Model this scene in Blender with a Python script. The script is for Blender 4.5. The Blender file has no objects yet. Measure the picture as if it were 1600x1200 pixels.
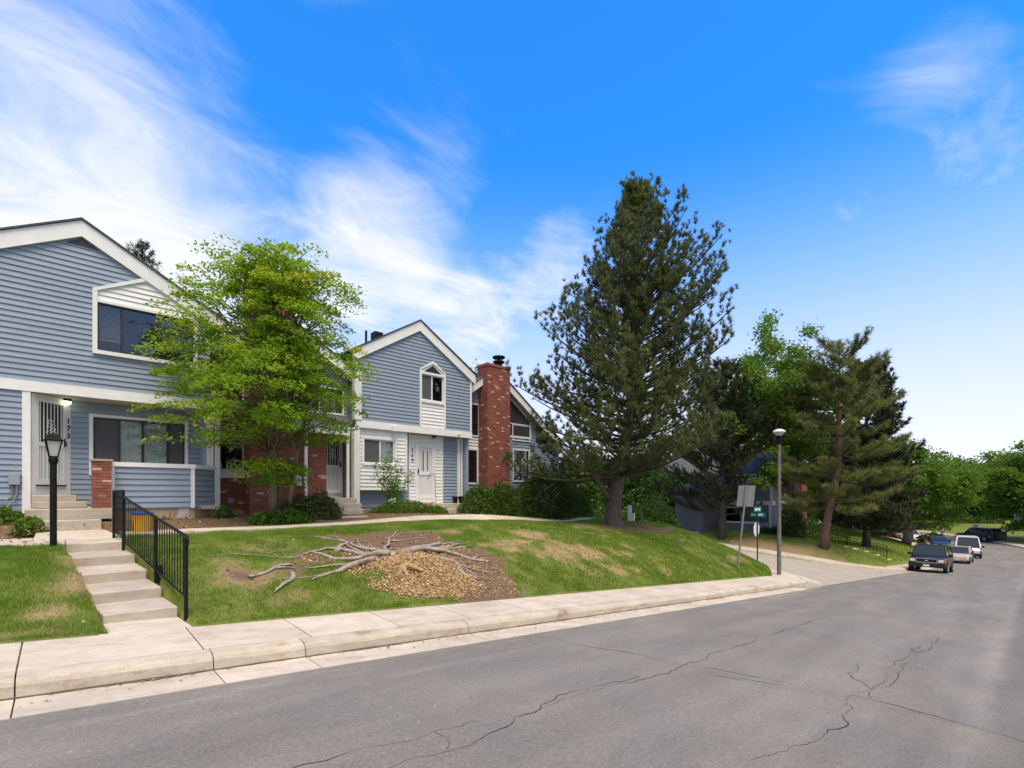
import bpy, math, random
import numpy as np
from mathutils import Vector, Matrix
rng = np.random.default_rng(11)
random.seed(11)
SC = bpy.context.scene
COL = SC.collection
rad = math.radians

# ---------------------------------------------------------------- camera
EYE = 1.74
cam_d = bpy.data.cameras.new('camera')
cam_d.sensor_width = 36.0
cam_d.lens = 17.1
cam_d.shift_y = 0.1069
cam_d.clip_start = 0.05
cam_d.clip_end = 3000
cam = bpy.data.objects.new('camera', cam_d)
COL.objects.link(cam)
cam.location = (0, 0, EYE)
cam.rotation_euler = (rad(90), 0, -math.atan2(.682, .731))
SC.camera = cam

# ---------------------------------------------------------------- world, sun, exposure
SUN_EL, SUN_AZ = rad(67), rad(206)      # azimuth measured clockwise from +Y
world = bpy.data.worlds.new('World')
SC.world = world
world.use_nodes = True
wn, wl = world.node_tree.nodes, world.node_tree.links
for n in list(wn):
    wn.remove(n)


def wnode(t, **k):
    n = wn.new(t)
    for a, b in k.items():
        setattr(n, a, b)
    return n


def wmath(op, a, b=None, c=None):
    n = wnode('ShaderNodeMath', operation=op)
    for i, v in enumerate((a, b, c)):
        if v is None:
            continue
        if isinstance(v, (int, float)):
            n.inputs[i].default_value = v
        else:
            wl.new(v, n.inputs[i])
    return n.outputs[0]


sky = wnode('ShaderNodeTexSky', sky_type='NISHITA')
sky.sun_disc = False
sky.sun_elevation = SUN_EL
sky.sun_rotation = SUN_AZ
sky.altitude = 1600
sky.air_density = 1.0
sky.dust_density = 0.6
sky.ozone_density = 1.5
SKY_S = 0.115
tc = wnode('ShaderNodeTexCoord')
sep = wnode('ShaderNodeSeparateXYZ')
wl.new(tc.outputs['Generated'], sep.inputs[0])
zc = wmath('MAXIMUM', sep.outputs[2], 0.0)
# the cloud layer: directions projected on a flat sheet high above
den = wmath('ADD', zc, 0.10)
cx = wmath('DIVIDE', sep.outputs[0], den)
cy = wmath('DIVIDE', sep.outputs[1], den)
cv = wnode('ShaderNodeCombineXYZ')
wl.new(cx, cv.inputs[0])
wl.new(cy, cv.inputs[1])


def wnoise(scale, detail, rough, dist, off, sx=1, sy=1, rot=0):
    m = wnode('ShaderNodeMapping')
    m.inputs['Location'].default_value = (off[0], off[1], 0)
    m.inputs['Rotation'].default_value = (0, 0, rot)
    m.inputs['Scale'].default_value = (sx, sy, 1)
    wl.new(cv.outputs[0], m.inputs[0])
    n = wnode('ShaderNodeTexNoise')
    n.inputs['Scale'].default_value = scale
    n.inputs['Detail'].default_value = detail
    n.inputs['Roughness'].default_value = rough
    n.inputs['Distortion'].default_value = dist
    wl.new(m.outputs[0], n.inputs['Vector'])
    return n.outputs['Fac']


big = wnoise(0.75, 8, .60, .5, (3.1, 1.7), 1, 1.25, .5)
fine = wnoise(2.1, 9, .64, .8, (7.3, 2.2), 1, 1.45, .5)
# cloud banks: soft patches of sky round given directions; the widest, unseen behind the camera, are added as fill
BANKS = [
    (84, 33, .12, .60), (88, 27, .11, .56), (81, 27, .09, .34), (205, 42, .95, 1.25), (255, 40, .7, 1.1), (155, 40, .7, 1.1), (30, 25, .22, 1.0), (45, 22, .16, .85),     (2, 24, .30, 1.05), (24, 19, .22, 1.05), (37, 18, .20, 1.1), (-14, 33, .2, .4), (92, 38, .13, .54), (93, 32, .12, .52), (27, 53, .10, .42), (20, 46, .09, .4),  # azimuth (deg, 0=+Y, clockwise), elevation, radius, weight
    (-8, 25, .32, .95), (-22, 24, .34, .8), (6, 19, .30, .9), (20, 15, .26, .8), (33, 16, .24, 1.0),
    (-40, 22, .5, .7), (46, 10, .30, .55), (98, 34, .16, .40), (91, 40, .16, .34), (62, 8, .28, .3),
    (150, 20, .5, .6), (200, 25, .6, .6), (260, 24, .6, .7), (17, 46, .16, .22), (125, 14, .4, .4)]
acc = None
for az, el, rr, w in BANKS:
    d = Vector((math.sin(rad(az)) * math.cos(rad(el)), math.cos(rad(az)) * math.cos(rad(el)), math.sin(rad(el))))
    vm = wnode('ShaderNodeVectorMath', operation='DISTANCE')
    wl.new(tc.outputs['Generated'], vm.inputs[0])
    vm.inputs[1].default_value = d
    q = wmath('DIVIDE', vm.outputs['Value'], rr)
    q = wmath('MULTIPLY', q, q)
    e = wmath('MULTIPLY', wmath('EXPONENT', wmath('MULTIPLY', q, -1.0)), w)
    acc = e if acc is None else wmath('MAXIMUM', acc, e)
mix_n = wmath('ADD', wmath('MULTIPLY', big, .62), wmath('MULTIPLY', fine, .38))
cl = wmath('ADD', wmath('MULTIPLY', acc, .78), wmath('MULTIPLY', wmath('SUBTRACT', mix_n, .5), 1.7))
mr = wnode('ShaderNodeMapRange', interpolation_type='SMOOTHSTEP')
mr.inputs['From Min'].default_value = .20
mr.inputs['From Max'].default_value = .92
wl.new(cl, mr.inputs[0])
# thin milky air low over the horizon
hm = wnode('ShaderNodeMapRange', interpolation_type='SMOOTHSTEP')
hm.inputs['From Min'].default_value = .58
hm.inputs['From Max'].default_value = .0
wl.new(zc, hm.inputs[0])
hz = wmath('MULTIPLY', hm.outputs[0], .90)
cloudy = wmath('MULTIPLY', mr.outputs[0], wmath('ADD', .52, wmath('MULTIPLY', fine, .72)))
cover = wmath('MINIMUM', wmath('MAXIMUM', cloudy, hz), .96)
skym = wnode('ShaderNodeVectorMath', operation='MULTIPLY')
wl.new(sky.outputs[0], skym.inputs[0])
tint = wnode('ShaderNodeMix', data_type='RGBA')
tf = wnode('ShaderNodeMapRange', interpolation_type='SMOOTHSTEP')
tf.inputs['From Min'].default_value = .0
tf.inputs['From Max'].default_value = .42
wl.new(zc, tf.inputs[0])
wl.new(tf.outputs[0], tint.inputs[0])
tint.inputs[6].default_value = (SKY_S * .50, SKY_S * .60, SKY_S * .82, 1)
tint.inputs[7].default_value = (SKY_S * .16, SKY_S * .90, SKY_S * 1.58, 1)
wl.new(tint.outputs[2], skym.inputs[1])
mx = wnode('ShaderNodeMix', data_type='RGBA')
wl.new(cover, mx.inputs[0])
wl.new(skym.outputs[0], mx.inputs[6])
mx.inputs[7].default_value = (.475, .475, .495, 1)
bg = wnode('ShaderNodeBackground')
wl.new(mx.outputs[2], bg.inputs[0])
bg.inputs[1].default_value = 1.0
wo = wnode('ShaderNodeOutputWorld')
wl.new(bg.outputs[0], wo.inputs[0])

sun_d = bpy.data.lights.new('sun', 'SUN')
sun_d.energy = 2.3
sun_d.angle = rad(32)
sun_d.color = (1.0, .86, .62)
sun = bpy.data.objects.new('sun', sun_d)
COL.objects.link(sun)
sdir = Vector((math.sin(SUN_AZ) * math.cos(SUN_EL), math.cos(SUN_AZ) * math.cos(SUN_EL), math.sin(SUN_EL)))
sun.rotation_euler = sdir.to_track_quat('Z', 'Y').to_euler()
sun.location = sdir * 60

vs = SC.view_settings
vs.view_transform = 'Standard'
vs.look = 'None'
vs.gamma = 1
vs.use_curve_mapping = False
vs.exposure = 1.12
SC.render.engine = 'CYCLES'
SC.cycles.use_denoising = True
SC.cycles.max_bounces = 8
SC.cycles.transparent_max_bounces = 12
SC.cycles.caustics_reflective = False
SC.cycles.caustics_refractive = False

# ---------------------------------------------------------------- helpers: tags, meshes


def tag(o, label=None, cat=None, group=None, kind=None):
    if label:
        o['label'] = label
    if cat:
        o['category'] = cat
    if group:
        o['group'] = group
    if kind:
        o['kind'] = kind
    return o


def thing(name, label, cat, loc=(0, 0, 0), group=None):
    o = bpy.data.objects.new(name, None)
    o.empty_display_size = .1
    COL.objects.link(o)
    o.location = loc
    return tag(o, label, cat, group)


def world_off(p):
    v = Vector((0, 0, 0))
    while p is not None:
        v += p.location
        p = p.parent
    return v


def link_mesh(name, me, m, parent=None):
    if m is not None:
        for k in (m if isinstance(m, (list, tuple)) else [m]):
            me.materials.append(k)
    o = bpy.data.objects.new(name, me)
    COL.objects.link(o)
    if parent is not None:
        o.parent = parent
    return o


class MB:
    def __init__(s):
        s.v, s.f, s.mi = [], [], []
        s.cur = 0

    def add(s, vs, fs):
        k = len(s.v)
        s.v.extend(tuple(map(float, q)) for q in vs)
        for f in fs:
            s.f.append(tuple(i + k for i in f))
            s.mi.append(s.cur)
        return s

    def box(s, x0, x1, y0, y1, z0, z1):
        return s.add([(x0, y0, z0), (x1, y0, z0), (x1, y1, z0), (x0, y1, z0), (x0, y0, z1), (x1, y0, z1), (x1, y1, z1), (x0, y1, z1)],
                     [(0, 3, 2, 1), (4, 5, 6, 7), (0, 1, 5, 4), (1, 2, 6, 5), (2, 3, 7, 6), (3, 0, 4, 7)])

    def loft(s, rings, cap=True, closed=True):
        n = len(rings[0])
        vs = [p for r in rings for p in r]
        fs = []
        for i in range(len(rings) - 1):
            for j in range(n if closed else n - 1):
                a, b = i * n + j, i * n + (j + 1) % n
                fs.append((a, b, b + n, a + n))
        if cap:
            fs.append(tuple(range(n - 1, -1, -1)))
            fs.append(tuple((len(rings) - 1) * n + j for j in range(n)))
        return s.add(vs, fs)

    def tube(s, pts, rs, n=8, cap=True):
        pts = [Vector(p) for p in pts]
        if isinstance(rs, (int, float)):
            rs = [rs] * len(pts)
        rings = []
        ref = None
        for i, p in enumerate(pts):
            t = (pts[min(i + 1, len(pts) - 1)] - pts[max(i - 1, 0)])
            if t.length < 1e-9:
                t = Vector((0, 0, 1))
            t.normalize()
            if ref is None:
                ref = Vector((1, 0, 0)) if abs(t.x) < .8 else Vector((0, 1, 0))
            a = (ref - t * ref.dot(t))
            if a.length < 1e-6:
                a = t.orthogonal()
            a.normalize()
            ref = a
            b = t.cross(a)
            rings.append([p + (a * math.cos(2 * math.pi * k / n) + b * math.sin(2 * math.pi * k / n)) * rs[i] for k in range(n)])
        return s.loft(rings, cap)

    def lathe(s, prof, cx, cy, n=20):
        rings = [[(cx + r * math.cos(2 * math.pi * k / n), cy + r * math.sin(2 * math.pi * k / n), z) for k in range(n)] for r, z in prof]
        return s.loft(rings, True)

    def build(s, name, m, parent=None, local=False, smooth=False):
        me = bpy.data.meshes.new(name)
        off = Vector((0, 0, 0)) if (parent is None or local) else world_off(parent)
        me.from_pydata([(a - off.x, b - off.y, c - off.z) for a, b, c in s.v], [], s.f)
        me.update()
        o = link_mesh(name, me, m, parent)
        if max(s.mi, default=0) > 0:
            me.polygons.foreach_set('material_index', s.mi)
        if smooth:
            me.polygons.foreach_set('use_smooth', [True] * len(me.polygons))
        return o


def bevel(o, w=.012, seg=2):
    m = o.modifiers.new('bevel', 'BEVEL')
    m.width = w
    m.segments = seg
    m.limit_method = 'ANGLE'
    return o


def npmesh(name, V, F, m, parent=None, attrs=None, smooth=False):
    """big meshes: V (N,3) world coordinates, F (M,k)"""
    V = np.asarray(V, np.float32)
    F = np.asarray(F, np.int32)
    if parent is not None:
        V = V - np.array(world_off(parent), np.float32)
    me = bpy.data.meshes.new(name)
    k = F.shape[1]
    me.vertices.add(len(V))
    me.vertices.foreach_set('co', V.ravel())
    me.loops.add(F.size)
    me.loops.foreach_set('vertex_index', F.ravel())
    me.polygons.add(len(F))
    me.polygons.foreach_set('loop_start', np.arange(0, F.size, k, dtype=np.int32))
    if smooth:
        me.polygons.foreach_set('use_smooth', np.ones(len(F), bool))
    me.update(calc_edges=True)
    for nm, val in (attrs or {}).items():
        a = me.attributes.new(nm, 'FLOAT', 'POINT')
        a.data.foreach_set('value', np.asarray(val, np.float32))
    return link_mesh(name, me, m, parent)


def copy_tree(o, parent=None):
    c = o.copy()
    COL.objects.link(c)
    c.parent = parent
    for ch in o.children:
        copy_tree(ch, c)
    return c


# ---------------------------------------------------------------- value noise for numpy
_T = np.random.default_rng(3).random((256, 256))


def vnoise(x, y):
    x = np.asarray(x, float)
    y = np.asarray(y, float)
    xi = np.floor(x).astype(int)
    yi = np.floor(y).astype(int)
    fx, fy = x - xi, y - yi
    fx = fx * fx * (3 - 2 * fx)
    fy = fy * fy * (3 - 2 * fy)
    a, b = _T[xi & 255, yi & 255], _T[(xi + 1) & 255, yi & 255]
    c, d = _T[xi & 255, (yi + 1) & 255], _T[(xi + 1) & 255, (yi + 1) & 255]
    return (a * (1 - fx) + b * fx) * (1 - fy) + (c * (1 - fx) + d * fx) * fy


def fbm(x, y, o=4):
    s, a, t = 0, 1.0, 0
    for i in range(o):
        s = s + a * vnoise(x * 2 ** i + 17 * i, y * 2 ** i + 31 * i)
        t += a
        a *= .5
    return s / t


def sst(t):
    t = np.clip(t, 0, 1)
    return t * t * (3 - 2 * t)


# ---------------------------------------------------------------- materials


def mat(name, base, rough=.7, vary=None, vscale=6, vstretch=(1, 1, 1), bump=0, bscale=40, spec=.3, metal=0, rnd=0, detail=5):
    """principled with a noise-driven second colour; rnd = value spread per object"""
    m = bpy.data.materials.new(name)
    m.use_nodes = True
    nt = m.node_tree
    N, L = nt.nodes, nt.links
    p = N['Principled BSDF']
    p.inputs['Base Color'].default_value = (*base, 1)
    p.inputs['Roughness'].default_value = rough
    p.inputs['Specular IOR Level'].default_value = spec
    p.inputs['Metallic'].default_value = metal
    co = N.new('ShaderNodeTexCoord')
    out = None
    if vary is not None:
        mp = N.new('ShaderNodeMapping')
        mp.inputs['Scale'].default_value = vstretch
        L.new(co.outputs['Object'], mp.inputs[0])
        n = N.new('ShaderNodeTexNoise')
        n.inputs['Scale'].default_value = vscale
        n.inputs['Detail'].default_value = detail
        n.inputs['Roughness'].default_value = .65
        L.new(mp.outputs[0], n.inputs['Vector'])
        mr = N.new('ShaderNodeMapRange')
        mr.inputs['From Min'].default_value = .36
        mr.inputs['From Max'].default_value = .66
        L.new(n.outputs['Fac'], mr.inputs[0])
        mi = N.new('ShaderNodeMix')
        mi.data_type = 'RGBA'
        mi.inputs[6].default_value = (*base, 1)
        mi.inputs[7].default_value = (*vary, 1)
        L.new(mr.outputs[0], mi.inputs[0])
        out = mi.outputs[2]
    if rnd:
        oi = N.new('ShaderNodeObjectInfo')
        mr2 = N.new('ShaderNodeMapRange')
        mr2.inputs['To Min'].default_value = 1 - rnd
        mr2.inputs['To Max'].default_value = 1 + rnd
        L.new(oi.outputs['Random'], mr2.inputs[0])
        hs = N.new('ShaderNodeHueSaturation')
        hs.inputs['Color'].default_value = (*base, 1)
        if out is not None:
            L.new(out, hs.inputs['Color'])
        L.new(mr2.outputs[0], hs.inputs['Value'])
        out = hs.outputs[0]
    if out is not None:
        L.new(out, p.inputs['Base Color'])
    if bump:
        b = N.new('ShaderNodeBump')
        b.inputs['Strength'].default_value = bump
        b.inputs['Distance'].default_value = .02
        n2 = N.new('ShaderNodeTexNoise')
        n2.inputs['Scale'].default_value = bscale
        n2.inputs['Detail'].default_value = 6
        L.new(co.outputs['Object'], n2.inputs['Vector'])
        L.new(n2.outputs['Fac'], b.inputs['Height'])
        L.new(b.outputs[0], p.inputs['Normal'])
    return m


def leaf_mat(name, c0, c1, c2=None, trans=.4, rough=.55):
    """foliage: attribute v runs c0 -> c1 (-> c2)"""
    m = bpy.data.materials.new(name)
    m.use_nodes = True
    nt = m.node_tree
    N, L = nt.nodes, nt.links
    p = N['Principled BSDF']
    p.inputs['Roughness'].default_value = rough
    p.inputs['Specular IOR Level'].default_value = .25
    at = N.new('ShaderNodeAttribute')
    at.attribute_name = 'v'
    r = N.new('ShaderNodeValToRGB')
    r.color_ramp.elements[0].color = (*c0, 1)
    r.color_ramp.elements[1].color = (*c1, 1)
    if c2:
        r.color_ramp.elements[1].position = .6
        e = r.color_ramp.elements.new(1.0)
        e.color = (*c2, 1)
    L.new(at.outputs['Fac'], r.inputs[0])
    L.new(r.outputs[0], p.inputs['Base Color'])
    tr = N.new('ShaderNodeBsdfTranslucent')
    L.new(r.outputs[0], tr.inputs['Color'])
    ms = N.new('ShaderNodeMixShader')
    ms.inputs[0].default_value = trans
    L.new(p.outputs[0], ms.inputs[1])
    L.new(tr.outputs[0], ms.inputs[2])
    L.new(ms.outputs[0], N['Material Output'].inputs['Surface'])
    return m


def glass_mat(name, tint, k=.5, f0=.06):
    m = bpy.data.materials.new(name)
    m.use_nodes = True
    N, L = m.node_tree.nodes, m.node_tree.links
    N.remove(N['Principled BSDF'])
    t = N.new('ShaderNodeBsdfTransparent')
    t.inputs[0].default_value = (*tint, 1)
    g = N.new('ShaderNodeBsdfGlossy')
    g.inputs['Roughness'].default_value = .02
    lw = N.new('ShaderNodeLayerWeight')
    lw.inputs[0].default_value = .35
    mr = N.new('ShaderNodeMapRange')
    mr.inputs['To Min'].default_value = f0
    mr.inputs['To Max'].default_value = k
    L.new(lw.outputs['Facing'], mr.inputs[0])
    ms = N.new('ShaderNodeMixShader')
    L.new(mr.outputs[0], ms.inputs[0])
    L.new(t.outputs[0], ms.inputs[1])
    L.new(g.outputs[0], ms.inputs[2])
    L.new(ms.outputs[0], N['Material Output'].inputs['Surface'])
    return m


def brick_mat(name, island=True):
    m = bpy.data.materials.new(name)
    m.use_nodes = True
    N, L = m.node_tree.nodes, m.node_tree.links
    p = N['Principled BSDF']
    p.inputs['Roughness'].default_value = .85
    r = N.new('ShaderNodeValToRGB')
    r.color_ramp.interpolation = 'CONSTANT'
    cs = [(0, (.25, .078, .052)), (.22, (.205, .062, .044)), (.45, (.28, .09, .06)), (.7, (.23, .072, .055)), (.91, (.31, .13, .09)), (.945, (.50, .34, .26))]
    e = r.color_ramp.elements
    e[0].position, e[0].color = cs[0][0], (*cs[0][1], 1)
    e[1].position, e[1].color = cs[1][0], (*cs[1][1], 1)
    for q, c in cs[2:]:
        k = e.new(q)
        k.color = (*c, 1)
    if island:
        g = N.new('ShaderNodeNewGeometry')
        L.new(g.outputs['Random Per Island'], r.inputs[0])
    else:
        g = N.new('ShaderNodeObjectInfo')
        L.new(g.outputs['Random'], r.inputs[0])
    n = N.new('ShaderNodeTexNoise')
    n.inputs['Scale'].default_value = 30
    n.inputs['Detail'].default_value = 5
    co = N.new('ShaderNodeTexCoord')
    L.new(co.outputs['Object'], n.inputs['Vector'])
    hs = N.new('ShaderNodeHueSaturation')
    mr = N.new('ShaderNodeMapRange')
    mr.inputs['To Min'].default_value = .75
    mr.inputs['To Max'].default_value = 1.25
    L.new(n.outputs['Fac'], mr.inputs[0])
    L.new(mr.outputs[0], hs.inputs['Value'])
    L.new(r.outputs[0], hs.inputs['Color'])
    L.new(hs.outputs[0], p.inputs['Base Color'])
    b = N.new('ShaderNodeBump')
    b.inputs['Strength'].default_value = .4
    b.inputs['Distance'].default_value = .01
    L.new(n.outputs['Fac'], b.inputs['Height'])
    L.new(b.outputs[0], p.inputs['Normal'])
    return m


def emit_mat(name, col, s):
    m = bpy.data.materials.new(name)
    m.use_nodes = True
    p = m.node_tree.nodes['Principled BSDF']
    p.inputs['Base Color'].default_value = (*col, 1)
    p.inputs['Emission Color'].default_value = (*col, 1)
    p.inputs['Emission Strength'].default_value = s
    return m


def concrete(name, base, dirt, rust_amt=.3, grain=.16):
    """weathered concrete: soft stains, fine grain, pits and rusty brown patches"""
    m = bpy.data.materials.new(name)
    m.use_nodes = True
    N, L = m.node_tree.nodes, m.node_tree.links
    p = N['Principled BSDF']
    p.inputs['Roughness'].default_value = .88
    p.inputs['Specular IOR Level'].default_value = .2
    co = N.new('ShaderNodeTexCoord')
    oi = N.new('ShaderNodeObjectInfo')

    def noise(s_, d, st=(1, 1, 1), off=0.0):
        mp = N.new('ShaderNodeMapping')
        mp.inputs['Scale'].default_value = st
        mp.inputs['Location'].default_value = (off, off, off)
        L.new(co.outputs['Object'], mp.inputs[0])
        n = N.new('ShaderNodeTexNoise')
        n.inputs['Scale'].default_value = s_
        n.inputs['Detail'].default_value = d
        n.inputs['Roughness'].default_value = .68
        L.new(mp.outputs[0], n.inputs['Vector'])
        return n.outputs['Fac']

    def rg(f, a, b, c=0., d=1.):
        r = N.new('ShaderNodeMapRange')
        for i, v in enumerate((a, b, c, d)):
            r.inputs[1 + i].default_value = v
        L.new(f, r.inputs[0])
        return r.outputs[0]

    def mx(f, a, b):
        q = N.new('ShaderNodeMix')
        q.data_type = 'RGBA'
        L.new(f, q.inputs[0])
        for i, v in ((6, a), (7, b)):
            if isinstance(v, tuple):
                q.inputs[i].default_value = (*v, 1)
            else:
                L.new(v, q.inputs[i])
        return q.outputs[2]
    c = mx(rg(noise(1.7, 9), .40, .66), base, tuple(q * .80 for q in base))
    c = mx(rg(noise(5.5, 9, (.4, 1, 1.6), 3.), .48, .70, 0, .9), c, dirt)
    c = mx(rg(noise(2.6, 10, (.6, 1, 1), 11.), .545, .66, 0, rust_amt), c, (.27, .145, .075))
    hs = N.new('ShaderNodeHueSaturation')
    L.new(c, hs.inputs['Color'])
    mu = N.new('ShaderNodeMath')
    mu.operation = 'MULTIPLY'
    L.new(rg(noise(110, 3), .3, .7, 1 - grain, 1 + grain), mu.inputs[0])
    L.new(rg(oi.outputs['Random'], 0, 1, .93, 1.06), mu.inputs[1])
    L.new(mu.outputs[0], hs.inputs['Value'])
    L.new(hs.outputs[0], p.inputs['Base Color'])
    b = N.new('ShaderNodeBump')
    b.inputs['Strength'].default_value = .45
    b.inputs['Distance'].default_value = .008
    L.new(noise(55, 7), b.inputs['Height'])
    L.new(b.outputs[0], p.inputs['Normal'])
    return m


M = {}
M['siding'] = mat('blue_grey_siding', (.212, .264, .348), .55, (.238, .292, .374), 3, (.4, 3, 3), .12, 60, .35, rnd=.035)
M['siding_back'] = mat('siding_backing', (.12, .15, .19), .7)
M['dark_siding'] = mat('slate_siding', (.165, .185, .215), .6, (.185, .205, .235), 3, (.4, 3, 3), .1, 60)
M['white'] = mat('white_paint', (.74, .74, .74), .5, (.68, .68, .69), 4, (1, 1, 1), .06, 50, .35, rnd=.02)
M['white_old'] = mat('weathered_white_paint', (.70, .70, .69), .55, (.60, .60, .59), 5, (1, 1, .3), .1, 50, rnd=.02)
M['soffit'] = mat('soffit', (.50, .48, .45), .8, (.40, .38, .36), 3)
M['shingle'] = mat('asphalt_shingle', (.055, .055, .062), .9, (.10, .10, .105), 25, (1, 1, 1), .5, 90)
M['brick'] = brick_mat('red_brick', True)
M['brick_one'] = brick_mat('red_brick_single', False)
M['mortar'] = mat('mortar', (.17, .10, .08), .9, (.22, .14, .11), 20, bump=.3, bscale=80)
M['concrete'] = concrete('pale_concrete', (.52, .45, .375), (.39, .32, .25), .28)
M['kerb'] = concrete('kerb_concrete', (.48, .42, .345), (.34, .275, .205), .75, .2)
M['step'] = concrete('step_concrete', (.45, .39, .33), (.33, .275, .225), .3)
M['beige'] = mat('painted_foundation', (.40, .32, .215), .85, (.31, .24, .16), 4, bump=.25)
M['black'] = mat('black_metal', (.007, .007, .007), .6, (.012, .012, .012), 20, spec=.15)
M['dark'] = mat('dark_interior', (.018, .018, .02), .9)
M['glass'] = glass_mat('window_glass', (.80, .82, .82), .42, .05)
M['screen'] = mat('insect_screen', (.075, .077, .085), .8, (.09, .092, .10), 30)
M['curtain'] = mat('pale_green_curtain', (.74, .82, .77), .8, (.62, .70, .65), 12, (8, 8, .3))
M['frame_dark'] = mat('bronze_window_frame', (.02, .018, .017), .45, spec=.5)
M['blind'] = mat('grey_blind', (.30, .31, .32), .6)
M['door'] = mat('white_door', (.66, .66, .68), .45, (.6, .6, .62), 3)
M['steel'] = mat('galvanised_steel', (.30, .30, .31), .5, (.22, .22, .23), 12, metal=.6)
M['greymetal'] = mat('grey_painted_metal', (.27, .30, .34), .5)
M['lampglass'] = mat('frosted_lamp_glass', (.50, .48, .43), .35, spec=.5)
M['bark_pine'] = mat('pine_bark', (.062, .045, .036), .95, (.135, .105, .088), 9, (3, 3, .6), 1.0, 18)
M['bark_red'] = mat('reddish_pine_bark', (.17, .085, .05), .95, (.11, .075, .06), 7, (3, 3, .6), .9, 20)
M['bark_grey'] = mat('grey_bark', (.20, .175, .15), .95, (.13, .11, .095), 9, (3, 3, .6), .8, 20)
M['bark_tan'] = mat('tan_bark', (.22, .155, .092), .95, (.12, .085, .055), 8, (3, 3, .5), .8, 22)
M['bark_dark'] = mat('dark_bark', (.05, .042, .036), .95, (.08, .068, .06), 9, (3, 3, .6), .6, 20)
M['root'] = mat('weathered_root', (.37, .315, .27), .95, (.17, .135, .11), 9, (1, 1, 1), .9, 30, detail=8)
M['rawwood'] = mat('fresh_cut_wood', (.44, .31, .18), .9, (.30, .19, .10), 12, bump=.5)
# ================================================================ terrain


def R(x):                                   # height of the main road along x (downhill to +x)
    x = np.asarray(x, float)
    a = np.minimum(x, 45.) * -.083
    u = np.clip(x - 45, 0, 30)
    return a - .083 * (u - u * u / 60.)


def RZ(x, y):                               # the side street climbs away from the main road
    return R(x) + .075 * np.clip(np.asarray(y, float) - 6.2, 0, 60) * sst((np.asarray(x, float) - 19) / 3) * sst((46 - np.asarray(x, float)) / 8)


def G0(x, y):
    x = np.asarray(x, float)
    y = np.asarray(y, float)
    zf = R(x) + .185
    zt = np.interp(x, [-30, 9, 12, 15, 17, 19, 20, 21, 22, 22.7, 23.2, 26], [.86, .86, .72, .50, .36, .42, .40, .16, -.22, -.72, -1.3, -1.5])
    t = np.clip((y - 7.15) / 4.8, 0, 1)
    s = 1 - (1 - t) ** 1.7
    z = zf + (zt - zf) * s
    return z + .2 * sst((y - 13.6) / 1.5) * np.interp(x, [-30, 12, 20, 24], [1, 1, .3, 0])


def chipf(x, y):
    n = fbm(np.asarray(x) * 1.6, np.asarray(y) * 1.6, 3) - .5
    d = np.sqrt(((x - 5.15) / 1.30) ** 2 + ((y - 8.22) / .92) ** 2) + n * .9
    return sst((1.16 - d) / .42)


def G(x, y):
    x = np.asarray(x, float)
    y = np.asarray(y, float)
    z = G0(x, y)
    m = np.exp(-(((x - 5.2) / 1.1) ** 2 + ((y - 8.45) / .75) ** 2))
    b = (fbm(x * .9, y * .9, 4) - .5) * .13 * sst((y - 7.2) / .8) * sst((15 - y) / 2)
    return z + .17 * m + b


PATHX = [.6, 2.5, 4.2, 8.2, 12, 16, 19.5, 23]
PATHY = [13.15, 13.2, 12.95, 13.65, 14.2, 14.75, 15.25, 15.7]


def path_y(x):
    return np.interp(x, PATHX, PATHY)


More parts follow.
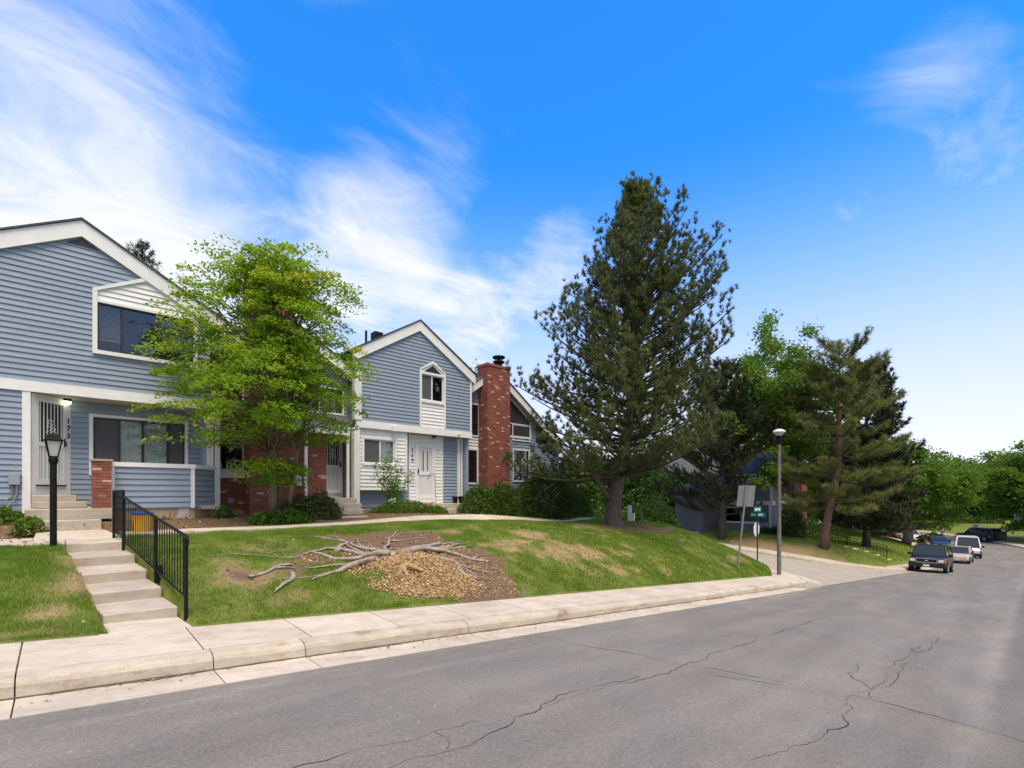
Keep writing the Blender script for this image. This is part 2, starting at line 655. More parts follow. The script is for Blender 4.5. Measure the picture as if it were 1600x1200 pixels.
def masks(x, y):
    """grass cover 0..1, straw 0..1, soil darkness"""
    x = np.asarray(x, float)
    y = np.asarray(y, float)
    n1 = fbm(x * .8 + 5, y * .8, 4)
    n2 = fbm(x * 2.3, y * 2.3 + 9, 4)
    n = n1 * .55 + n2 * .45
    dirt = np.exp(-(((x - 5.6) / 2.1) ** 2 + ((y - 8.9) / 1.35) ** 2) ** 1.5)
    dirt = np.maximum(dirt, np.exp(-(((x - 6.3) / 1.35) ** 2 + ((y - 7.6) / .72) ** 2) ** 1.5))
    dirt = np.maximum(dirt, .9 * np.exp(-(((x - 5.3) / 2.3) ** 2 + ((y - 10.2) / 1.0) ** 2) ** 1.2))
    dirt = np.maximum(dirt, .62 * np.exp(-(((x - 3.6) / 1.2) ** 2 + ((y - 9.2) / .9) ** 2)))
    dirt = np.maximum(dirt, .95 * np.exp(-(((x - 17.2) / 1.9) ** 2 + ((y - 11.7) / 1.5) ** 2)))
    dirt = np.maximum(dirt, .8 * np.exp(-(((x - 18.6) / 1.5) ** 2 + ((y - 10.6) / .5) ** 2)))
    dirt = sst((dirt * 1.15 + (n - .5) * 2.6 - .36) / .42)
    straw = 0
    for cx_, cy_, rx, ry, w in [(8.9, 9.5, 1.5, .7, .9), (10.3, 8.9, 1.9, .75, 1), (11.2, 7.9, 1.6, .55, .95), (10.2, 10.1, 1.3, .5, .75),
                                (13.3, 8.7, 1.8, .6, .6), (14.8, 11.3, 1.6, .8, .62), (3.1, 10.3, 1.1, .8, .62), (2.2, 8.7, .9, .7, .5), (3.0, 9.4, 1.3, .8, .5),
                                (.25, 9.5, .35, 1.6, .9), (-.1, 8.0, .5, .5, .5), (-.6, 7.3, .9, .16, .8), (7.9, 10.7, 1.2, .6, .6), (20.0, 8.1, 1.3, .4, .55)]:
        straw = np.maximum(straw, w * np.exp(-(((x - cx_) / rx) ** 2 + ((y - cy_) / ry) ** 2)))
    straw = sst((straw + (n - .5) * 2.6 - .30 + .10 * sst((x - 6) / 3)) / .6)
    bed = sst((y - (path_y(x) - .50)) / .08) * (x > .5) + (x <= .5) * sst((y - 11.7) / .08)
    ed = sst((.05 - (y - 7.17)) / .06) * (.25 + .5 * sst((n - .5) / .1))
    grass = np.clip(1 - np.maximum.reduce([dirt, chipf(x, y), bed, ed]), 0, 1)
    return grass, straw, np.maximum(dirt, bed), bed


def ground_mat(name):
    m = bpy.data.materials.new(name)
    m.use_nodes = True
    N, L = m.node_tree.nodes, m.node_tree.links
    p = N['Principled BSDF']
    p.inputs['Roughness'].default_value = .95
    p.inputs['Specular IOR Level'].default_value = .1
    co = N.new('ShaderNodeTexCoord')

    def noise(s, d=8):
        n = N.new('ShaderNodeTexNoise')
        n.inputs['Scale'].default_value = s
        n.inputs['Detail'].default_value = d
        n.inputs['Roughness'].default_value = .65
        L.new(co.outputs['Object'], n.inputs['Vector'])
        return n.outputs['Fac']

    def mixc(f, a, b):
        q = N.new('ShaderNodeMix')
        q.data_type = 'RGBA'
        for i, v in ((0, f), (6, a), (7, b)):
            if isinstance(v, tuple):
                q.inputs[i].default_value = (*v, 1)
            elif isinstance(v, float):
                q.inputs[i].default_value = v
            else:
                L.new(v, q.inputs[i])
        return q.outputs[2]

    def attr(k):
        a = N.new('ShaderNodeAttribute')
        a.attribute_name = k
        return a.outputs['Fac']

    def ramp(f, lo, hi):
        r = N.new('ShaderNodeMapRange')
        r.inputs['From Min'].default_value = lo
        r.inputs['From Max'].default_value = hi
        L.new(f, r.inputs[0])
        return r.outputs[0]
    f1 = ramp(noise(3), .35, .65)
    f2 = ramp(noise(22), .35, .65)
    f3 = ramp(noise(70, 4), .35, .65)
    green = mixc(f1, (.075, .125, .012), (.14, .19, .025))
    green = mixc(f3, green, (.175, .165, .055))
    straw = mixc(f2, (.36, .265, .155), (.26, .165, .085))
    soil = mixc(f2, (.150, .095, .060), (.225, .150, .098))
    soil = mixc(f3, soil, (.105, .066, .043))
    c = mixc(attr('straw'), green, straw)
    c = mixc(attr('soil'), c, soil)
    L.new(c, p.inputs['Base Color'])
    b = N.new('ShaderNodeBump')
    b.inputs['Strength'].default_value = .7
    b.inputs['Distance'].default_value = .03
    L.new(noise(40), b.inputs['Height'])
    L.new(b.outputs[0], p.inputs['Normal'])
    return m


M['ground'] = ground_mat('lawn_and_soil')


def grid_mesh(name, xs, ys, zf, m, attrs=None):
    X, Y = np.meshgrid(xs, ys, indexing='ij')
    Z = zf(X, Y)
    V = np.stack([X.ravel(), Y.ravel(), Z.ravel()], 1)
    nx, ny = len(xs), len(ys)
    i = np.arange(nx * ny).reshape(nx, ny)
    F = np.stack([i[:-1, :-1].ravel(), i[1:, :-1].ravel(), i[1:, 1:].ravel(), i[:-1, 1:].ravel()], 1)
    at = {k: f(X, Y).ravel() for k, f in (attrs or {}).items()}
    return npmesh(name, V, F, m, None, at, True)


def near_out(x, y):
    """>0 outside the corner lawn (where pavement and side street lie)"""
    a = np.hypot(np.maximum(x - 20.5, 0), np.maximum(9.9 - y, 0)) - 2.74
    return np.where((x > 20.5), np.where(y < 9.9, a, x - 23.24), -1)


def STEPZ(x, y):
    """the lawn is dug out under the garden steps and the walk"""
    xl = .42 - (y - 7.17) * .0735
    inside = (x > xl - .02) & (x < xl + .80) & (y < 11.5)
    z = np.interp(y, [7.1, 7.6, 7.7, 8.5, 8.51, 9.43, 9.44, 10.44, 10.45, 11.5], [-.02, -.02, .05, .05, .2, .2, .35, .35, .5, .6])
    w = (y > 11.5) & (y < 14.9) & (x < .97) & (x > -6)
    return np.where(inside, z, np.where(w, .80, -99))


tag(grid_mesh('lawn', np.concatenate([np.arange(-14, -3, .5), np.arange(-3, 24.6, .09)]), np.concatenate([np.arange(7.12, 15, .09), np.arange(15, 27, .6)]),
              lambda x, y: np.where(STEPZ(x, y) > -9, np.minimum(G(x, y), STEPZ(x, y)), G(x, y)) - .45 * (near_out(x, y) > 0), M['ground'],
              {'straw': lambda x, y: masks(x, y)[1], 'soil': lambda x, y: masks(x, y)[2]}), kind='structure')

# ---------------------------------------------------------------- polylines for kerbs


class Poly:
    def __init__(s, pts):
        p = np.array(pts, float)
        seg = np.hypot(*np.diff(p, axis=0).T)
        c = np.concatenate([[0], np.cumsum(seg)])
        s.L = c[-1]
        s.c, s.p = c, p

    def at(s, t, o):
        t = np.asarray(t, float)
        e = .05
        x, y = np.interp(t, s.c, s.p[:, 0]), np.interp(t, s.c, s.p[:, 1])
        dx = np.interp(np.minimum(t + e, s.L), s.c, s.p[:, 0]) - np.interp(np.maximum(t - e, 0), s.c, s.p[:, 0])
        dy = np.interp(np.minimum(t + e, s.L), s.c, s.p[:, 1]) - np.interp(np.maximum(t - e, 0), s.c, s.p[:, 1])
        l = np.hypot(dx, dy)
        return x - dy / l * o, y + dx / l * o


def arc(cx_, cy_, r, a0, a1, n=24):
    return [(cx_ + r * math.cos(rad(a)), cy_ + r * math.sin(rad(a))) for a in np.linspace(a0, a1, n)]


P_NEAR = Poly([(-25, 5.9)] + arc(20.5, 9.9, 4, -90, 0) + [(24.5, 34)])
P_FAR = Poly([(36, 34)] + arc(41.1, 11, 5.1, 180, 270) + [(57, 5.9)] + arc(57, 79.4, 73.5, -90, -15, 60)[1:])
P_OUT = Poly([(-25, -4.6), (57, -4.6)] + arc(57, 79.4, 84, -90, -15, 60)[1:])


def strip(name, P, s0, s1, prof, m, parent=None, step=.6, base=None, kind=None, zf=RZ, side=1, rough=0):
    """prof: [(offset, dz)]; base: depth of a closed underside (for slabs)"""
    n = max(1, int(math.ceil((s1 - s0) / step)))
    ts = np.linspace(s0, s1, n + 1)
    prof = list(prof)
    if base is not None:
        prof = [(prof[0][0], -base)] + prof + [(prof[-1][0], -base)]
    V = []
    gx, gy = P.at(ts, 0)
    for o, dz in prof:
        x, y = P.at(ts, o * side)
        zz = zf(gx, gy) if base is None or True else 0
        V.append(np.stack([x, y, zz + dz], 1))
    V = np.stack(V, 1)                                # (n+1, k, 3)
    k = len(prof)
    i = np.arange((n + 1) * k).reshape(n + 1, k)
    F = np.stack([i[:-1, :-1].ravel(), i[1:, :-1].ravel(), i[1:, 1:].ravel(), i[:-1, 1:].ravel()], 1)
    if side < 0:
        F = F[:, ::-1]
    V = V.reshape(-1, 3)
    if rough:                                   # worn, chipped arris
        e = (fbm(V[:, 0] * 5 + V[:, 2] * 9, V[:, 1] * 23, 4) - .5) * 2 * rough
        e = e - 2.2 * rough * sst((vnoise(V[:, 0] * 3.1, V[:, 1] * 2 + 7) - .74) / .2)
        V = V + np.stack([0 * e, -e * .6, e], 1)
    off = np.array(world_off(parent)) if parent is not None else 0
    me = bpy.data.meshes.new(name)
    faces = [tuple(int(q) for q in f) for f in F]
    if base is not None:
        a, b = list(range(k)), [n * k + j for j in range(k)]
        faces += [tuple(a), tuple(reversed(b))] if side > 0 else [tuple(reversed(a)), tuple(b)]
        for r in range(n):
            q = (i[r, 0], i[r, -1], i[r + 1, -1], i[r + 1, 0])
            faces.append(tuple(int(z) for z in (q if side > 0 else q[::-1])))
    me.from_pydata([tuple(q) for q in (V - off)], [], faces)
    me.update()
    o = link_mesh(name, me, m, parent)
    if kind:
        o['kind'] = kind
    return o


# ---------------------------------------------------------------- road


def asphalt():
    m = bpy.data.materials.new('worn_asphalt')
    m.use_nodes = True
    N, L = m.node_tree.nodes, m.node_tree.links
    p = N['Principled BSDF']
    p.inputs['Roughness'].default_value = .82
    p.inputs['Specular IOR Level'].default_value = .3
    co = N.new('ShaderNodeTexCoord')
    sp = N.new('ShaderNodeSeparateXYZ')
    L.new(co.outputs['Object'], sp.inputs[0])

    def noise(s, d=6, st=(1, 1, 1), off=0):
        mp = N.new('ShaderNodeMapping')
        mp.inputs['Scale'].default_value = st
        mp.inputs['Location'].default_value = (off, off * .7, 0)
        L.new(co.outputs['Object'], mp.inputs[0])
        n = N.new('ShaderNodeTexNoise')
        n.inputs['Scale'].default_value = s
        n.inputs['Detail'].default_value = d
        n.inputs['Roughness'].default_value = .6
        L.new(mp.outputs[0], n.inputs['Vector'])
        return n.outputs['Fac']

    def mth(op, a, b=None):
        q = N.new('ShaderNodeMath')
        q.operation = op
        for i, v in enumerate((a, b)):
            if v is None:
                continue
            if isinstance(v, (int, float)):
                q.inputs[i].default_value = v
            else:
                L.new(v, q.inputs[i])
        return q.outputs[0]

    def rng_(f, a, b, c, d):
        r = N.new('ShaderNodeMapRange')
        for i, v in enumerate((a, b, c, d)):
            r.inputs[1 + i].default_value = v
        L.new(f, r.inputs[0])
        return r.outputs[0]
    v = rng_(noise(1.4, 7, (.16, 1, 1)), .3, .7, .82, 1.16)              # wheel-track streaks along the road
    v = mth('MULTIPLY', v, rng_(noise(.5, 6), .3, .7, .95, 1.05))
    v = mth('MULTIPLY', v, rng_(noise(160, 3), .30, .70, .58, 1.42))     # aggregate
    v = mth('MULTIPLY', v, rng_(noise(38, 4), .30, .70, .80, 1.20))
    # pale specks of stone
    vo = N.new('ShaderNodeTexVoronoi')
    vo.inputs['Scale'].default_value = 6.5
    L.new(co.outputs['Object'], vo.inputs['Vector'])
    speck = mth('MULTIPLY', mth('LESS_THAN', vo.outputs['Distance'], .085), rng_(noise(1.3, 3, (1, 1, 1), 9), .48, .62, 0, 1.0))
    v = mth('ADD', v, mth('MULTIPLY', speck, .8))
    # paving seam: a paler band along the road, darker newer lane beyond it
    wob = mth('ADD', sp.outputs[1], rng_(noise(.6, 3, (1, 0, 0)), 0, 1, -.16, .16))
    dist = mth('ABSOLUTE', mth('SUBTRACT', wob, .44))
    band = mth('MULTIPLY', rng_(dist, .02, .16, 1, 0), rng_(noise(2.2, 6), .35, .6, .15, 1))
    v = mth('MULTIPLY', v, mth('ADD', 1.0, mth('MULTIPLY', band, .15)))
    lane = rng_(wob, .22, .36, .80, 1.0)
    v = mth('MULTIPLY', v, lane)
    stain = rng_(noise(.9, 5, (.5, 1.6, 1), 30), .60, .70, 1.0, .88)
    v = mth('MULTIPLY', v, stain)
    # scuffed pale marks beside the gutter
    g = mth('MULTIPLY', rng_(sp.outputs[1], 4.2, 5.3, 0, 1), rng_(noise(1.6, 6, (.35, 2, 1), 5), .54, .66, 0, .35))
    v = mth('ADD', v, g)
    cc = N.new('ShaderNodeMix')
    cc.data_type = 'RGBA'
    cc.inputs[6].default_value = (.162, .150, .140, 1)
    cc.inputs[7].default_value = (.185, .164, .144, 1)
    L.new(rng_(noise(.8, 4, (1, 1, 1), 14), .4, .6, 0, 1), cc.inputs[0])
    vm = N.new('ShaderNodeVectorMath')
    vm.operation = 'SCALE'
    L.new(cc.outputs[2], vm.inputs[0])
    L.new(v, vm.inputs[3])
    L.new(vm.outputs[0], p.inputs['Base Color'])
    b = N.new('ShaderNodeBump')
    b.inputs['Strength'].default_value = .45
    b.inputs['Distance'].default_value = .006
    L.new(noise(95, 4), b.inputs['Height'])
    L.new(b.outputs[0], p.inputs['Normal'])
    return m


M['asphalt'] = asphalt()
P_ROAD = Poly([(-25, 5.9), (57, 5.9)] + arc(57, 79.4, 73.5, -90, -15, 60)[1:])
strip('road', P_ROAD, 0, P_ROAD.L - 1, [(-10.5, 0), (-8, .04), (-5, .07), (-2.5, .05), (-.46, 0)][::1], M['asphalt'], step=1.0, kind='structure', zf=lambda x, y: R(x) - .03)
M['side_street'] = mat('pale_side_street', (.36, .315, .265), .88, (.29, .25, .21), 1.2, (1, 1, 1), .3, 80, detail=8)
grid_mesh('side_street', np.arange(19.5, 42.5, .5), np.concatenate([[5.42, 5.6, 5.9, 6.2], np.arange(6.6, 36, .8)]),
          lambda x, y: RZ(x, y) - .012, M['side_street'])['kind'] = 'structure'

# cracks in the asphalt: dark sunken ribbons
CR = [[(5.2, 5.3), (5.53, 5.09), (5.59, 4.37), (5.85, 3.69), (5.87, 3.13), (6.01, 2.86), (6.16, 2.29), (6.37, 1.55), (6.47, .99), (6.43, .58), (6.35, .06), (6.3, -1.2)],
      [(12.5, 3.2), (9.68, 3.16), (8.15, 3.13), (6.94, 3.11), (6.12, 3.04), (5.34, 3.01), (4.76, 3.08), (3.91, 3.18), (3.6, 3.12), (3.11, 3.08), (2.91, 3.05), (2.77, 2.97), (2.08, 2.92), (1.73, 2.95), (.9, 2.98), (-1, 3.05)],
      [(2.6, 3.20), (2.54, 3.24), (2.27, 3.27), (1.98, 3.27), (1.77, 3.29), (.6, 3.4)],
      [(6.45, 1.4), (5.9, 1.29), (5.39, 1.22), (4.54, 1.28), (4.2, 1.39), (3.77, 1.5)],
      [(12.07, 1.18), (10.33, 1.21), (8.65, 1.25), (7.3, 1.21), (6.45, 1.35)],
      [(5.85, 3.69), (5.7, 3.05), (5.9, 2.2), (6.16, 1.5), (6.35, .87), (6.4, .1)],
      [(5.9, 2.86), (6.0, 2.2), (6.27, 1.62), (6.4, 1.2)],
      [(2.91, 3.05), (3.58, 3.19), (4.3, 3.18), (4.99, 3.12)],
      [(10.78, 1.3), (8.79, 1.36), (7.11, 1.29), (6.5, 1.2)], [(6.9, 1.25), (7.2, 1.55), (8.1, 1.7)], [(2.2, 3.27), (2.25, 3.1), (2.1, 2.93)]]
cr = MB()
rr_ = np.random.default_rng(5)
for k, c in enumerate(CR):
    c = np.array(c, float)
    L_ = np.concatenate([[0], np.cumsum(np.hypot(*np.diff(c, axis=0).T))])
    ts = np.arange(0, L_[-1], .035)
    x, y = np.interp(ts, L_, c[:, 0]), np.interp(ts, L_, c[:, 1])
    ph = rr_.random() * 50
    x = x + (fbm(ts * 3 + ph, ts * 0 + k, 4) - .5) * .10 + (vnoise(ts * 14, ts * 0 + ph) - .5) * .03
    y = y + (fbm(ts * 3 + ph, ts * 0 + k + 50, 4) - .5) * .16 + (vnoise(ts * 14, ts * 0 + ph + 9) - .5) * .04
    w = (.0014 + .0056 * np.clip(fbm(ts * 2.2 + ph, ts * 0 + 4, 3) - .38, 0, 1) * 2) * (1.0 if k in (0, 1, 3) else .75)
    tx, ty = np.gradient(x), np.gradient(y)
    l = np.hypot(tx, ty) + 1e-9
    nx, ny = -ty / l, tx / l
    zr = R(x) - .03 + np.interp(5.9 - y, [.46, 2.5, 5, 8, 10.5], [0, .05, .07, .04, 0]) + .003
    vs_ = []
    for q in range(len(ts)):
        vs_ += [(x[q] + nx[q] * w[q], y[q] + ny[q] * w[q], zr[q]), (x[q] - nx[q] * w[q], y[q] - ny[q] * w[q], zr[q])]
    cr.add(vs_, [(2 * q, 2 * q + 1, 2 * q + 3, 2 * q + 2) for q in range(len(ts) - 1)])
M['crack'] = mat('crack_in_asphalt', (.022, .021, .020), .95)
tag(cr.build('road_crack', M['crack']), kind='structure')

# ---------------------------------------------------------------- kerb, gutter, pavement along the near side
kerb = tag(thing('kerb', None, None), kind='structure')
JX = [-12, -6, -3.2, -.27, 1.2, 2.15, 4.6, 6.9, 9.5, 12, 14.5, 17, 19.5, 22.2, 24.4, 26.9, 30, 34, 38, 42]
js = [x + 25 for x in JX]
for i in range(len(js) - 1):
    a, b = js[i] + .0055, js[i + 1] - .0055
    if b > P_NEAR.L:
        break
    low = 1.0
    c = strip('kerb_stone', P_NEAR, a, b, [(0, -.02), (.008, .075 * low), (.03, .112), (.065, .136), (.12, .146), (.22, .150)], M['kerb'], kerb, step=.10 if js[i] < 40 else .5, base=.2, rough=.007)
    strip('gutter_pan', P_NEAR, a, b, [(-.50, -.022), (-.25, -.024), (-.005, -.026)], M['concrete'], kerb, step=.5, base=.2)
walk = tag(thing('sidewalk', None, None), kind='structure')
sx = [25 + q for q in [-14, -9, -5.8, -4.2, -2.9, -1.6, -.27, 1.15, 2.3, 3.55, 4.8, 6.2, 7.6, 9.0, 10.4, 11.8, 13.2, 14.6, 16, 17.4, 18.8, 20.2]]
while sx[-1] < P_NEAR.L - 1.5:
    sx.append(sx[-1] + 1.5)
for i in range(len(sx) - 1):
    strip('slab', P_NEAR, sx[i] + .007, sx[i + 1] - .007, [(.226, .151), (.26, .154), (1.24, .184), (1.275, .182)], M['concrete'], walk, step=.75, base=.05)
# dirt in the joints, crumbs of leaves along the gutter
jd = MB()
for s in sx[2:24]:
    x, y = P_NEAR.at(np.array([s - .012, s + .012]), 0)
    a0, a1 = P_NEAR.at(np.array([s - .009, s + .009]), .23), P_NEAR.at(np.array([s - .009, s + .009]), 1.26)
    z = float(RZ(*P_NEAR.at(s, 0)))
    jd.add([(a0[0][0], a0[1][0], z + .142), (a0[0][1], a0[1][1], z + .142), (a1[0][1], a1[1][1], z + .172), (a1[0][0], a1[1][0], z + .172)], [(0, 1, 2, 3)])
M['joint'] = mat('joint_dirt', (.16, .085, .05), .95, (.07, .05, .04), 12)
tag(jd.build('joint_dirt', M['joint']), kind='structure')

# grime lying in the angle of kerb and gutter, ragged along its street side
ts = np.arange(11, 49, .04)
gx, gy = P_NEAR.at(ts, 0)
wg_ = .006 + .05 * np.clip(fbm(ts * 1.9, ts * 0 + 2, 5) - .40, 0, 1) * 2.2 + .012 * vnoise(ts * 9, ts * 0)
zg = RZ(gx, gy)
a0, b0 = P_NEAR.at(ts, -wg_), P_NEAR.at(ts, 0 * ts + .003)
gm = MB()
vv = []
for i in range(len(ts)):
    vv += [(a0[0][i], a0[1][i], zg[i] - .0215), (b0[0][i], b0[1][i], zg[i] - .012)]
gm.add(vv, [(2 * i, 2 * i + 2, 2 * i + 3, 2 * i + 1) for i in range(len(ts) - 1)])
tag(gm.build('gutter_grime', mat('gutter_grime', (.13, .095, .065), .95, (.07, .052, .038), 14)), kind='structure')

# far side: kerb, pavement, lawn; outer side of the bend
kerb2 = tag(thing('far_kerb', None, None), kind='structure')
walk2 = tag(thing('far_sidewalk', None, None), kind='structure')
s = 6.0
while s < P_FAR.L - 3:
    strip('kerb_stone', P_FAR, s + .01, s + 2.99, [(0, -.02), (.02, .09), (.07, .135), (.22, .15)], M['kerb'], kerb2, step=.75, base=.2)
    strip('gutter_pan', P_FAR, s + .01, s + 2.99, [(-.50, -.022), (-.005, -.026)], M['concrete'], kerb2, step=.75, base=.2)
    for q in (0, 1.5):
        strip('slab', P_FAR, s + q + .007, s + q + 1.493, [(.226, .151), (.26, .154), (1.24, .184), (1.275, .182)], M['concrete'], walk2, step=.75, base=.05)
    s += 3.0


def far_rise(o):
    return 1.3 * (1 - np.exp(-np.clip(o - 1.3, 0, 99) / 2.2)) + .03 * np.clip(o - 6, 0, 99)


def far_z(x, y):
    """height of the far lawn"""
    o = np.where(x < 41.1, np.where(y > 11, x - 36, 5.1 - np.hypot(x - 41.1, y - 11)), np.where(x < 57, y - 5.9, 73.5 - np.hypot(x - 57, y - 79.4)))
    base = RZ(np.where(x < 41, 36 + 0 * x, x), np.where(x < 41, np.maximum(y, 6), 6 + 0 * y))
    return R(x) * sst((x - 38) / 8) + base * (1 - sst((x - 38) / 8)) + .185 + far_rise(o)


PT = [(36, 34)] + arc(41.1, 11, 5.1, 180, 270) + [(57, 5.9)] + arc(57, 79.4, 73.5, -90, -15, 60)[1:]
xs_, ys_ = np.arange(36, 150, .5), np.arange(5.5, 60, .5)


def farlawn_z(x, y):
    o = np.where(x < 41.1, np.where(y > 11, x - 36, 5.1 - np.hypot(x - 41.1, y - 11)), np.where(x < 57, y - 5.9, 73.5 - np.hypot(x - 57, y - 79.4)))
    z = far_z(x, y)
    return np.where(o < 1.05, z - .5, z)


def far_masks(x, y):
    n = fbm(x * .35, y * .35, 4) * .6 + fbm(x * 1.3, y * 1.3, 3) * .4
    st = np.maximum(np.exp(-(((x - 37) / 2.2) ** 2 + ((y - 13) / 5) ** 2)), .9 * np.exp(-(((x - 36.5) / 2.6) ** 2 + ((y - 9.0) / 1.8) ** 2)))
    return sst((st + (n - .5) * 1.4 - .45) / .5), sst((y - 16.4) / .6) * (x < 55) * (x > 40)


tag(grid_mesh('far_lawn', xs_, ys_, farlawn_z, M['ground'], {'straw': lambda x, y: far_masks(x, y)[0], 'soil': lambda x, y: far_masks(x, y)[1]}), kind='structure')
strip('outer_kerb', P_OUT, 70, P_OUT.L - 2, [(0, -.02), (.02, .09), (.07, .135), (.22, .15)], M['kerb'], step=1.5, kind='structure', zf=lambda x, y: R(x), side=-1)
strip('outer_sidewalk', P_OUT, 70, P_OUT.L - 2, [(.22, .151), (1.3, .18)], M['concrete'], step=1.5, kind='structure', zf=lambda x, y: R(x), side=-1)
ol = strip('outer_lawn', P_OUT, 40, P_OUT.L - 2, [(1.25, .15), (1.4, .2), (4, .35), (12, .5), (30, .9), (60, 2.2), (95, 4.5)], M['ground'], step=2.0, kind='structure', zf=lambda x, y: R(x), side=-1)


def base_z(x, y):
    d = np.hypot(x, y)
    z = np.minimum(R(x), 0) - .9
    z = np.where((y > 15) & (x < 26), .75 - np.clip(x - 10, 0, 20) * .13, z)
    return np.where(d > 190, z + .02 * (d - 190), z)


g_ = np.concatenate([np.arange(-600, -60, 30), np.arange(-60, 160, 3), np.arange(160, 700, 30)])
tag(grid_mesh('ground', g_, g_, base_z, M['ground'], {'straw': lambda x, y: .25 + 0 * x, 'soil': lambda x, y: 0 * x}), kind='structure')

# ---------------------------------------------------------------- grass blades, chips, litter
M['blade'] = leaf_mat('grass_blade', (.065, .160, .008), (.190, .305, .020), (.48, .41, .20), .45, .5)


def blades(name, x0, x1, y0, y1, dens, h0, h1, w, keep=None, zf=G, seed=1):
    r = np.random.default_rng(seed)
    n = int((x1 - x0) * (y1 - y0) * dens)
    x, y = r.uniform(x0, x1, n), r.uniform(y0, y1, n)
    if keep is not None:
        p, st = keep(x, y)
        k = r.random(n) < p
        x, y, st = x[k], y[k], st[k]
    else:
        st = np.zeros(n)
    n = len(x)
    z = zf(x, y)
    a = r.uniform(0, 2 * np.pi, n)
    tall = .7 + .75 * fbm(x * 1.1 + 40, y * 1.1, 3)
    h = r.uniform(h0, h1, n) * tall * (1 - .45 * st)
    ln = r.uniform(.25, .95, n) * h * (1 + .6 * st)
    b = r.uniform(0, 2 * np.pi, n)
    ww = w * r.uniform(.7, 1.3, n)
    dx, dy = np.cos(a) * ww, np.sin(a) * ww
    V = np.stack([np.stack([x - dx, y - dy, z - .006], 1), np.stack([x + dx, y + dy, z - .006], 1),
                  np.stack([x + np.cos(b) * ln, y + np.sin(b) * ln, z + h], 1)], 1).reshape(-1, 3)
    cl_ = fbm(x * .9 + 3, y * .9 + 8, 3)
    v = np.clip(-.02 + .55 * cl_ + .45 * fbm(x * 3.7, y * 3.7 + 5, 3) + r.normal(0, .15, n), 0, .7)
    v = np.where(r.random(n) < st * .80 + .03 + .17 * sst((fbm(x * 2.1 + 60, y * 2.1, 3) - .5) / .2), r.uniform(.68, 1, n), v)
    o = npmesh(name, V, np.arange(3 * n).reshape(n, 3), M['blade'], None, {'v': np.repeat(v, 3)})
    return tag(o, kind='stuff')


def near_keep(x, y):
    g, st, so, bed = masks(x, y)
    p = g * (1 - .42 * st) * (.35 + .65 * sst((fbm(x * 3.1 + 2, y * 3.1, 3) - .30) / .25))
    p = np.where(near_out(x, y) > -.03, 0, p)
    p = np.where((x > -.02 - (y - 7.7) * .075 + .35 - .0) & (x < 1.2 - (y - 7.7) * .075) & (y < 13.4), 0, p)   # the steps
    p = np.where((x <= .5) & (y > 11.62), 0, p)
    return np.where(y < 7.178, 0, p), st


tag(blades('grass', -2.2, .45, 7.15, 11.7, 6500, .025, .062, .0042, near_keep, seed=1), 'short bright grass on the strip left of the concrete steps', None)
tag(blades('grass', .75, 9, 7.15, 13.4, 5200, .022, .056, .0045, near_keep, seed=2), 'patchy green and straw grass round the tree roots', None)
tag(blades('grass', 9, 23.4, 7.15, 15.2, 2300, .03, .068, .0075, near_keep, seed=3), 'grass on the bank below the tall pine', None)
tag(blades('grass', 36.6, 78, 7.2, 17, 90, .04, .09, .022, lambda x, y: (np.where(farlawn_z(x, y) > far_z(x, y) - .1, 1, 0) * (1 - .6 * far_masks(x, y)[0]), far_masks(x, y)[0]), far_z, 4), 'mown grass on the far corner lawn', None)
# longer grass creeping over the pavement edge
tag(blades('grass', 1.27, 21, 7.165, 7.26, 8500, .045, .105, .0048, lambda x, y: (np.where(masks(x, y + .06)[2] > .5, 0, sst((fbm(x * 1.7, x * 0 + 3, 3) - .36) / .2)), masks(x, y)[1] * .5), lambda x, y: R(x) + .17, 6), 'ragged grass creeping over the sidewalk edge', None)
tag(blades('grass', -2.2, .40, 7.165, 7.26, 8500, .045, .105, .0042, lambda x, y: (sst((fbm(x * 1.7, x * 0 + 3, 3) - .36) / .2), 0 * x + .2), lambda x, y: R(x) + .17, 7), 'ragged grass at the sidewalk edge left of the steps', None)
r = np.random.default_rng(21)


def quads(n, x, y, z, L0, L1, w, tilt, seed):
    r = np.random.default_rng(seed)
    a = r.uniform(0, 2 * np.pi, n)
    l = r.uniform(L0, L1, n)
    e = np.stack([np.cos(a), np.sin(a), r.normal(0, tilt, n)], 1) * l[:, None]
    f = np.stack([-np.sin(a), np.cos(a), r.normal(0, tilt, n)], 1) * (w * r.uniform(.5, 1.4, n))[:, None]
    c = np.stack([x, y, z], 1)
    return np.stack([c - e - f, c + e - f, c + e + f, c - e + f], 1).reshape(-1, 3)


n = 85000
x, y = r.uniform(3.3, 7.2, n), r.uniform(7.2, 9.6, n)
k = r.random(n) < chipf(x, y) ** 2 + .05 * (masks(x, y)[2] > .5)
x, y = x[k], y[k]
n = len(x)
V = quads(n, x, y, G(x, y) + .012 + r.uniform(0, .03, n), .005, .023, .0055, .32, 8)
M['chip'] = leaf_mat('wood_chip', (.33, .185, .08), (.60, .40, .205), (.70, .54, .33), .0, .85)
tag(npmesh('wood_chips', V, np.arange(4 * n).reshape(n, 4), M['chip'], None, {'v': np.repeat(r.random(n), 4)}), kind='stuff')
n = 9000
x, y = r.uniform(-2, 22.5, n), r.uniform(7.2, 16.5, n)
g, st, so, bed = masks(x, y)
k = (r.random(n) < np.maximum(so, st * .5) * (near_out(x, y) < -.1)) & ~((x > .0) & (x < 1.1) & (y < 14))
x, y = x[k], y[k]
n = len(x)
V = quads(n, x, y, G(x, y) + .012, .012, .04, .012, .4, 9)
M['litter'] = leaf_mat('dry_leaf', (.13, .07, .035), (.27, .17, .09), (.40, .29, .18), .0, .9)
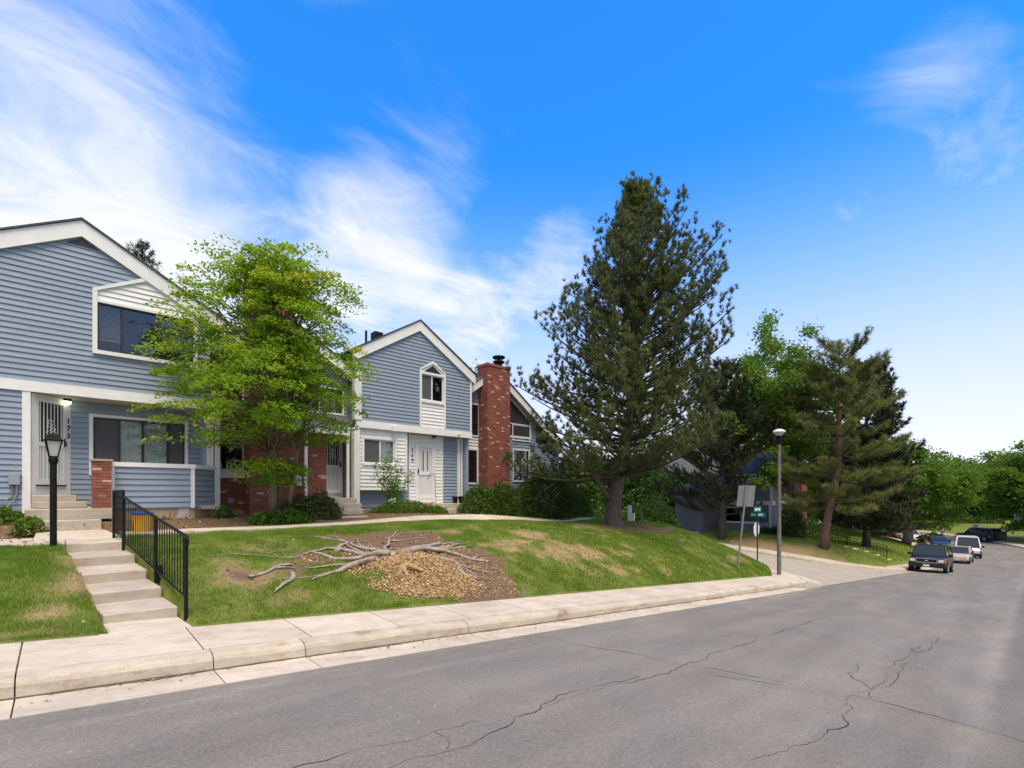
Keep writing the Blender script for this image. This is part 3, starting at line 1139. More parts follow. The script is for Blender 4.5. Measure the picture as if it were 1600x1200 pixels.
tag(npmesh('leaf_litter', V, np.arange(4 * n).reshape(n, 4), M['litter'], None, {'v': np.repeat(r.random(n), 4)}), kind='stuff')
n = 420
s = r.uniform(22, 48, n)
o = -.04 - np.abs(r.normal(0, .10, n)) * (r.random(n) > .25) - .0
gx, gy = P_NEAR.at(s, 0)
x, y = P_NEAR.at(s, o)
V = quads(n, x, y, RZ(gx, gy) - .012 + 0 * x, .006, .026, .007, .2, 10)
tag(npmesh('gutter_litter', V, np.arange(4 * n).reshape(n, 4), M['litter'], None, {'v': np.repeat(r.random(n) * .7, 4)}), kind='stuff')
# ================================================================ wall tools


class Frame:
    """a vertical wall plane: s runs along d, out points at the street"""

    def __init__(s, ox, oy, dx=1.0, dy=0.0):
        l = math.hypot(dx, dy)
        s.o, s.d = (ox, oy), (dx / l, dy / l)
        s.n = (s.d[1], -s.d[0])

    def p(s, a, z, out=0.0):
        return (s.o[0] + s.d[0] * a + s.n[0] * out, s.o[1] + s.d[1] * a + s.n[1] * out, z)

    def box(s, mb, a0, a1, z0, z1, o0, o1):
        """o0 < o1 outward"""
        P = s.p
        return mb.add([P(a0, z0, o1), P(a1, z0, o1), P(a1, z0, o0), P(a0, z0, o0), P(a0, z1, o1), P(a1, z1, o1), P(a1, z1, o0), P(a0, z1, o0)],
                      [(0, 3, 2, 1), (4, 5, 6, 7), (0, 1, 5, 4), (1, 2, 6, 5), (2, 3, 7, 6), (3, 0, 4, 7)])

    def poly(s, mb, pts, o0, o1):
        """extruded polygon of (s, z) points, counter-clockwise seen from the street"""
        n = len(pts)
        vs = [s.p(a, z, o1) for a, z in pts] + [s.p(a, z, o0) for a, z in pts]
        fs = [tuple(range(n)), tuple(range(2 * n - 1, n - 1, -1))] + [(i, i + n, (i + 1) % n + n, (i + 1) % n) for i in range(n)]
        return mb.add(vs, fs)


def clip(poly, ax, val, keep_less):
    out = []
    n = len(poly)
    for i in range(n):
        a, b = poly[i], poly[(i + 1) % n]
        ia = a[ax] <= val + 1e-9 if keep_less else a[ax] >= val - 1e-9
        ib = b[ax] <= val + 1e-9 if keep_less else b[ax] >= val - 1e-9
        if ia:
            out.append(a)
        if ia != ib:
            t = (val - a[ax]) / (b[ax] - a[ax])
            out.append((a[0] + t * (b[0] - a[0]), a[1] + t * (b[1] - a[1])))
    return out


def area(p):
    return abs(sum(p[i][0] * p[(i + 1) % len(p)][1] - p[(i + 1) % len(p)][0] * p[i][1] for i in range(len(p)))) / 2


def cut(poly, holes):
    """convex polygon minus rectangles (a0, a1, z0, z1) -> convex pieces"""
    pieces = [poly]
    for a0, a1, z0, z1 in holes:
        nxt = []
        for q in pieces:
            if min(x for x, _ in q) >= a1 or max(x for x, _ in q) <= a0 or min(z for _, z in q) >= z1 or max(z for _, z in q) <= z0:
                nxt.append(q)
                continue
            l, r_ = clip(q, 0, a0, True), clip(q, 0, a1, False)
            mid = clip(clip(q, 0, a0, False), 0, a1, True) if len(q) > 2 else []
            for w in (l, r_, clip(mid, 1, z0, True) if len(mid) > 2 else [], clip(mid, 1, z1, False) if len(mid) > 2 else []):
                if len(w) > 2 and area(w) > 1e-5:
                    nxt.append(w)
        pieces = nxt
    return pieces


def siding(F, poly, holes, m, parent, course=.14, z0=None, o=0.0, lip=.031, thin=.004):
    """lap boards, each its own object"""
    zs = [z for _, z in poly]
    z = min(zs) if z0 is None else z0
    while z < max(zs) - .01:
        st = clip(clip(poly, 1, z, False), 1, z + course, True) if True else []
        if len(st) > 2 and area(st) > 1e-4:
            qs = []
            for q in cut(st, holes):
                lo_, hi_ = min(a for a, _ in q), max(a for a, _ in q)
                if hi_ - lo_ > 3.0:                     # long courses are two boards with a butt joint
                    j = lo_ + (hi_ - lo_) * random.uniform(.28, .72)
                    qs += [clip(q, 0, j - .002, True), clip(q, 0, j + .002, False)]
                else:
                    qs.append(q)
            for q in qs:
                mb = MB()
                n = len(q)
                fo = [o + lip + (thin - lip) * (zz - z) / course for _, zz in q]
                vs = [F.p(a, zz, fo[i]) for i, (a, zz) in enumerate(q)] + [F.p(a, zz, o) for a, zz in q]
                mb.add(vs, [tuple(range(n))] + [(i, i + n, (i + 1) % n + n, (i + 1) % n) for i in range(n)])
                mb.build('siding_board', m, parent)
        z += course


def backing(F, poly, holes, m, parent, name='wall', o0=-.12, o1=-.001):
    mb = MB()
    for q in cut(poly, holes):
        F.poly(mb, q, o0, o1)
    return mb.build(name, m, parent)


def window(F, a0, a1, z0, z1, parent, trim=.09, sash=None, cover=None, tm=None, fm=None, proud=.05, name='window', depth=.7, wsill=True, fw=.035):
    """trim = the window mesh; children: sash, panes, blind or curtain, interior"""
    tm = tm or M['white']
    fm = fm or M['frame_dark']
    mb = MB()
    if trim:
        F.box(mb, a0 - trim, a0, z0 - trim, z1 + trim, -.02, proud)
        F.box(mb, a1, a1 + trim, z0 - trim, z1 + trim, -.02, proud)
        F.box(mb, a0, a1, z1, z1 + trim, -.02, proud - .002)
        F.box(mb, a0, a1, z0 - trim, z0, -.02, proud + (.015 if wsill else -.002))
    else:
        F.box(mb, a0, a1, z0 - .02, z0, -.03, proud)
    w = mb.build(name, tm, parent)
    n = len(sash) if sash else 1
    edges = [a0] + [a0 + (a1 - a0) * q for q in (sash or [])] + [a1]
    fb = MB()
    F.box(fb, a0, a1, z0, z0 + fw, -.06, .0)
    F.box(fb, a0, a1, z1 - fw, z1, -.06, .0)
    for e in range(len(edges)):
        x = edges[e]
        lo, hi = (x, x + fw) if e == 0 else ((x - fw, x) if e == len(edges) - 1 else (x - fw * .6, x + fw * .6))
        F.box(fb, lo, hi, z0 + fw, z1 - fw, -.061, .002)
    fb.build('sash', fm, w)
    for e in range(len(edges) - 1):
        pm = MB()
        F.box(pm, edges[e] + fw * .8, edges[e + 1] - fw * .8, z0 + fw * .8, z1 - fw * .8, -.036 - .004 * (e % 2), -.030 - .004 * (e % 2))
        pm.build('pane', M['glass'], w)
    # what stands behind the glass
    for e in range(len(edges) - 1):
        c = (cover or [None] * 9)[e]
        if c is None:
            continue
        cb = MB()
        x0, x1 = edges[e] + .01, edges[e + 1] - .01
        if c == 'screen':
            F.box(cb, x0, x1, z0 + .02, z1 - .02, -.026, -.024)
            cb.build('insect_screen', M['screen'], w)
        elif c == 'blind':
            z = z1 - .05
            while z > z0 + (z1 - z0) * .30:
                cb.add([F.p(x0, z - .02, -.105), F.p(x1, z - .02, -.105), F.p(x1, z + .012, -.135), F.p(x0, z + .012, -.135)], [(0, 1, 2, 3)])
                z -= .048
            F.box(cb, x0, x1, z - .05, z - .01, -.13, -.10)
            cb.build('blind', M['blind'], w)
        else:
            k = 40
            vs = []
            for q in range(k + 1):
                s_ = x0 + (x1 - x0) * q / k
                of = -.12 - .018 * math.sin(q * 1.9 + s_ * 9)
                vs += [F.p(s_, z0 + .02, of), F.p(s_, z1 - .03, of)]
            cb.add(vs, [(2 * q, 2 * q + 2, 2 * q + 3, 2 * q + 1) for q in range(k)])
            cb.build('curtain', M[c], w)
    ib = MB()
    P = F.p
    d0, d1 = -.125, -depth
    q = [P(a0, z0, d0), P(a1, z0, d0), P(a1, z1, d0), P(a0, z1, d0), P(a0, z0, d1), P(a1, z0, d1), P(a1, z1, d1), P(a0, z1, d1)]
    ib.add(q, [(4, 5, 6, 7), (0, 1, 5, 4), (3, 7, 6, 2), (0, 4, 7, 3), (1, 2, 6, 5)])
    ib.build('interior', M['dark'], w)
    return w


def trimboard(F, parent, a0, a1, z0, z1, o0, o1, name='trim', m=None):
    mb = MB()
    F.box(mb, a0, a1, z0, z1, o0, o1)
    return mb.build(name, m or M['white'], parent)


def rake(F, parent, pts, drop, o0, o1, name='rake_board', m=None):
    """board following a roof edge; pts run left to right in (s, z); drop = its depth, hung below"""
    for i in range(len(pts) - 1):
        (a, z), (b, y) = pts[i], pts[i + 1]
        mb = MB()
        F.poly(mb, [(a, z - drop), (b, y - drop), (b, y), (a, z)], o0, o1)
        mb.build(name, m or M['white'], parent)


def roof_slab(parent, x0, z0, x1, z1, y0, y1, th=.05, name='roof', m=None):
    mb = MB()
    q = []
    for x, z in ((x0, z0), (x1, z1)):
        for y in (y0, y1):
            q += [(x, y, z), (x, y, z + th)]
    # order: (x0,y0,lo)(x0,y0,hi)(x0,y1,lo)(x0,y1,hi)(x1,y0,lo)(x1,y0,hi)(x1,y1,lo)(x1,y1,hi)
    mb.add(q, [(1, 5, 7, 3), (0, 2, 6, 4), (0, 4, 5, 1), (2, 3, 7, 6), (0, 1, 3, 2), (4, 6, 7, 5)])
    return mb.build(name, m or M['shingle'], parent)


def brick_joined(parent, faces, name='brick', m=None):
    """faces: list of (Frame, a0, a1, z0, z1, holes): brick fronts standing proud of the mortar, one mesh"""
    mb = MB()
    for F, a0, a1, z0, z1, holes in faces:
        row, z = 0, z0
        while z < z1 - .03:
            x = a0 - (.105 if row % 2 else 0)
            while x < a1 - .01:
                l, r_ = max(x, a0), min(x + .198, a1)
                zz = min(z + .062, z1)
                if r_ - l > .03 and not any(l < h[1] and r_ > h[0] and z < h[3] and zz > h[2] for h in holes):
                    e = random.uniform(-.002, .003)
                    P = F.p
                    mb.add([P(l, z, .012 + e), P(r_, z, .012 + e), P(r_, zz, .012 + e), P(l, zz, .012 + e), P(l, z, 0), P(r_, z, 0), P(r_, zz, 0), P(l, zz, 0)],
                           [(0, 1, 2, 3), (0, 4, 5, 1), (1, 5, 6, 2), (2, 6, 7, 3), (3, 7, 4, 0)])
                x += .208
            z += .073
            row += 1
    o = mb.build(name, m or M['brick'], parent)
    return tag(o, kind='stuff')


def digits(F, txt, a, ztop, size, step, parent, out):
    """vertical house number, one raised figure below the other"""
    for i, ch in enumerate(txt):
        c = bpy.data.curves.new('figure', 'FONT')
        c.body = ch
        c.size = size
        c.extrude = .004
        c.offset = .006
        c.align_x = 'CENTER'
        tmp = bpy.data.objects.new('figure', c)
        COL.objects.link(tmp)
        dg = bpy.context.evaluated_depsgraph_get()
        me = bpy.data.meshes.new_from_object(tmp.evaluated_get(dg))
        bpy.data.objects.remove(tmp)
        n = Vector((F.n[0], F.n[1], 0))
        d = Vector((F.d[0], F.d[1], 0))
        base = Vector(F.p(a, ztop - i * step - size * .7, out))
        mw = Matrix((( d.x, 0, n.x, base.x), (d.y, 0, n.y, base.y), (0, 1, 0, base.z), (0, 0, 0, 1)))
        me.transform(Matrix.Translation(-world_off(parent)) @ mw)
        me.materials.clear()
        link_mesh('house_number', me, M['black'], parent)


def grille_door(F, a0, a1, z0, z1, parent, bars=6, kind='glass', handle_right=True):
    """white security door: slab, frame, bars"""
    dm = MB()
    F.box(dm, a0, a1, z0, z1, -.05, .01)
    d = dm.build('door', M['door'], parent)
    w = a1 - a0
    zm = z0 + (z1 - z0) * .47
    fr = MB()
    for q in ((a0, a0 + .07, z0, z1), (a1 - .07, a1, z0, z1), (a0 + .07, a1 - .07, z1 - .08, z1), (a0 + .07, a1 - .07, z0, z0 + .14), (a0 + .07, a1 - .07, zm - .05, zm + .05)):
        F.box(fr, *q, .012, .045)
    fr.build('door_frame', M['white'], d)
    x0, x1 = a0 + .07, a1 - .07
    if kind == 'glass':
        g = MB()
        F.box(g, x0, x1, zm + .05, z1 - .08, .012, .016)
        g.build('upper_pane', M['frame_dark'], d)
        g = MB()
        F.box(g, x0, x1, z0 + .14, zm - .05, .012, .016)
        g.build('lower_pane', M['curtain_grey'], d)
    else:
        for q in (.26, .62):
            g = MB()
            c = x0 + (x1 - x0) * q
            F.box(g, c, c + .085, zm + .13, z1 - .22, .011, .015)
            g.build('slot_window', M['frame_dark'], d)
    gr = MB()
    for i in range(bars):
        c = x0 + (x1 - x0) * (i + .5) / bars
        F.box(gr, c - .009, c + .009, z0 + .14, zm - .05, .02, .036)
        F.box(gr, c - .009, c + .009, zm + .05, z1 - .08, .02, .036)
    gr.build('grille', M['white'], d)
    # scrolled ornament in the upper panel
    if kind == 'glass':
        sc = MB()
        c, zc_ = (x0 + x1) / 2, zm + .05 + (z1 - .08 - zm) * .36
        for sg in (-1, 1):
            for k_ in range(4):
                zz = zc_ + (k_ - 1.2) * .10
                rr = .055 - .007 * k_
                pts = [F.p(c + sg * (.012 + rr - rr * math.cos(t)), zz + rr * .9 * math.sin(t), .04) for t in np.linspace(-.9, 4.2, 12)]
                sc.tube(pts, .008, 5)
        sc.build('scroll', M['white'], d)
    h = MB()
    hx = a1 - .035 if handle_right else a0 + .035
    F.box(h, hx - .02, hx + .02, zm - .02, zm + .20, .046, .056)
    h.tube([F.p(hx, zm + .12, .05), F.p(hx, zm + .12, .10), F.p(hx, zm + .02, .10), F.p(hx, zm + .02, .05)], .010, 6)
    h.build('handle', M['black'], d)
    return d


M['curtain_grey'] = mat('lace_behind_glass', (.46, .50, .52), .7, (.55, .58, .60), 20, (12, 12, .4))
FY = lambda y: Frame(0, y)          # street-facing wall at depth y, s = x

# ================================================================ townhouse 173 (left)
A = thing('townhouse', 'blue-grey townhouse at the left edge with gable roof and number 173 beside its door', 'house', (.45, 18, 1.1), 'row of joined townhouses')
F17 = FY(17.0)
gab = [(-2.5, 4.53), (3.36, 4.53), (3.36, 6.93), (.45, 8.56), (-2.5, 6.93)]
wh = [(.76, 2.93, 5.55, 6.83)]
backing(F17, gab, wh, M['siding_back'], A)
siding(F17, gab, [(.68, 3.0, 5.47, 7.12)], M['siding'], A)
# white gabled panel round the upper window
siding(F17, [(.70, 6.90), (2.96, 6.90), (2.96, 7.13), (1.84, 7.76), (.70, 7.13)], [], M['white'], A, o=.022, z0=6.90, course=.14)
pf = MB()
F17.box(pf, .66, .76, 5.45, 7.16, -.02, .085)
F17.box(pf, 2.93, 3.02, 5.45, 7.0, -.02, .085)
F17.box(pf, .76, 2.93, 5.45, 5.55, -.02, .10)
F17.box(pf, .76, 2.93, 6.83, 6.90, -.02, .07)
F17.poly(pf, [(.66, 7.16), (.70, 7.10), (1.86, 7.70), (1.86, 7.81)], .0, .09)
pf.build('window_surround', M['white'], A)
window(F17, .76, 2.93, 5.55, 6.83, A, trim=0, sash=[.235, .62], cover=['blind', None, 'blind'], proud=.0)
rake(F17, A, [(-2.95, 6.96), (.45, 8.86), (3.80, 6.98)], .42, .03, .10)
gv = MB()
F17.poly(gv, [(.14, 8.20), (.80, 8.20), (.46, 8.42)], .0, .035)
gv.build('gable_vent', M['frame_dark'], A)
roof_slab(A, -2.95, 6.97, .45, 8.87, 16.86, 27, .05)
roof_slab(A, 3.80, 6.99, .45, 8.87, 16.86, 27, .05)
# storey band and overhang
trimboard(F17, A, -2.5, 3.42, 4.27, 4.395, -.05, .060, 'band_board')
trimboard(F17, A, -2.5, 3.42, 4.40, 4.53, -.05, .048, 'band_board')
so = MB()
so.box(-.62, 3.36, 17.06, 17.9, 4.262, 4.30)
so.build('soffit', M['soffit'], A)
# lower left wall and corner post
lw = [(-2.5, 1.33), (-.65, 1.33), (-.65, 4.265), (-2.5, 4.265)]
backing(F17, lw, [], M['siding_back'], A)
siding(F17, lw, [], M['siding'], A)
trimboard(F17, A, -.65, -.50, 1.25, 4.262, -.16, .045, 'corner_post')
# angled entrance wall
F45 = Frame(-.50, 17.05, 1, 1)
backing(F45, [(0, 1.5), (1.02, 1.5), (1.02, 4.26), (0, 4.26)], [], M['white'], A, 'entrance_wall')
for q in ((.0, .085, 1.70, 4.25, .0, .04), (.88, 1.02, 1.70, 4.25, .0, .035), (.085, .88, 4.16, 4.25, .0, .03), (.0, 1.02, 1.46, 1.70, .0, .028), (.085, .88, 1.70, 1.93, .0, .025)):
    trimboard(F45, A, *q, 'door_trim')
trimboard(F45, A, .085, .88, 1.93, 1.96, .0, .06, 'door_sill', M['frame_dark'])
grille_door(F45, .09, .875, 1.965, 4.155, A, 7)
digits(F45, '173', .955, 3.76, .20, .20, A, .037)
# recessed porch wall
FB = Frame(.215, 17.765)
bw = [(0, 1.3), (3.15, 1.3), (3.15, 4.26), (0, 4.26)]
pw = (.49, 2.62, 2.33, 3.86)
backing(FB, bw, [pw], M['siding_back'], A)
siding(FB, bw, [pw], M['siding'], A)
window(FB, *pw, A, trim=.085, sash=[.265, .52, .80], cover=['screen', 'curtain', 'curtain', 'screen'], wsill=False, fw=.045)
# porch light (lit)
pl = MB()
pl.lathe([(.085, 4.262), (.09, 4.235), (.06, 4.20), (.0, 4.198)], .18, 17.55, 16)
lp = pl.build('porch_light', M['black'], A)
pl = MB()
pl.lathe([(.075, 4.19), (.078, 4.15), (.05, 4.11), (0, 4.10)], .18, 17.55, 16)
pl.build('bulb', emit_mat('lit_porch_bulb', (.85, 1.0, .62), 2.2), lp)
# porch front: low boarded wall on a painted foundation
F15 = FY(15.70)
lo = [(1.03, 1.37), (2.66, 1.37), (2.66, 2.42), (1.03, 2.42)]
backing(F15, lo, [], M['siding_back'], A, 'porch_wall')
siding(F15, lo, [], M['siding'], A, course=.15)
F15b = Frame(2.72, 15.70, 1, 1)
lo2 = [(0.03, 1.37), (.86, 1.37), (.86, 2.42), (0.03, 2.42)]
backing(F15b, lo2, [], M['siding_back'], A, 'porch_wall')
siding(F15b, lo2, [], M['siding'], A, course=.15)
trimboard(F15, A, .965, 1.03, 1.35, 2.42, -.13, .04, 'corner_post')
trimboard(F15, A, 2.645, 2.735, 1.35, 2.42, -.10, .045, 'corner_post')
trimboard(F15, A, .965, 2.75, 2.42, 2.53, -.14, .055, 'rail_cap')
trimboard(F15b, A, .03, .88, 2.42, 2.528, -.14, .055, 'rail_cap')
fd = MB()
F15.box(fd, .95, 2.74, .7, 1.365, -.4, -.02)
F15b.box(fd, 0.02, .90, .7, 1.364, -.4, -.021)
fd.build('foundation', M['beige'], A)
vt = MB()
F15.box(vt, 2.36, 2.60, 1.08, 1.36, -.03, -.012)
vt.build('crawl_vent', M['soffit'], A)
fl = MB()
fl.box(.98, 3.3, 15.85, 17.7, 1.30, 1.40)
fl.build('porch_floor', M['step'], A)
# brick pier, every brick its own piece
pier = thing('brick_pier', 'short red brick pier with a tan cap at the end of the porch wall', 'pier', (.78, 15.6, 1.3))
pb = MB()
pb.box(.602, .948, 15.422, 15.788, 1.25, 2.52)
pb.build('mortar', M['mortar'], pier)
bm0 = MB()
bm0.box(-.085, .085, -.045, .045, -.0285, .0285)
bme = bpy.data.meshes.new('brick')
bme.from_pydata(bm0.v, [], bm0.f)
bme.materials.append(M['brick_one'])
z, row = 1.30, 0
while z < 2.50:
    def put(x, y, rz):
        b = bpy.data.objects.new('brick', bme)
        COL.objects.link(b)
        b.parent = pier
        b.location = (x - .78, y - 15.6, z + .03 - 1.3)
        b.rotation_euler = (0, 0, rz)
    e = .0022 * (row % 3)
    if row % 2 == 0:
        for x in (.681, .867):
            put(x, 15.458 - e, 0)
            put(x, 15.752, 0)
        for y in (15.605,):
            put(.638 - e, y, rad(90))
            put(.912 + e, y, rad(90))
    else:
        put(.776, 15.456 + e, 0)
        put(.776, 15.752, 0)
        for y in (15.49, 15.68):
            put(.636 + e, y, rad(90))
            put(.914 - e, y, rad(90))
    z += .0715
    row += 1
pc = MB()
pc.box(.565, .985, 15.385, 15.825, 2.52, 2.575)
bevel(pc.build('pier_cap', M['beige'], pier), .008)
# meter box and conduit on the left wall
mt = thing('meter_box', 'small grey utility box on the blue siding left of the door of 173', 'utility box', (-.78, 16.9, 2.1))
q = MB()
F17.box(q, -.88, -.68, 1.95, 2.24, .026, .12)
bevel(q.build('box', M['greymetal'], mt), .012)
q = MB()
q.tube([(-.74, 16.93, 1.95), (-.74, 16.93, 1.72), (-.80, 16.90, 1.55), (-.95, 16.86, 1.36), (-1.15, 16.84, 1.2)], .018, 7)
q.tube([(-.82, 16.93, 1.95), (-.82, 16.93, 1.66), (-.9, 16.93, 1.6), (-1.3, 16.93, 1.62)], .014, 7)
q.build('conduit', M['steel'], mt)
# right-hand corner post with downspout
trimboard(F17, A, 3.30, 3.44, .95, 4.262, -.25, .06, 'corner_post', M['white_old'])
ds = thing('downspout', 'white downspout at the right corner of 173 kicking out over the bed', 'downspout', (3.56, 16.9, 1.0))
q = MB()
q.box(3.475, 3.60, 16.86, 16.96, 1.28, 4.4)
q.build('pipe', M['white_old'], ds)
q = MB()
q.tube([(3.54, 16.9, 1.30), (3.56, 16.7, 1.12), (3.72, 15.2, .98)], [.06, .06, .06], 4)
q.build('elbow', M['white_old'], ds)
# side wall to the right above the neighbour
for a, b in ((3.24, 3.355), (-2.5, -2.39)):
    sw = MB()
    sw.box(a, b, 17.12, 27, 1.2, 6.9)
    sw.build('side_wall', M['siding'], A)

# entrance steps of 173
es = thing('entrance_steps', 'low grey concrete entrance steps rising to the angled door of 173', 'steps', (.2, 15.5, .85))
for x0, x1, y0, y1, z0, z1 in ((-.47, .34, 16.50, 17.04, 1.38, 1.70), (-.40, .53, 16.12, 16.5, 1.38, 1.535), (-.55, .97, 15.30, 17.7, 1.12, 1.375), (-.28, .74, 14.80, 15.30, .80, 1.13)):
    q = MB()
    q.box(x0, x1, y0, y1, z0, z1)
    bevel(q.build('step', M['step'], es), .015)

# ================================================================ middle townhouse
Bm = thing('townhouse', 'middle townhouse with brick walls and a tall chimney half hidden by the leafy yard tree', 'house', (5.7, 18.2, 1.1), 'row of joined townhouses')


def gable_unit(T, x0, x1, xa, za, zl, zr, name_off, wins, chim, zt):
    """gabled front at y 17.7 with glazing either side of a chimney"""
    F = FY(17.7)
    poly = [(x0, 4.35), (x1, 4.35), (x1, zr), (xa, za), (x0, zl)]
    holes = [(a, b, c, d) for a, b, c, d, _ in wins]
    backing(F, poly, holes, M['siding_back'], T)
    siding(F, poly, holes, M['siding'], T)
    for a, b, c, d, sash in wins:
        window(F, a, b, c, d, T, trim=.06, sash=sash, fw=.03)
    sl, sr = (za - zl) / (xa - x0), (za - zr) / (x1 - xa)
    rake(F, T, [(x0 - .02, zl + .30), (xa, za + .32), (x1 + .06, zr + .30 - .04)], .36, .30, .36)
    roof_slab(T, x0 - .02, zl + .31, xa, za + .33, 17.30, 26, .05)
    roof_slab(T, x1 + .06, zr + .27, xa, za + .33, 17.30, 26, .05)
    s2 = MB()
    F.poly(s2, [(x0, zl - .02), (xa, za), (xa, za + .02), (x0, zl)], .0, .30)
    F.poly(s2, [(xa, za), (x1, zr - .02), (x1, zr), (xa, za + .02)], .0, .30)
    s2.build('soffit', M['soffit'], T)
    cx0, cx1 = chim
    b = MB()
    b.box(cx0 + .012, cx1 - .012, 17.012, 17.75, .2, zt)
    ch = b.build('chimney', M['mortar'], T)
    brick_joined(ch, [(FY(17.012), cx0, cx1, .4, zt - .01, []), (Frame(cx0 + .012, 17.70, 0, -1), 0, .688, .4, zt - .01, []), (Frame(cx1 - .012, 17.012, 0, 1), 0, .688, .4, zt - .01, [])], 'brick')
    cap = MB()
    cap.box(cx0 - .03, cx1 + .03, 16.97, 17.78, zt - .10, zt + .02)
    cap.build('chimney_cap', M['brick_one'], ch)
    return ch


ch = gable_unit(Bm, 3.45, 8.0, 5.72, 7.45, 6.15, 6.1, '', [(3.72, 4.40, 4.72, 5.95, None), (6.02, 6.92, 4.72, 6.15, None), (7.0, 7.78, 4.72, 5.6, None)], (4.46, 5.85), 9.05)
q = MB()
q.box(4.72, 5.22, 17.1, 17.5, 9.07, 9.22)
q.lathe([(.30, 9.22), (.36, 9.24), (.36, 9.30), (.24, 9.40), (.02, 9.44)], 4.97, 17.3, 18)
q.build('chimney_cowl', M['black'], ch)
F177 = FY(17.70)
mw_ = [(3.56, .7), (7.2, .7), (7.2, 4.35), (3.56, 4.35)]
hm = (3.74, 4.40, 2.52, 3.95)
backing(F177, mw_, [hm], M['mortar'], Bm, 'wall', o1=.0)
brick_joined(Bm, [(F177, 3.56, 4.46, 1.18, 2.24, []), (F177, 5.85, 7.20, 1.18, 4.30, [])], 'brick')
trimboard(F177, Bm, 3.56, 4.46, 2.24, 2.46, .0, .06, 'window_sill')
window(F177, *hm, Bm, trim=.05, fw=.03)
wg = MB()
for i in range(8):
    F177.box(wg, 3.78 + i * .085, 3.795 + i * .085, 2.56, 3.92, .03, .05)
F177.box(wg, 3.76, 4.40, 2.75, 2.775, .028, .052)
wg.build('window_grille', M['black'], Bm)
fdn = MB()
F177.box(fdn, 3.56, 7.3, .6, 1.18, .0, .03)
fdn.build('foundation', M['beige'], Bm)
q = MB()
F177.box(q, 6.0, 6.3, 2.02, 2.40, .013, .05)
q.build('wall_box', M['white_old'], Bm)
q = MB()
F177.box(q, 3.98, 4.16, 1.42, 1.60, .013, .06)
q.build('outlet_box', M['steel'], Bm)
F184 = FY(18.15)
backing(F184, [(7.20, 1.2), (8.03, 1.2), (8.03, 4.35), (7.20, 4.35)], [], M['white_old'], Bm, 'entrance_wall')
grille_door(F184, 7.29, 7.93, 1.74, 3.92, Bm, 5, handle_right=True)
rt = MB()
rt.box(7.12, 7.195, 17.72, 18.15, 1.2, 4.3)
rt.build('return_wall', M['mortar'], Bm)
FM = FY(17.2)
trimboard(FM, Bm, 5.62, 7.88, 3.88, 4.10, -.10, .0, 'porch_beam')
trimboard(FM, Bm, 5.62, 7.88, 4.10, 4.30, -.12, .03, 'gutter', M['white_old'])
trimboard(FM, Bm, 6.24, 6.34, 1.0, 3.88, -.10, -.01, 'porch_post')
trimboard(FM, Bm, 7.76, 7.86, 1.3, 3.88, -.10, -.01, 'porch_post', M['white_old'])
pr = MB()
pr.add([(3.5, 17.11, 4.32), (8.0, 17.11, 4.32), (8.0, 17.7, 4.66), (3.5, 17.7, 4.66), (3.5, 17.11, 4.29), (8.0, 17.11, 4.29), (8.0, 17.7, 4.62), (3.5, 17.7, 4.62)],
       [(0, 1, 2, 3), (4, 7, 6, 5), (0, 4, 5, 1), (1, 5, 6, 2), (2, 6, 7, 3), (3, 7, 4, 0)])
pr.build('porch_roof', M['shingle'], Bm)
ms = thing('entrance_steps', 'tan concrete entrance steps beside the junipers below the middle door', 'steps', (7.0, 15.5, .8))
for x0, x1, y0, y1, z0, z1 in ((6.95, 7.74, 16.35, 18.1, .9, 1.58), (6.75, 7.58, 15.65, 16.35, .9, 1.40), (6.50, 7.36, 15.05, 15.65, .8, 1.22), (6.36, 7.22, 14.45, 15.05, .6, 1.03)):
    q = MB()
    q.box(x0, x1, y0, y1, z0, z1)
    bevel(q.build('step', M['step'], ms), .015)

# ================================================================ townhouse 169
Cx = thing('townhouse', 'blue-grey gabled townhouse with a peaked upper window and number 169 by its white door', 'house', (10.7, 18, 1.1), 'row of joined townhouses')
gab = [(8.05, 4.45), (13.35, 4.45), (13.35, 6.96), (10.70, 8.43), (8.05, 6.96)]
backing(F17, gab, [(10.80, 11.86, 5.55, 6.62)], M['siding_back'], Cx)
siding(F17, gab, [(10.70, 11.98, 4.45, 6.84)], M['siding'], Cx)
siding(F17, [(10.78, 4.46), (11.90, 4.46), (11.90, 5.46), (10.78, 5.46)], [], M['white'], Cx)
bk = MB()
F17.poly(bk, [(10.72, 6.6), (11.97, 6.6), (11.97, 6.80), (11.345, 7.16), (10.72, 6.80)], .0, .03)
bk.build('window_panel', M['white'], Cx)
pf = MB()
F17.box(pf, 10.71, 10.79, 4.45, 6.80, -.02, .06)
F17.box(pf, 11.90, 11.98, 4.45, 6.80, -.02, .06)
F17.poly(pf, [(10.71, 6.80), (10.79, 6.80), (11.345, 7.10), (11.345, 7.22)], .0, .065)
F17.poly(pf, [(11.345, 7.10), (11.90, 6.80), (11.98, 6.80), (11.345, 7.22)], .0, .065)
F17.box(pf, 10.79, 11.90, 6.63, 6.72, -.02, .055)
F17.box(pf, 10.79, 11.90, 5.46, 5.56, -.02, .065)
pf.build('window_surround', M['white'], Cx)
tp = MB()
F17.poly(tp, [(10.92, 6.725), (11.77, 6.725), (11.345, 7.03)], .03, .045)
tp.build('gable_pane', M['frame_dark'], Cx)
window(F17, 10.80, 11.89, 5.56, 6.63, Cx, trim=0, sash=[.48], cover=['screen', None], proud=0, fm=M['white'], fw=.045)
rake(F17, Cx, [(7.86, 6.98), (10.70, 8.72), (13.56, 6.98)], .40, .03, .10)
roof_slab(Cx, 7.74, 6.93, 10.70, 8.73, 16.86, 27, .05)
roof_slab(Cx, 13.66, 6.95, 10.70, 8.73, 16.86, 27, .05)
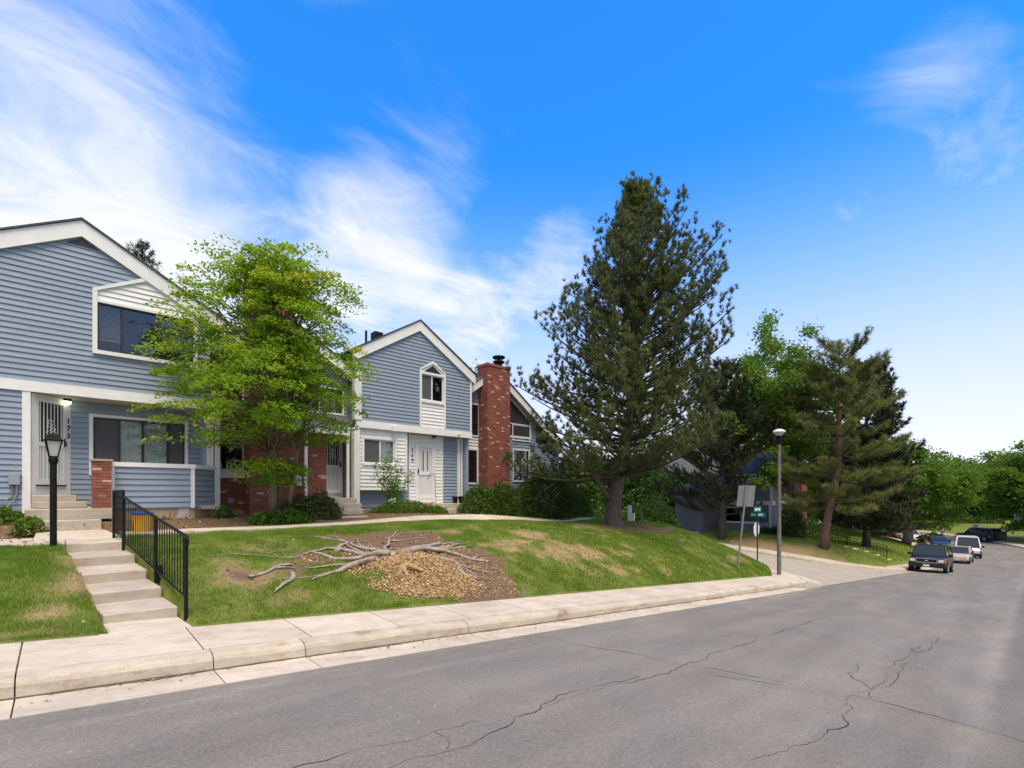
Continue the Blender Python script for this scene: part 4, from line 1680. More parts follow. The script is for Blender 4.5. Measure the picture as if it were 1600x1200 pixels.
trimboard(F17, Cx, 8.0, 13.40, 4.18, 4.31, -.05, .060, 'band_board')
trimboard(F17, Cx, 8.0, 13.40, 4.315, 4.45, -.05, .048, 'band_board')
trimboard(F17, Cx, 13.30, 13.39, 4.46, 6.75, -.10, .04, 'corner_post')
trimboard(F17, Cx, 7.96, 8.06, 6.25, 6.80, -.10, .04, 'corner_post')
trimboard(F17, Cx, 7.92, 8.20, 4.46, 6.27, -.12, .08, 'corner_column', M['white_old'])
trimboard(F17, Cx, 7.92, 8.14, 1.20, 4.176, -.20, .05, 'corner_column', M['white_old'])
so = MB()
so.box(8.16, 13.35, 17.06, 17.5, 4.172, 4.20)
so.build('soffit', M['soffit'], Cx)
FC = FY(17.38)
lw = [(8.14, 1.22), (13.0, 1.22), (13.0, 4.17), (8.14, 4.17)]
backing(FC, lw, [], M['siding_back'], Cx)
siding(FC, lw, [(10.43, 12.08, 1.3, 4.2)], M['siding'], Cx)
# projecting white bay
FD = FY(17.08)
bay = [(8.17, 1.87), (10.16, 1.87), (10.16, 4.168), (8.17, 4.168)]
bh = (8.34, 9.62, 2.88, 3.80)
backing(FD, bay, [bh], M['white'], Cx, 'bay', o0=-.29)
siding(FD, bay, [(8.26, 9.70, 2.80, 3.88)], M['white'], Cx, course=.14)
window(FD, *bh, Cx, trim=.08, sash=[.53], cover=['screen', 'curtain'], fm=M['white'], fw=.04)
trimboard(FD, Cx, 10.10, 10.19, 1.86, 4.166, -.28, .035, 'corner_post')
# white boarded door panel
FE = FY(17.36)
dp = [(10.46, 1.34), (12.06, 1.34), (12.06, 4.16), (10.46, 4.16)]
backing(FE, dp, [], M['white'], Cx, 'door_panel', o0=-.01)
siding(FE, dp, [(10.74, 11.70, 1.34, 3.86)], M['white'], Cx)
for q in ((10.42, 10.48, 1.30, 4.165), (12.04, 12.10, 1.30, 4.165), (10.74, 10.82, 1.50, 3.82), (11.62, 11.70, 1.50, 3.82), (10.82, 11.62, 3.74, 3.82), (10.74, 11.70, 1.36, 1.50)):
    trimboard(FE, Cx, *q, -.0, .05, 'door_trim')
grille_door(FE, 10.825, 11.615, 1.52, 3.735, Cx, 9, 'slab', handle_right=False)
digits(FE, '169', 10.60, 3.58, .21, .215, Cx, .034)
trimboard(FC, Cx, 12.88, 13.02, 1.2, 4.17, -.15, .05, 'corner_post', M['white_old'])
trimboard(FC, Cx, 13.06, 13.15, 1.2, 4.17, -.10, .06, 'downspout', M['white_old'])
sl = MB()
sl.lathe([(.09, 4.172), (.10, 4.15), (.085, 4.10), (.03, 4.06), (0, 4.055)], 11.55, 17.18, 16)
sl.build('soffit_light', M['frame_dark'], Cx)
fl = MB()
F17.box(fl, 9.42, 9.66, 4.15, 4.34, .062, .18)
fl.build('floodlight', M['white'], Cx)
fl = MB()
fl.lathe([(.0, 4.36), (.05, 4.34), (.06, 4.29), (.04, 4.25), (.02, 4.22), (0, 4.21)], 12.62, 16.86, 12)
fl.build('spotlight', M['white'], Cx)
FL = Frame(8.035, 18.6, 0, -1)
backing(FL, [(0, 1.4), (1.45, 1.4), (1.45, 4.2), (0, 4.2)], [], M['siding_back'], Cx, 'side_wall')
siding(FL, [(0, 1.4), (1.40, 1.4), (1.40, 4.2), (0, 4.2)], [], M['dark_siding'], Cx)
for a, b, c in ((8.06, 8.18, 4.2), (13.2, 13.33, 1.2)):
    sw = MB()
    sw.box(a, b, 17.12, 27, c, 6.9)
    sw.build('side_wall', M['siding'], Cx)
FLu = Frame(8.04, 20.5, 0, -1)
siding(FLu, [(0, 5.9), (3.4, 5.9), (3.4, 6.8), (0, 6.8)], [], M['siding'], Cx)
q = MB()
q.tube([(9.05, 18.3, 7.6), (9.05, 18.3, 8.28)], .05, 8)
q.build('vent_pipe', M['black'], Cx)
q = MB()
q.box(9.35, 9.70, 18.1, 18.5, 7.95, 8.30)
q.build('roof_vent', M['black'], Cx)
fdn = MB()
FC.box(fdn, 8.14, 13.0, .7, 1.22, -.1, .0)
fdn.build('foundation', M['step'], Cx)
cs = thing('entrance_steps', 'concrete stoop and side steps below the white door of 169', 'steps', (11.5, 16.5, .9))
for x0, x1, y0, y1, z0, z1 in ((10.35, 12.55, 16.35, 17.34, .7, 1.33), (11.2, 12.35, 15.95, 16.35, .7, 1.12), (11.45, 12.45, 15.5, 15.95, .5, .93)):
    q = MB()
    q.box(x0, x1, y0, y1, z0, z1)
    bevel(q.build('step', M['step'], cs), .015)

# ================================================================ end townhouse with the brick chimney
D = thing('townhouse', 'end townhouse with a red brick chimney and tall glazing behind the big pine', 'house', (15.5, 18.5, .8), 'row of joined townhouses')
ch = gable_unit(D, 13.42, 18.2, 15.15, 7.35, 6.15, 5.3, '', [(13.86, 14.33, 4.44, 5.85, None), (16.55, 17.70, 4.44, 5.15, None)], (14.34, 15.74), 7.70)
q = MB()
q.lathe([(.17, 7.70), (.17, 7.92)], 15.28, 17.3, 16)
q.lathe([(.27, 7.93), (.29, 7.98), (.20, 8.02)], 15.28, 17.3, 16)
for k in range(6):
    a = k * math.pi / 3
    q.tube([(15.28 + .2 * math.cos(a), 17.3 + .2 * math.sin(a), 8.0), (15.28 + .2 * math.cos(a), 17.3 + .2 * math.sin(a), 8.16)], .012, 5)
q.lathe([(.29, 8.15), (.31, 8.18), (.30, 8.22), (.05, 8.27)], 15.28, 17.3, 16)
q.build('chimney_cowl', M['black'], ch)
for w, sash in (((13.54, 14.25, 2.24, 3.74), None), ((16.6, 17.65, 2.4, 3.9), [.5])):
    window(F177, *w, D, trim=.075, sash=sash, fw=.03)
lw = [(13.42, 1.0), (20.0, 1.0), (20.0, 4.36), (13.42, 4.36)]
hs = [(13.54, 14.25, 2.24, 3.74), (16.6, 17.65, 2.4, 3.9)]
backing(F177, lw, hs, M['siding_back'], D)
siding(F177, [(13.42, 3.82), (14.34, 3.82), (14.34, 4.35), (13.42, 4.35)], [], M['white'], D, o=.004)
siding(F177, lw, hs, M['siding'], D)
mu = MB()
for z in (5.0, 5.55):
    F177.box(mu, 13.86, 14.33, z, z + .03, -.03, .006)
F177.box(mu, 13.54, 14.25, 2.95, 2.99, -.03, .006)
mu.build('glazing_bar', M['frame_dark'], D)
# tall sloping glazing right of the chimney
gl = MB()
F177.poly(gl, [(16.0, 4.62), (17.72, 4.62), (17.72, 5.42), (16.0, 6.62)], .03, .045)
gl.build('sloping_pane', M['frame_dark'], D)
gt = MB()
F177.poly(gt, [(15.9, 6.62), (16.0, 6.62), (17.72, 5.42), (17.80, 5.42), (17.80, 5.50), (16.0, 6.75)], .03, .06)
F177.box(gt, 15.88, 16.0, 4.52, 6.70, .03, .06)
F177.box(gt, 17.72, 17.80, 4.52, 5.45, .03, .06)
F177.box(gt, 16.0, 17.72, 4.52, 4.62, .03, .06)
F177.box(gt, 16.0, 17.72, 5.2, 5.24, .03, .055)
gt.build('glazing_frame', M['white'], D)
fdn = MB()
F177.box(fdn, 13.42, 20.0, -.6, 1.0, -.1, .0)
fdn.build('foundation', M['step'], D)
sw = MB()
sw.box(19.88, 20.0, 17.72, 26, -.5, 4.3)
sw.build('side_wall', M['siding'], D)
roof_slab(D, 20.3, 4.30, 18.2, 5.55, 17.3, 26, .05)
rake(F177, D, [(18.2, 5.56), (20.3, 4.32)], .34, .30, .36)
# ================================================================ garden steps, landing, path
ST = [  # front-left, front-right (x, y), tread top z, tread depth
    (.40, 1.15, 7.70, .26, .82), (.325, 1.08, 8.50, .41, .95), (.25, 1.01, 9.43, .56, 1.03), (.165, .96, 10.44, .71, 1.06), (.105, .91, 11.47, .86, .0)]
gs = thing('garden_steps', 'five long pale concrete steps climbing from the sidewalk beside the black handrail', 'steps', (.7, 8.5, .2))
for i, (xl, xr, y, z, dp) in enumerate(ST[:4]):
    nl, nr = ST[i + 1][0], ST[i + 1][1]
    y1 = ST[i + 1][2] + .12
    q = MB()
    b = z - .42
    e = .018                                  # the right ends sit a little nearer the street
    q.add([(xl, y + .02, b), (xr, y - .03, b), (nr + .01, y1, b), (nl, y1, b), (xl, y + .02, z), (xr, y - .03, z), (nr + .01, y1, z), (nl, y1, z)],
          [(0, 3, 2, 1), (4, 5, 6, 7), (0, 1, 5, 4), (1, 2, 6, 5), (2, 3, 7, 6), (3, 0, 4, 7)])
    bevel(q.build('step', M['step'], gs), .018, 3)
q = MB()
q.add([(.42, 7.17, -.1), (1.22, 7.17, -.1), (1.15, 7.72, -.1), (.40, 7.72, -.1), (.42, 7.17, .152), (1.22, 7.17, .09), (1.15, 7.72, .12), (.40, 7.72, .155)],
      [(0, 3, 2, 1), (4, 5, 6, 7), (0, 1, 5, 4), (1, 2, 6, 5), (2, 3, 7, 6), (3, 0, 4, 7)])
bevel(q.build('foot_slab', M['concrete'], gs), .012)
path = tag(thing('path', None, None), kind='structure')
q = MB()
q.box(.10, .91, 11.45, 12.6, .5, .862)
bevel(q.build('slab', M['concrete'], path), .015, 3)
q = MB()
q.add([(-.35, 12.61, .5), (.93, 12.61, .5), (.80, 14.82, .5), (-.35, 14.82, .5), (-.35, 12.61, .868), (.93, 12.61, .868), (.80, 14.82, .90), (-.35, 14.82, .90)],
      [(0, 3, 2, 1), (4, 5, 6, 7), (0, 1, 5, 4), (1, 2, 6, 5), (2, 3, 7, 6), (3, 0, 4, 7)])
bevel(q.build('slab', M['concrete'], path), .012)
for x0, x1 in ((-1.7, .09), (-3.4, -1.71), (-5, -3.41)):
    q = MB()
    q.box(x0, x1, 11.66, 12.6 if x1 > 0 else 13.5, .5, .858)
    bevel(q.build('slab', M['concrete'], path), .012)
q = MB()
q.box(-1.7, -.36, 12.61, 13.5, .5, .86)
bevel(q.build('slab', M['concrete'], path), .012)
xs_p = np.arange(.95, 23.0, 1.25)
for i in range(len(xs_p) - 1):
    q = MB()
    for k, xx in enumerate((xs_p[i] + .006, (xs_p[i] + xs_p[i + 1]) / 2, xs_p[i + 1] - .006)):
        yc = float(path_y(xx))
        zz = [float(G0(xx, yc + d)) + .045 for d in (-.5, .5)]
        q.v += [(xx, yc - .5, zz[0]), (xx, yc + .5, zz[1]), (xx, yc + .5, zz[1] - .25), (xx, yc - .5, zz[0] - .25)]
    for k in range(2):
        a = 4 * k
        q.f += [(a, a + 4, a + 5, a + 1), (a + 1, a + 5, a + 6, a + 2), (a + 3, a, a + 4, a + 7)[::1]]
        q.mi += [0, 0, 0]
    q.f += [(0, 1, 2, 3), (11, 10, 9, 8)]
    q.mi += [0, 0]
    q.build('slab', M['concrete'], path)

# ================================================================ handrail
hr = thing('handrail', 'black iron handrail with thin balusters along the garden steps', 'handrail', (1.0, 9.3, .3))


def railx(y):
    return float(np.interp(y, [7.45, 11.2, 12.35], [1.205, .86, .80]))


TOP = lambda y: float(np.interp(y, [7.45, 11.2], [1.175, 1.665]))
BOT = lambda y: float(np.interp(y, [7.45, 11.2], [.40, .885]))
for y, z0, z1, r in ((7.45, .08, 1.165, .021), (8.95, .40, 1.40, .021), (11.2, .68, 1.80, .021), (12.35, .84, 1.80, .021)):
    q = MB()
    x = railx(y)
    q.box(x - r, x + r, y - r, y + r, z0, z1)
    q.build('post', M['black'], hr)
q = MB()
q.tube([(railx(y), y, TOP(y) + .012) for y in (7.40, 8.5, 9.8, 11.2)], .021, 6)
q.tube([(railx(7.40) + .0, 7.40 - .055 * math.sin(t), TOP(7.4) - .043 + .055 * math.cos(t)) for t in np.linspace(0, 4.6, 12)], .017, 6)
q.build('top_rail', M['black'], hr)
q = MB()
q.tube([(railx(y), y, BOT(y)) for y in (7.45, 9, 11.2)], .014, 6)
q.build('bottom_rail', M['black'], hr)
q = MB()
q.tube([(railx(11.2), 11.2, 1.79), (railx(12.35), 12.35, 1.79)], .019, 6)
q.build('landing_rail', M['black'], hr)
q = MB()
q.tube([(railx(11.2), 11.2, .98), (railx(12.35), 12.35, .98)], .012, 6)
q.build('landing_bottom_rail', M['black'], hr)
bl = MB()
for y in np.arange(7.45 + .128, 11.15, .128):
    if abs(y - 8.95) < .04:
        continue
    bl = MB()
    x = railx(y)
    bl.tube([(x, y, BOT(y)), (x, y, TOP(y))], .0075, 5)
    bl.build('baluster', M['black'], hr)
for y in np.arange(11.2 + .125, 12.3, .125):
    bl = MB()
    x = railx(y)
    bl.tube([(x, y, .98), (x, y, 1.79)], .0075, 5)
    bl.build('baluster', M['black'], hr)
q = MB()
x = railx(8.95)
q.box(x - .02, x + .085, 8.91, 8.99, .40, .66)
q.build('post_box', M['black'], hr)

# ================================================================ yard lamp by the walk
lz = .82
lx, ly = -.06, 11.28
lp = thing('lamp_post', 'black yard lamp post with a frosted four-sided lantern beside the walk', 'lamp', (lx, ly, lz))
q = MB()
q.lathe([(.046, lz - .1), (.046, lz + 1.40), (.060, lz + 1.46), (.064, lz + 1.50), (.05, lz + 1.54)], lx, ly, 16)
q.build('post', M['black'], lp, smooth=False)


def sq(h, w, rz=.86):
    w *= .82
    return [(lx + w * math.cos(rz + k * math.pi / 2), ly + w * math.sin(rz + k * math.pi / 2), h) for k in range(4)]


q = MB()
q.loft([sq(lz + 1.545, .078), sq(lz + 1.80, .160)])
q.build('lantern_glass', M['lampglass'], lp)
q = MB()
for k in range(4):
    q.tube([sq(lz + 1.53, .086)[k], sq(lz + 1.81, .168)[k]], .010, 5)
q.loft([sq(lz + 1.80, .20), sq(lz + 1.825, .205), sq(lz + 1.845, .16), sq(lz + 1.90, .135), sq(lz + 1.925, .09), sq(lz + 1.94, .03)])
q.loft([sq(lz + 1.53, .085), sq(lz + 1.55, .088)])
q.build('lantern_cap', M['black'], lp)

# ================================================================ exposed roots and wood pieces
RT = {
    'a': [(4.95, 8.95), (4.83, 9.25), (4.74, 9.75), (4.66, 10.1), (4.44, 10.57), (4.12, 10.62)],
    'b': [(4.85, 8.95), (4.63, 9.28), (4.39, 9.56), (4.17, 9.82), (3.74, 9.75), (3.38, 9.55)],
    'c': [(4.9, 8.85), (4.76, 9.0), (4.25, 8.93), (3.95, 9.08), (3.77, 9.5), (3.6, 9.75)],
    'd': [(4.1, 9.62), (4.35, 10.0), (4.8, 10.25)],
    'e': [(4.45, 8.72), (4.23, 8.66), (3.72, 8.58), (3.38, 8.44), (3.13, 8.25)],
    'f': [(4.4, 8.86), (3.9, 8.8), (3.57, 8.77), (3.14, 8.84)],
    'g': [(5.1, 8.95), (4.98, 9.23), (5.30, 9.8), (5.5, 9.98), (5.78, 10.4), (6.19, 10.9)],
    'g2': [(5.62, 10.15), (6.2, 10.2), (6.9, 10.35)],
    'h': [(5.3, 8.95), (5.57, 9.2), (6.17, 9.5), (6.75, 9.7), (7.43, 9.9)],
    'h2': [(6.1, 9.42), (6.55, 9.34), (6.95, 9.5), (7.25, 9.75)],
    'i': [(5.3, 8.9), (5.6, 9.15), (6.15, 9.2), (6.44, 8.98), (6.65, 8.71), (6.98, 8.54), (7.3, 8.5)],
    'j': [(6.3, 9.15), (6.6, 9.3), (6.97, 9.36), (7.54, 9.5)],
    'k': [(5.86, 8.68), (6.15, 8.3), (6.58, 8.1), (7.15, 8.05)],
    'k2': [(6.15, 8.3), (6.4, 7.9), (6.8, 7.75)],
    'n': [(4.72, 9.15), (4.5, 9.75), (4.62, 10.6), (4.5, 11.0)],
    'o': [(5.0, 9.1), (4.95, 9.7), (5.05, 10.2)],
    'p': [(6.8, 8.62), (7.3, 8.9), (7.8, 8.95)], 'q': [(3.38, 8.44), (2.9, 8.4), (2.5, 8.55)], 'r': [(3.4, 9.5), (2.9, 9.45), (2.3, 9.75), (1.7, 9.8)],
    's': [(4.4, 10.5), (4.1, 10.9), (3.6, 11.0)], 't': [(5.8, 10.4), (6.4, 10.8), (7.2, 10.9)], 'u': [(4.9, 9.4), (4.75, 9.9), (5.0, 10.5)], 'w': [(7.0, 9.75), (7.6, 9.7), (8.1, 9.95)]}
RR = {'a': .055, 'b': .06, 'c': .075, 'd': .062, 'e': .075, 'f': .045, 'g': .05, 'g2': .025, 'h': .075, 'h2': .07, 'i': .085, 'j': .045, 'k': .035, 'k2': .022, 'n': .03, 'o': .035, 'p': .02, 'q': .02, 'r': .022, 's': .02, 't': .018, 'u': .028, 'w': .02}
stump = thing('tree_roots', 'weathered grey roots spreading from a ground-out stump in the lawn', 'tree roots', (5.1, 9.0, .5))


def root_tube(mb, pts, r0, seed, lift=.45, tip=.22):
    rr = np.random.default_rng(seed)
    p = np.array(pts, float)
    L_ = np.concatenate([[0], np.cumsum(np.hypot(*np.diff(p, axis=0).T))])
    ts = np.linspace(0, L_[-1], max(8, int(L_[-1] / .09)))
    x, y = np.interp(ts, L_, p[:, 0]), np.interp(ts, L_, p[:, 1])
    k = np.ones(5) / 5
    if len(x) > 9:
        x[2:-2], y[2:-2] = np.convolve(x, k, 'valid'), np.convolve(y, k, 'valid')
    x = x + (fbm(ts * 4 + seed, ts * 0, 2) - .5) * .09
    y = y + (fbm(ts * 4 + seed, ts * 0 + 7, 2) - .5) * .09
    u = ts / L_[-1]
    r = r0 * (1 - (1 - tip) * u ** 1.3) * (.85 + .35 * vnoise(ts * 7 + seed, ts * 0 + 3))
    z = G(x, y) + r * lift + .06 * np.sin(u * np.pi * 1.7 + seed) * (r0 / .08) * (1 - u) + .01
    mb.tube([(x[i], y[i], z[i]) for i in range(len(x))], list(r), 11)
    k0 = len(mb.v) - 11 * len(x)                # gnarled, grooved wood
    for i in range(len(x)):
        for j in range(11):
            a, b, c = mb.v[k0 + i * 11 + j]
            e = 1 + .34 * (float(vnoise(j * .93 + seed, i * .16)) - .5) + .22 * (float(vnoise(j * 2.1, i * .55 + seed)) - .5)
            mb.v[k0 + i * 11 + j] = (x[i] + (a - x[i]) * e, y[i] + (b - y[i]) * e, z[i] + (c - z[i]) * e * .86)


for i, (k, pts) in enumerate(RT.items()):
    q = MB()
    root_tube(q, pts, RR[k] * .85, i * 3 + 1, lift=.6)
    q.build('root', M['root'], stump, smooth=True)
q = MB()
for i in range(7):
    a = i * .9
    x, y = 5.05 + .25 * math.cos(a), 9.02 + .12 * math.sin(a)
    z = float(G(x, y))
    q.loft([[(x + .09 * math.cos(t + a), y + .07 * math.sin(t + a), z - .05) for t in np.linspace(0, 5.2, 6)],
            [(x + .07 * math.cos(t + a), y + .06 * math.sin(t + a), z + .05 + .05 * random.random()) for t in np.linspace(0, 5.2, 6)]])
tag(q.build('stump_remnant', M['rawwood'], stump), kind='stuff')
lr = thing('root_piece', 'loose grey root lying in the grass left of the big root spread', 'wood', (2.7, 8.2, .3))
q = MB()
root_tube(q, [(2.88, 8.62), (2.84, 8.36), (2.62, 8.08), (2.40, 7.86)], .042, 41, .9, .35)
q.build('root', M['root'], lr, smooth=True)
lr = thing('root_piece', 'short forked grey root at the far left of the root spread', 'wood', (2.8, 8.9, .4))
q = MB()
root_tube(q, [(2.25, 8.62), (2.6, 8.82), (2.86, 8.98), (3.05, 9.0)], .026, 47, .8, .9)
root_tube(q, [(2.7, 8.9), (2.9, 8.85), (3.05, 8.86)], .022, 49, .8, .4)
q.build('root', M['root'], lr, smooth=True)
lr = thing('wood_chunk', 'split pale wood chunk sticking out of the wood chips', 'wood', (4.8, 8.1, .3))
q = MB()
z = float(G(4.8, 8.1))
q.tube([(4.70, 8.12, z - .04), (4.74, 8.13, z + .13), (4.86, 8.12, z + .16), (5.12, 7.98, z + .04)], [.05, .052, .048, .028], 7)
q.tube([(4.74, 8.10, z + .13), (4.78, 7.98, z - .02)], [.045, .03], 6)
q.build('chunk', M['rawwood'], lr)
lr = thing('root_piece', 'small grey bark slab lying right of the wood chips', 'wood', (6.2, 7.9, 0))
q = MB()
root_tube(q, [(5.95, 8.02), (6.1, 7.9), (6.35, 7.78)], .045, 53, .8, .4)
q.build('root', M['root'], lr, smooth=True)

# ================================================================ small things by the houses
bx, by = 1.35, 13.3
bz = float(G0(bx, by)) + .04
bk = thing('bucket', 'yellow bucket with a blue rim behind the handrail', 'bucket', (bx, by, bz))
q = MB()
q.lathe([(.15, bz), (.19, bz + .36), (.19, bz + .38)], bx, by, 20)
q.build('body', mat('yellow_plastic', (.72, .40, .02), .45, (.6, .32, .02), 6), bk)
q = MB()
q.lathe([(.20, bz + .381), (.205, bz + .42), (.20, bz + .43), (.17, bz + .432)], bx, by, 20)
q.build('rim', mat('blue_plastic', (.04, .10, .42), .45), bk)
for i, (px_, py_, rr, hh, lab) in enumerate(((12.18, 16.55, .12, .24, 'small black plant pot on the stoop of 169 nearer the siding'), (12.42, 16.45, .13, .26, 'larger black plant pot on the stoop of 169 at its right end'))):
    q = MB()
    q.lathe([(rr * .75, 1.33), (rr, 1.33 + hh), (rr * 1.06, 1.33 + hh), (rr * 1.06, 1.36 + hh), (rr * .9, 1.36 + hh), (rr * .85, 1.31 + hh)], px_, py_, 16)
    tag(q.build('plant_pot', M['black']), lab, 'pot')
q = MB()
hx, hy = 10.55, 15.55
hz_ = float(G0(hx, hy))
q.tube([(hx, hy, hz_), (hx - .02, hy, hz_ + .7), (hx - .06, hy, hz_ + 1.32)] + [(hx - .20 + .15 * math.cos(t), hy, hz_ + 1.36 + .15 * math.sin(t)) for t in np.linspace(0, 3.5, 9)] + [(hx - .40, hy, hz_ + 1.30)], .011, 6)
tag(q.build('shepherd_hook', M['black']), 'thin black garden hook standing in the flower bed before door 169', 'garden hook')
q = MB()
q.add([(.18, 7.42, .215), (.26, 7.47, .225), (.22, 7.54, .27), (.13, 7.50, .235)], [(0, 1, 2), (0, 2, 3)])
q.add([(.10, 7.36, .205), (.17, 7.36, .24), (.16, 7.42, .212)], [(0, 1, 2)])
tag(q.build('paper_scrap', mat('grey_paper', (.45, .47, .46), .8)), 'crumpled pale scrap lying at the lawn edge left of the steps', 'litter')

# ================================================================ signs and lamp at the corner
sgx, sgy = 18.75, 7.62
sz = float(G(sgx, sgy))
sg = thing('road_sign', 'leaning steel post with the plain grey back of a rectangular road sign', 'sign', (sgx, sgy, sz))
lean = lambda h: (sgx + .02 * h, sgy - .098 * h, sz + h)
q = MB()
q.tube([lean(-.2), lean(3.15)], .035, 6)
q.build('post', M['steel'], sg)
q = MB()
w = .305
a, b = lean(2.34), lean(3.13)
ox = .045
q.add([(a[0] + ox, a[1] - w, a[2]), (a[0] + ox, a[1] + w, a[2]), (b[0] + ox, b[1] + w, b[2]), (b[0] + ox, b[1] - w, b[2]),
       (a[0] + ox + .004, a[1] - w, a[2]), (a[0] + ox + .004, a[1] + w, a[2]), (b[0] + ox + .004, b[1] + w, b[2]), (b[0] + ox + .004, b[1] - w, b[2])],
      [(0, 3, 2, 1), (4, 5, 6, 7), (0, 1, 5, 4), (1, 2, 6, 5), (2, 3, 7, 6), (3, 0, 4, 7)])
q.build('panel', mat('dull_aluminium', (.33, .33, .345), .55, (.29, .29, .30), 6, metal=.3), sg)

stx, sty = 23.85, 8.78
zz = float(RZ(24.4, 8.78)) + .15
ss = thing('stop_sign', 'dark sign post at the corner carrying green street name blades over a pale octagon back', 'sign', (stx, sty, zz))
q = MB()
q.tube([(stx, sty, zz - .1), (stx, sty, zz + 2.72)], .032, 6)
q.build('post', mat('dark_green_post', (.02, .03, .028), .5), ss)
q = MB()
o8 = [(stx + .36 * math.cos(rad(22.5 + 45 * k)), zz + 1.75 + .36 * math.sin(rad(22.5 + 45 * k))) for k in range(8)]
q.add([(a, sty + .036, b) for a, b in o8] + [(a, sty + .041, b) for a, b in o8], [tuple(range(7, -1, -1)), tuple(range(8, 16))] + [(i, (i + 1) % 8, (i + 1) % 8 + 8, i + 8) for i in range(8)])
q.build('octagon', mat('pale_sign_back', (.66, .66, .66), .5), ss)
GREEN = mat('street_sign_green', (.0, .16, .115), .45)
q = MB()
q.box(stx - .012, stx + .012, sty - .34, sty + .30, zz + 2.32, zz + 2.54)
n1 = q.build('name_blade', GREEN, ss)
q = MB()
q.box(stx - .42, stx + .42, sty - .012, sty + .012, zz + 2.57, zz + 2.80)
n2 = q.build('name_blade', GREEN, ss)


def lettering(txt, size, org, right, up, parent, m, name='lettering'):
    c = bpy.data.curves.new(name, 'FONT')
    c.body = txt
    c.size = size
    c.extrude = .001
    tmp = bpy.data.objects.new(name, c)
    COL.objects.link(tmp)
    me = bpy.data.meshes.new_from_object(tmp.evaluated_get(bpy.context.evaluated_depsgraph_get()))
    bpy.data.objects.remove(tmp)
    r_, u_ = Vector(right), Vector(up)
    n = r_.cross(u_)
    mw = Matrix(((r_.x, u_.x, n.x, org[0]), (r_.y, u_.y, n.y, org[1]), (r_.z, u_.z, n.z, org[2]), (0, 0, 0, 1)))
    me.transform(Matrix.Translation(-world_off(parent)) @ mw)
    me.materials.clear()
    return link_mesh(name, me, m, parent)


WT = mat('sign_white', (.8, .82, .8), .5)
lettering('EAST', .10, (stx - .014, sty + .27, zz + 2.39), (0, -1, 0), (0, 0, 1), n1, WT)
q = MB()                                     # the rest is too small to read: a row of pale strokes
for i in range(7):
    q.box(stx - .0135, stx - .012, sty - .02 - i * .035 - .024, sty - .02 - i * .035, zz + 2.39, zz + 2.48)
q.build('lettering', WT, n1)
q = MB()
for i in range(10):
    q.box(stx - .33 + i * .066, stx - .285 + i * .066, sty - .0135, sty - .012, zz + 2.62, zz + 2.73)
q.build('lettering', WT, n2)

slx, sly = 22.25, 7.32
sz = float(G(slx, sly)) - .02
sl = thing('street_lamp', 'tall weathered street lamp pole with a black socket and a flat pale dome', 'street lamp', (slx, sly, sz))
q = MB()
q.lathe([(.088, sz - .2), (.083, sz + .3), (.072, sz + 3.0), (.058, sz + 5.42)], slx, sly, 14)
q.build('pole', mat('weathered_pole', (.10, .105, .095), .8, (.19, .18, .16), 6, (1, 1, .6), .4, 30), sl)
q = MB()
q.lathe([(.075, sz + 5.42), (.095, sz + 5.50), (.13, sz + 5.72), (.135, sz + 5.76), (.06, sz + 5.78)], slx, sly, 16)
q.build('socket', M['black'], sl)
q = MB()
q.lathe([(.10, sz + 5.78), (.16, sz + 5.86), (.235, sz + 5.93)], slx, sly, 20)
q.build('diffuser', M['lampglass'], sl)
q = MB()
q.lathe([(.245, sz + 5.93), (.25, sz + 5.95), (.20, sz + 6.01), (.10, sz + 6.06), (.0, sz + 6.075)], slx, sly, 20)
q.build('dome', M['white_old'], sl)

# small white yard sign beyond the pine
yx, yy = 24.9, 15.6
yx, yy = 21.8, 14.3
yz = float(G0(yx, yy))
ys = thing('yard_sign', 'small white two-panel yard sign behind the trunk of the big pine', 'sign', (yx, yy, yz))
q = MB()
q.box(yx - .02, yx + .02, yy - .22, yy + .18, yz + .35, yz + .85)
q.build('panel', M['white'], ys)
q = MB()
q.box(yx - .02, yx + .02, yy - .02, yy + .17, yz + .87, yz + 1.25)
q.build('rider_panel', M['white'], ys)
q = MB()
q.box(yx + .021, yx + .05, yy + .08, yy + .12, yz - .1, yz + 1.25)
q.build('post', M['white_old'], ys)

# railing and stepping edges on the far lawn
fr = thing('far_railing', 'thin dark stair railing climbing the mown lawn across the side street', 'handrail', (48.5, 9.5, float(far_z(48.5, 9.5))))
fy = np.linspace(8.0, 12.2, 20)
fz = lambda y: float(np.interp(y, [8.0, 12.2], [float(far_z(48.5, 8.0)), float(far_z(48.5, 12.2))]))
for i, y in enumerate(fy):
    q = MB()
    r_ = .03 if i % 6 == 0 or i == 19 else .014
    q.tube([(48.5, y, fz(y) - .05), (48.5, y, fz(y) + (1.0 if r_ > .02 else .97))], r_, 5)
    q.build('post' if r_ > .02 else 'baluster', M['black'], fr)
for h in (1.0, .15):
    q = MB()
    q.tube([(48.5, 8.0, fz(8.0) + h), (48.5, 12.2, fz(12.2) + h)], .022, 5)
    q.build('top_rail' if h > .5 else 'bottom_rail', M['black'], fr)
fs = thing('lawn_steps', 'pale concrete step edges set in the far lawn beside the railing', 'steps', (47.8, 9.5, float(far_z(47.8, 9.5))))
for y in np.arange(7.7, 12.8, .72):
    q = MB()
    z = float(far_z(47.9, y)) + .06
    q.box(47.3, 48.4, y, y + .42, z - .3, z)
    q.build('step', M['concrete'], fs)
pp = [(47.9, 12.6), (47.5, 14.0), (46.2, 15.2), (45, 15.6)]
q = MB()
for x, y in pp:
    z = float(far_z(x, y)) + .05
    q.v += [(x - .5, y - .3, z), (x + .5, y + .3, z)]
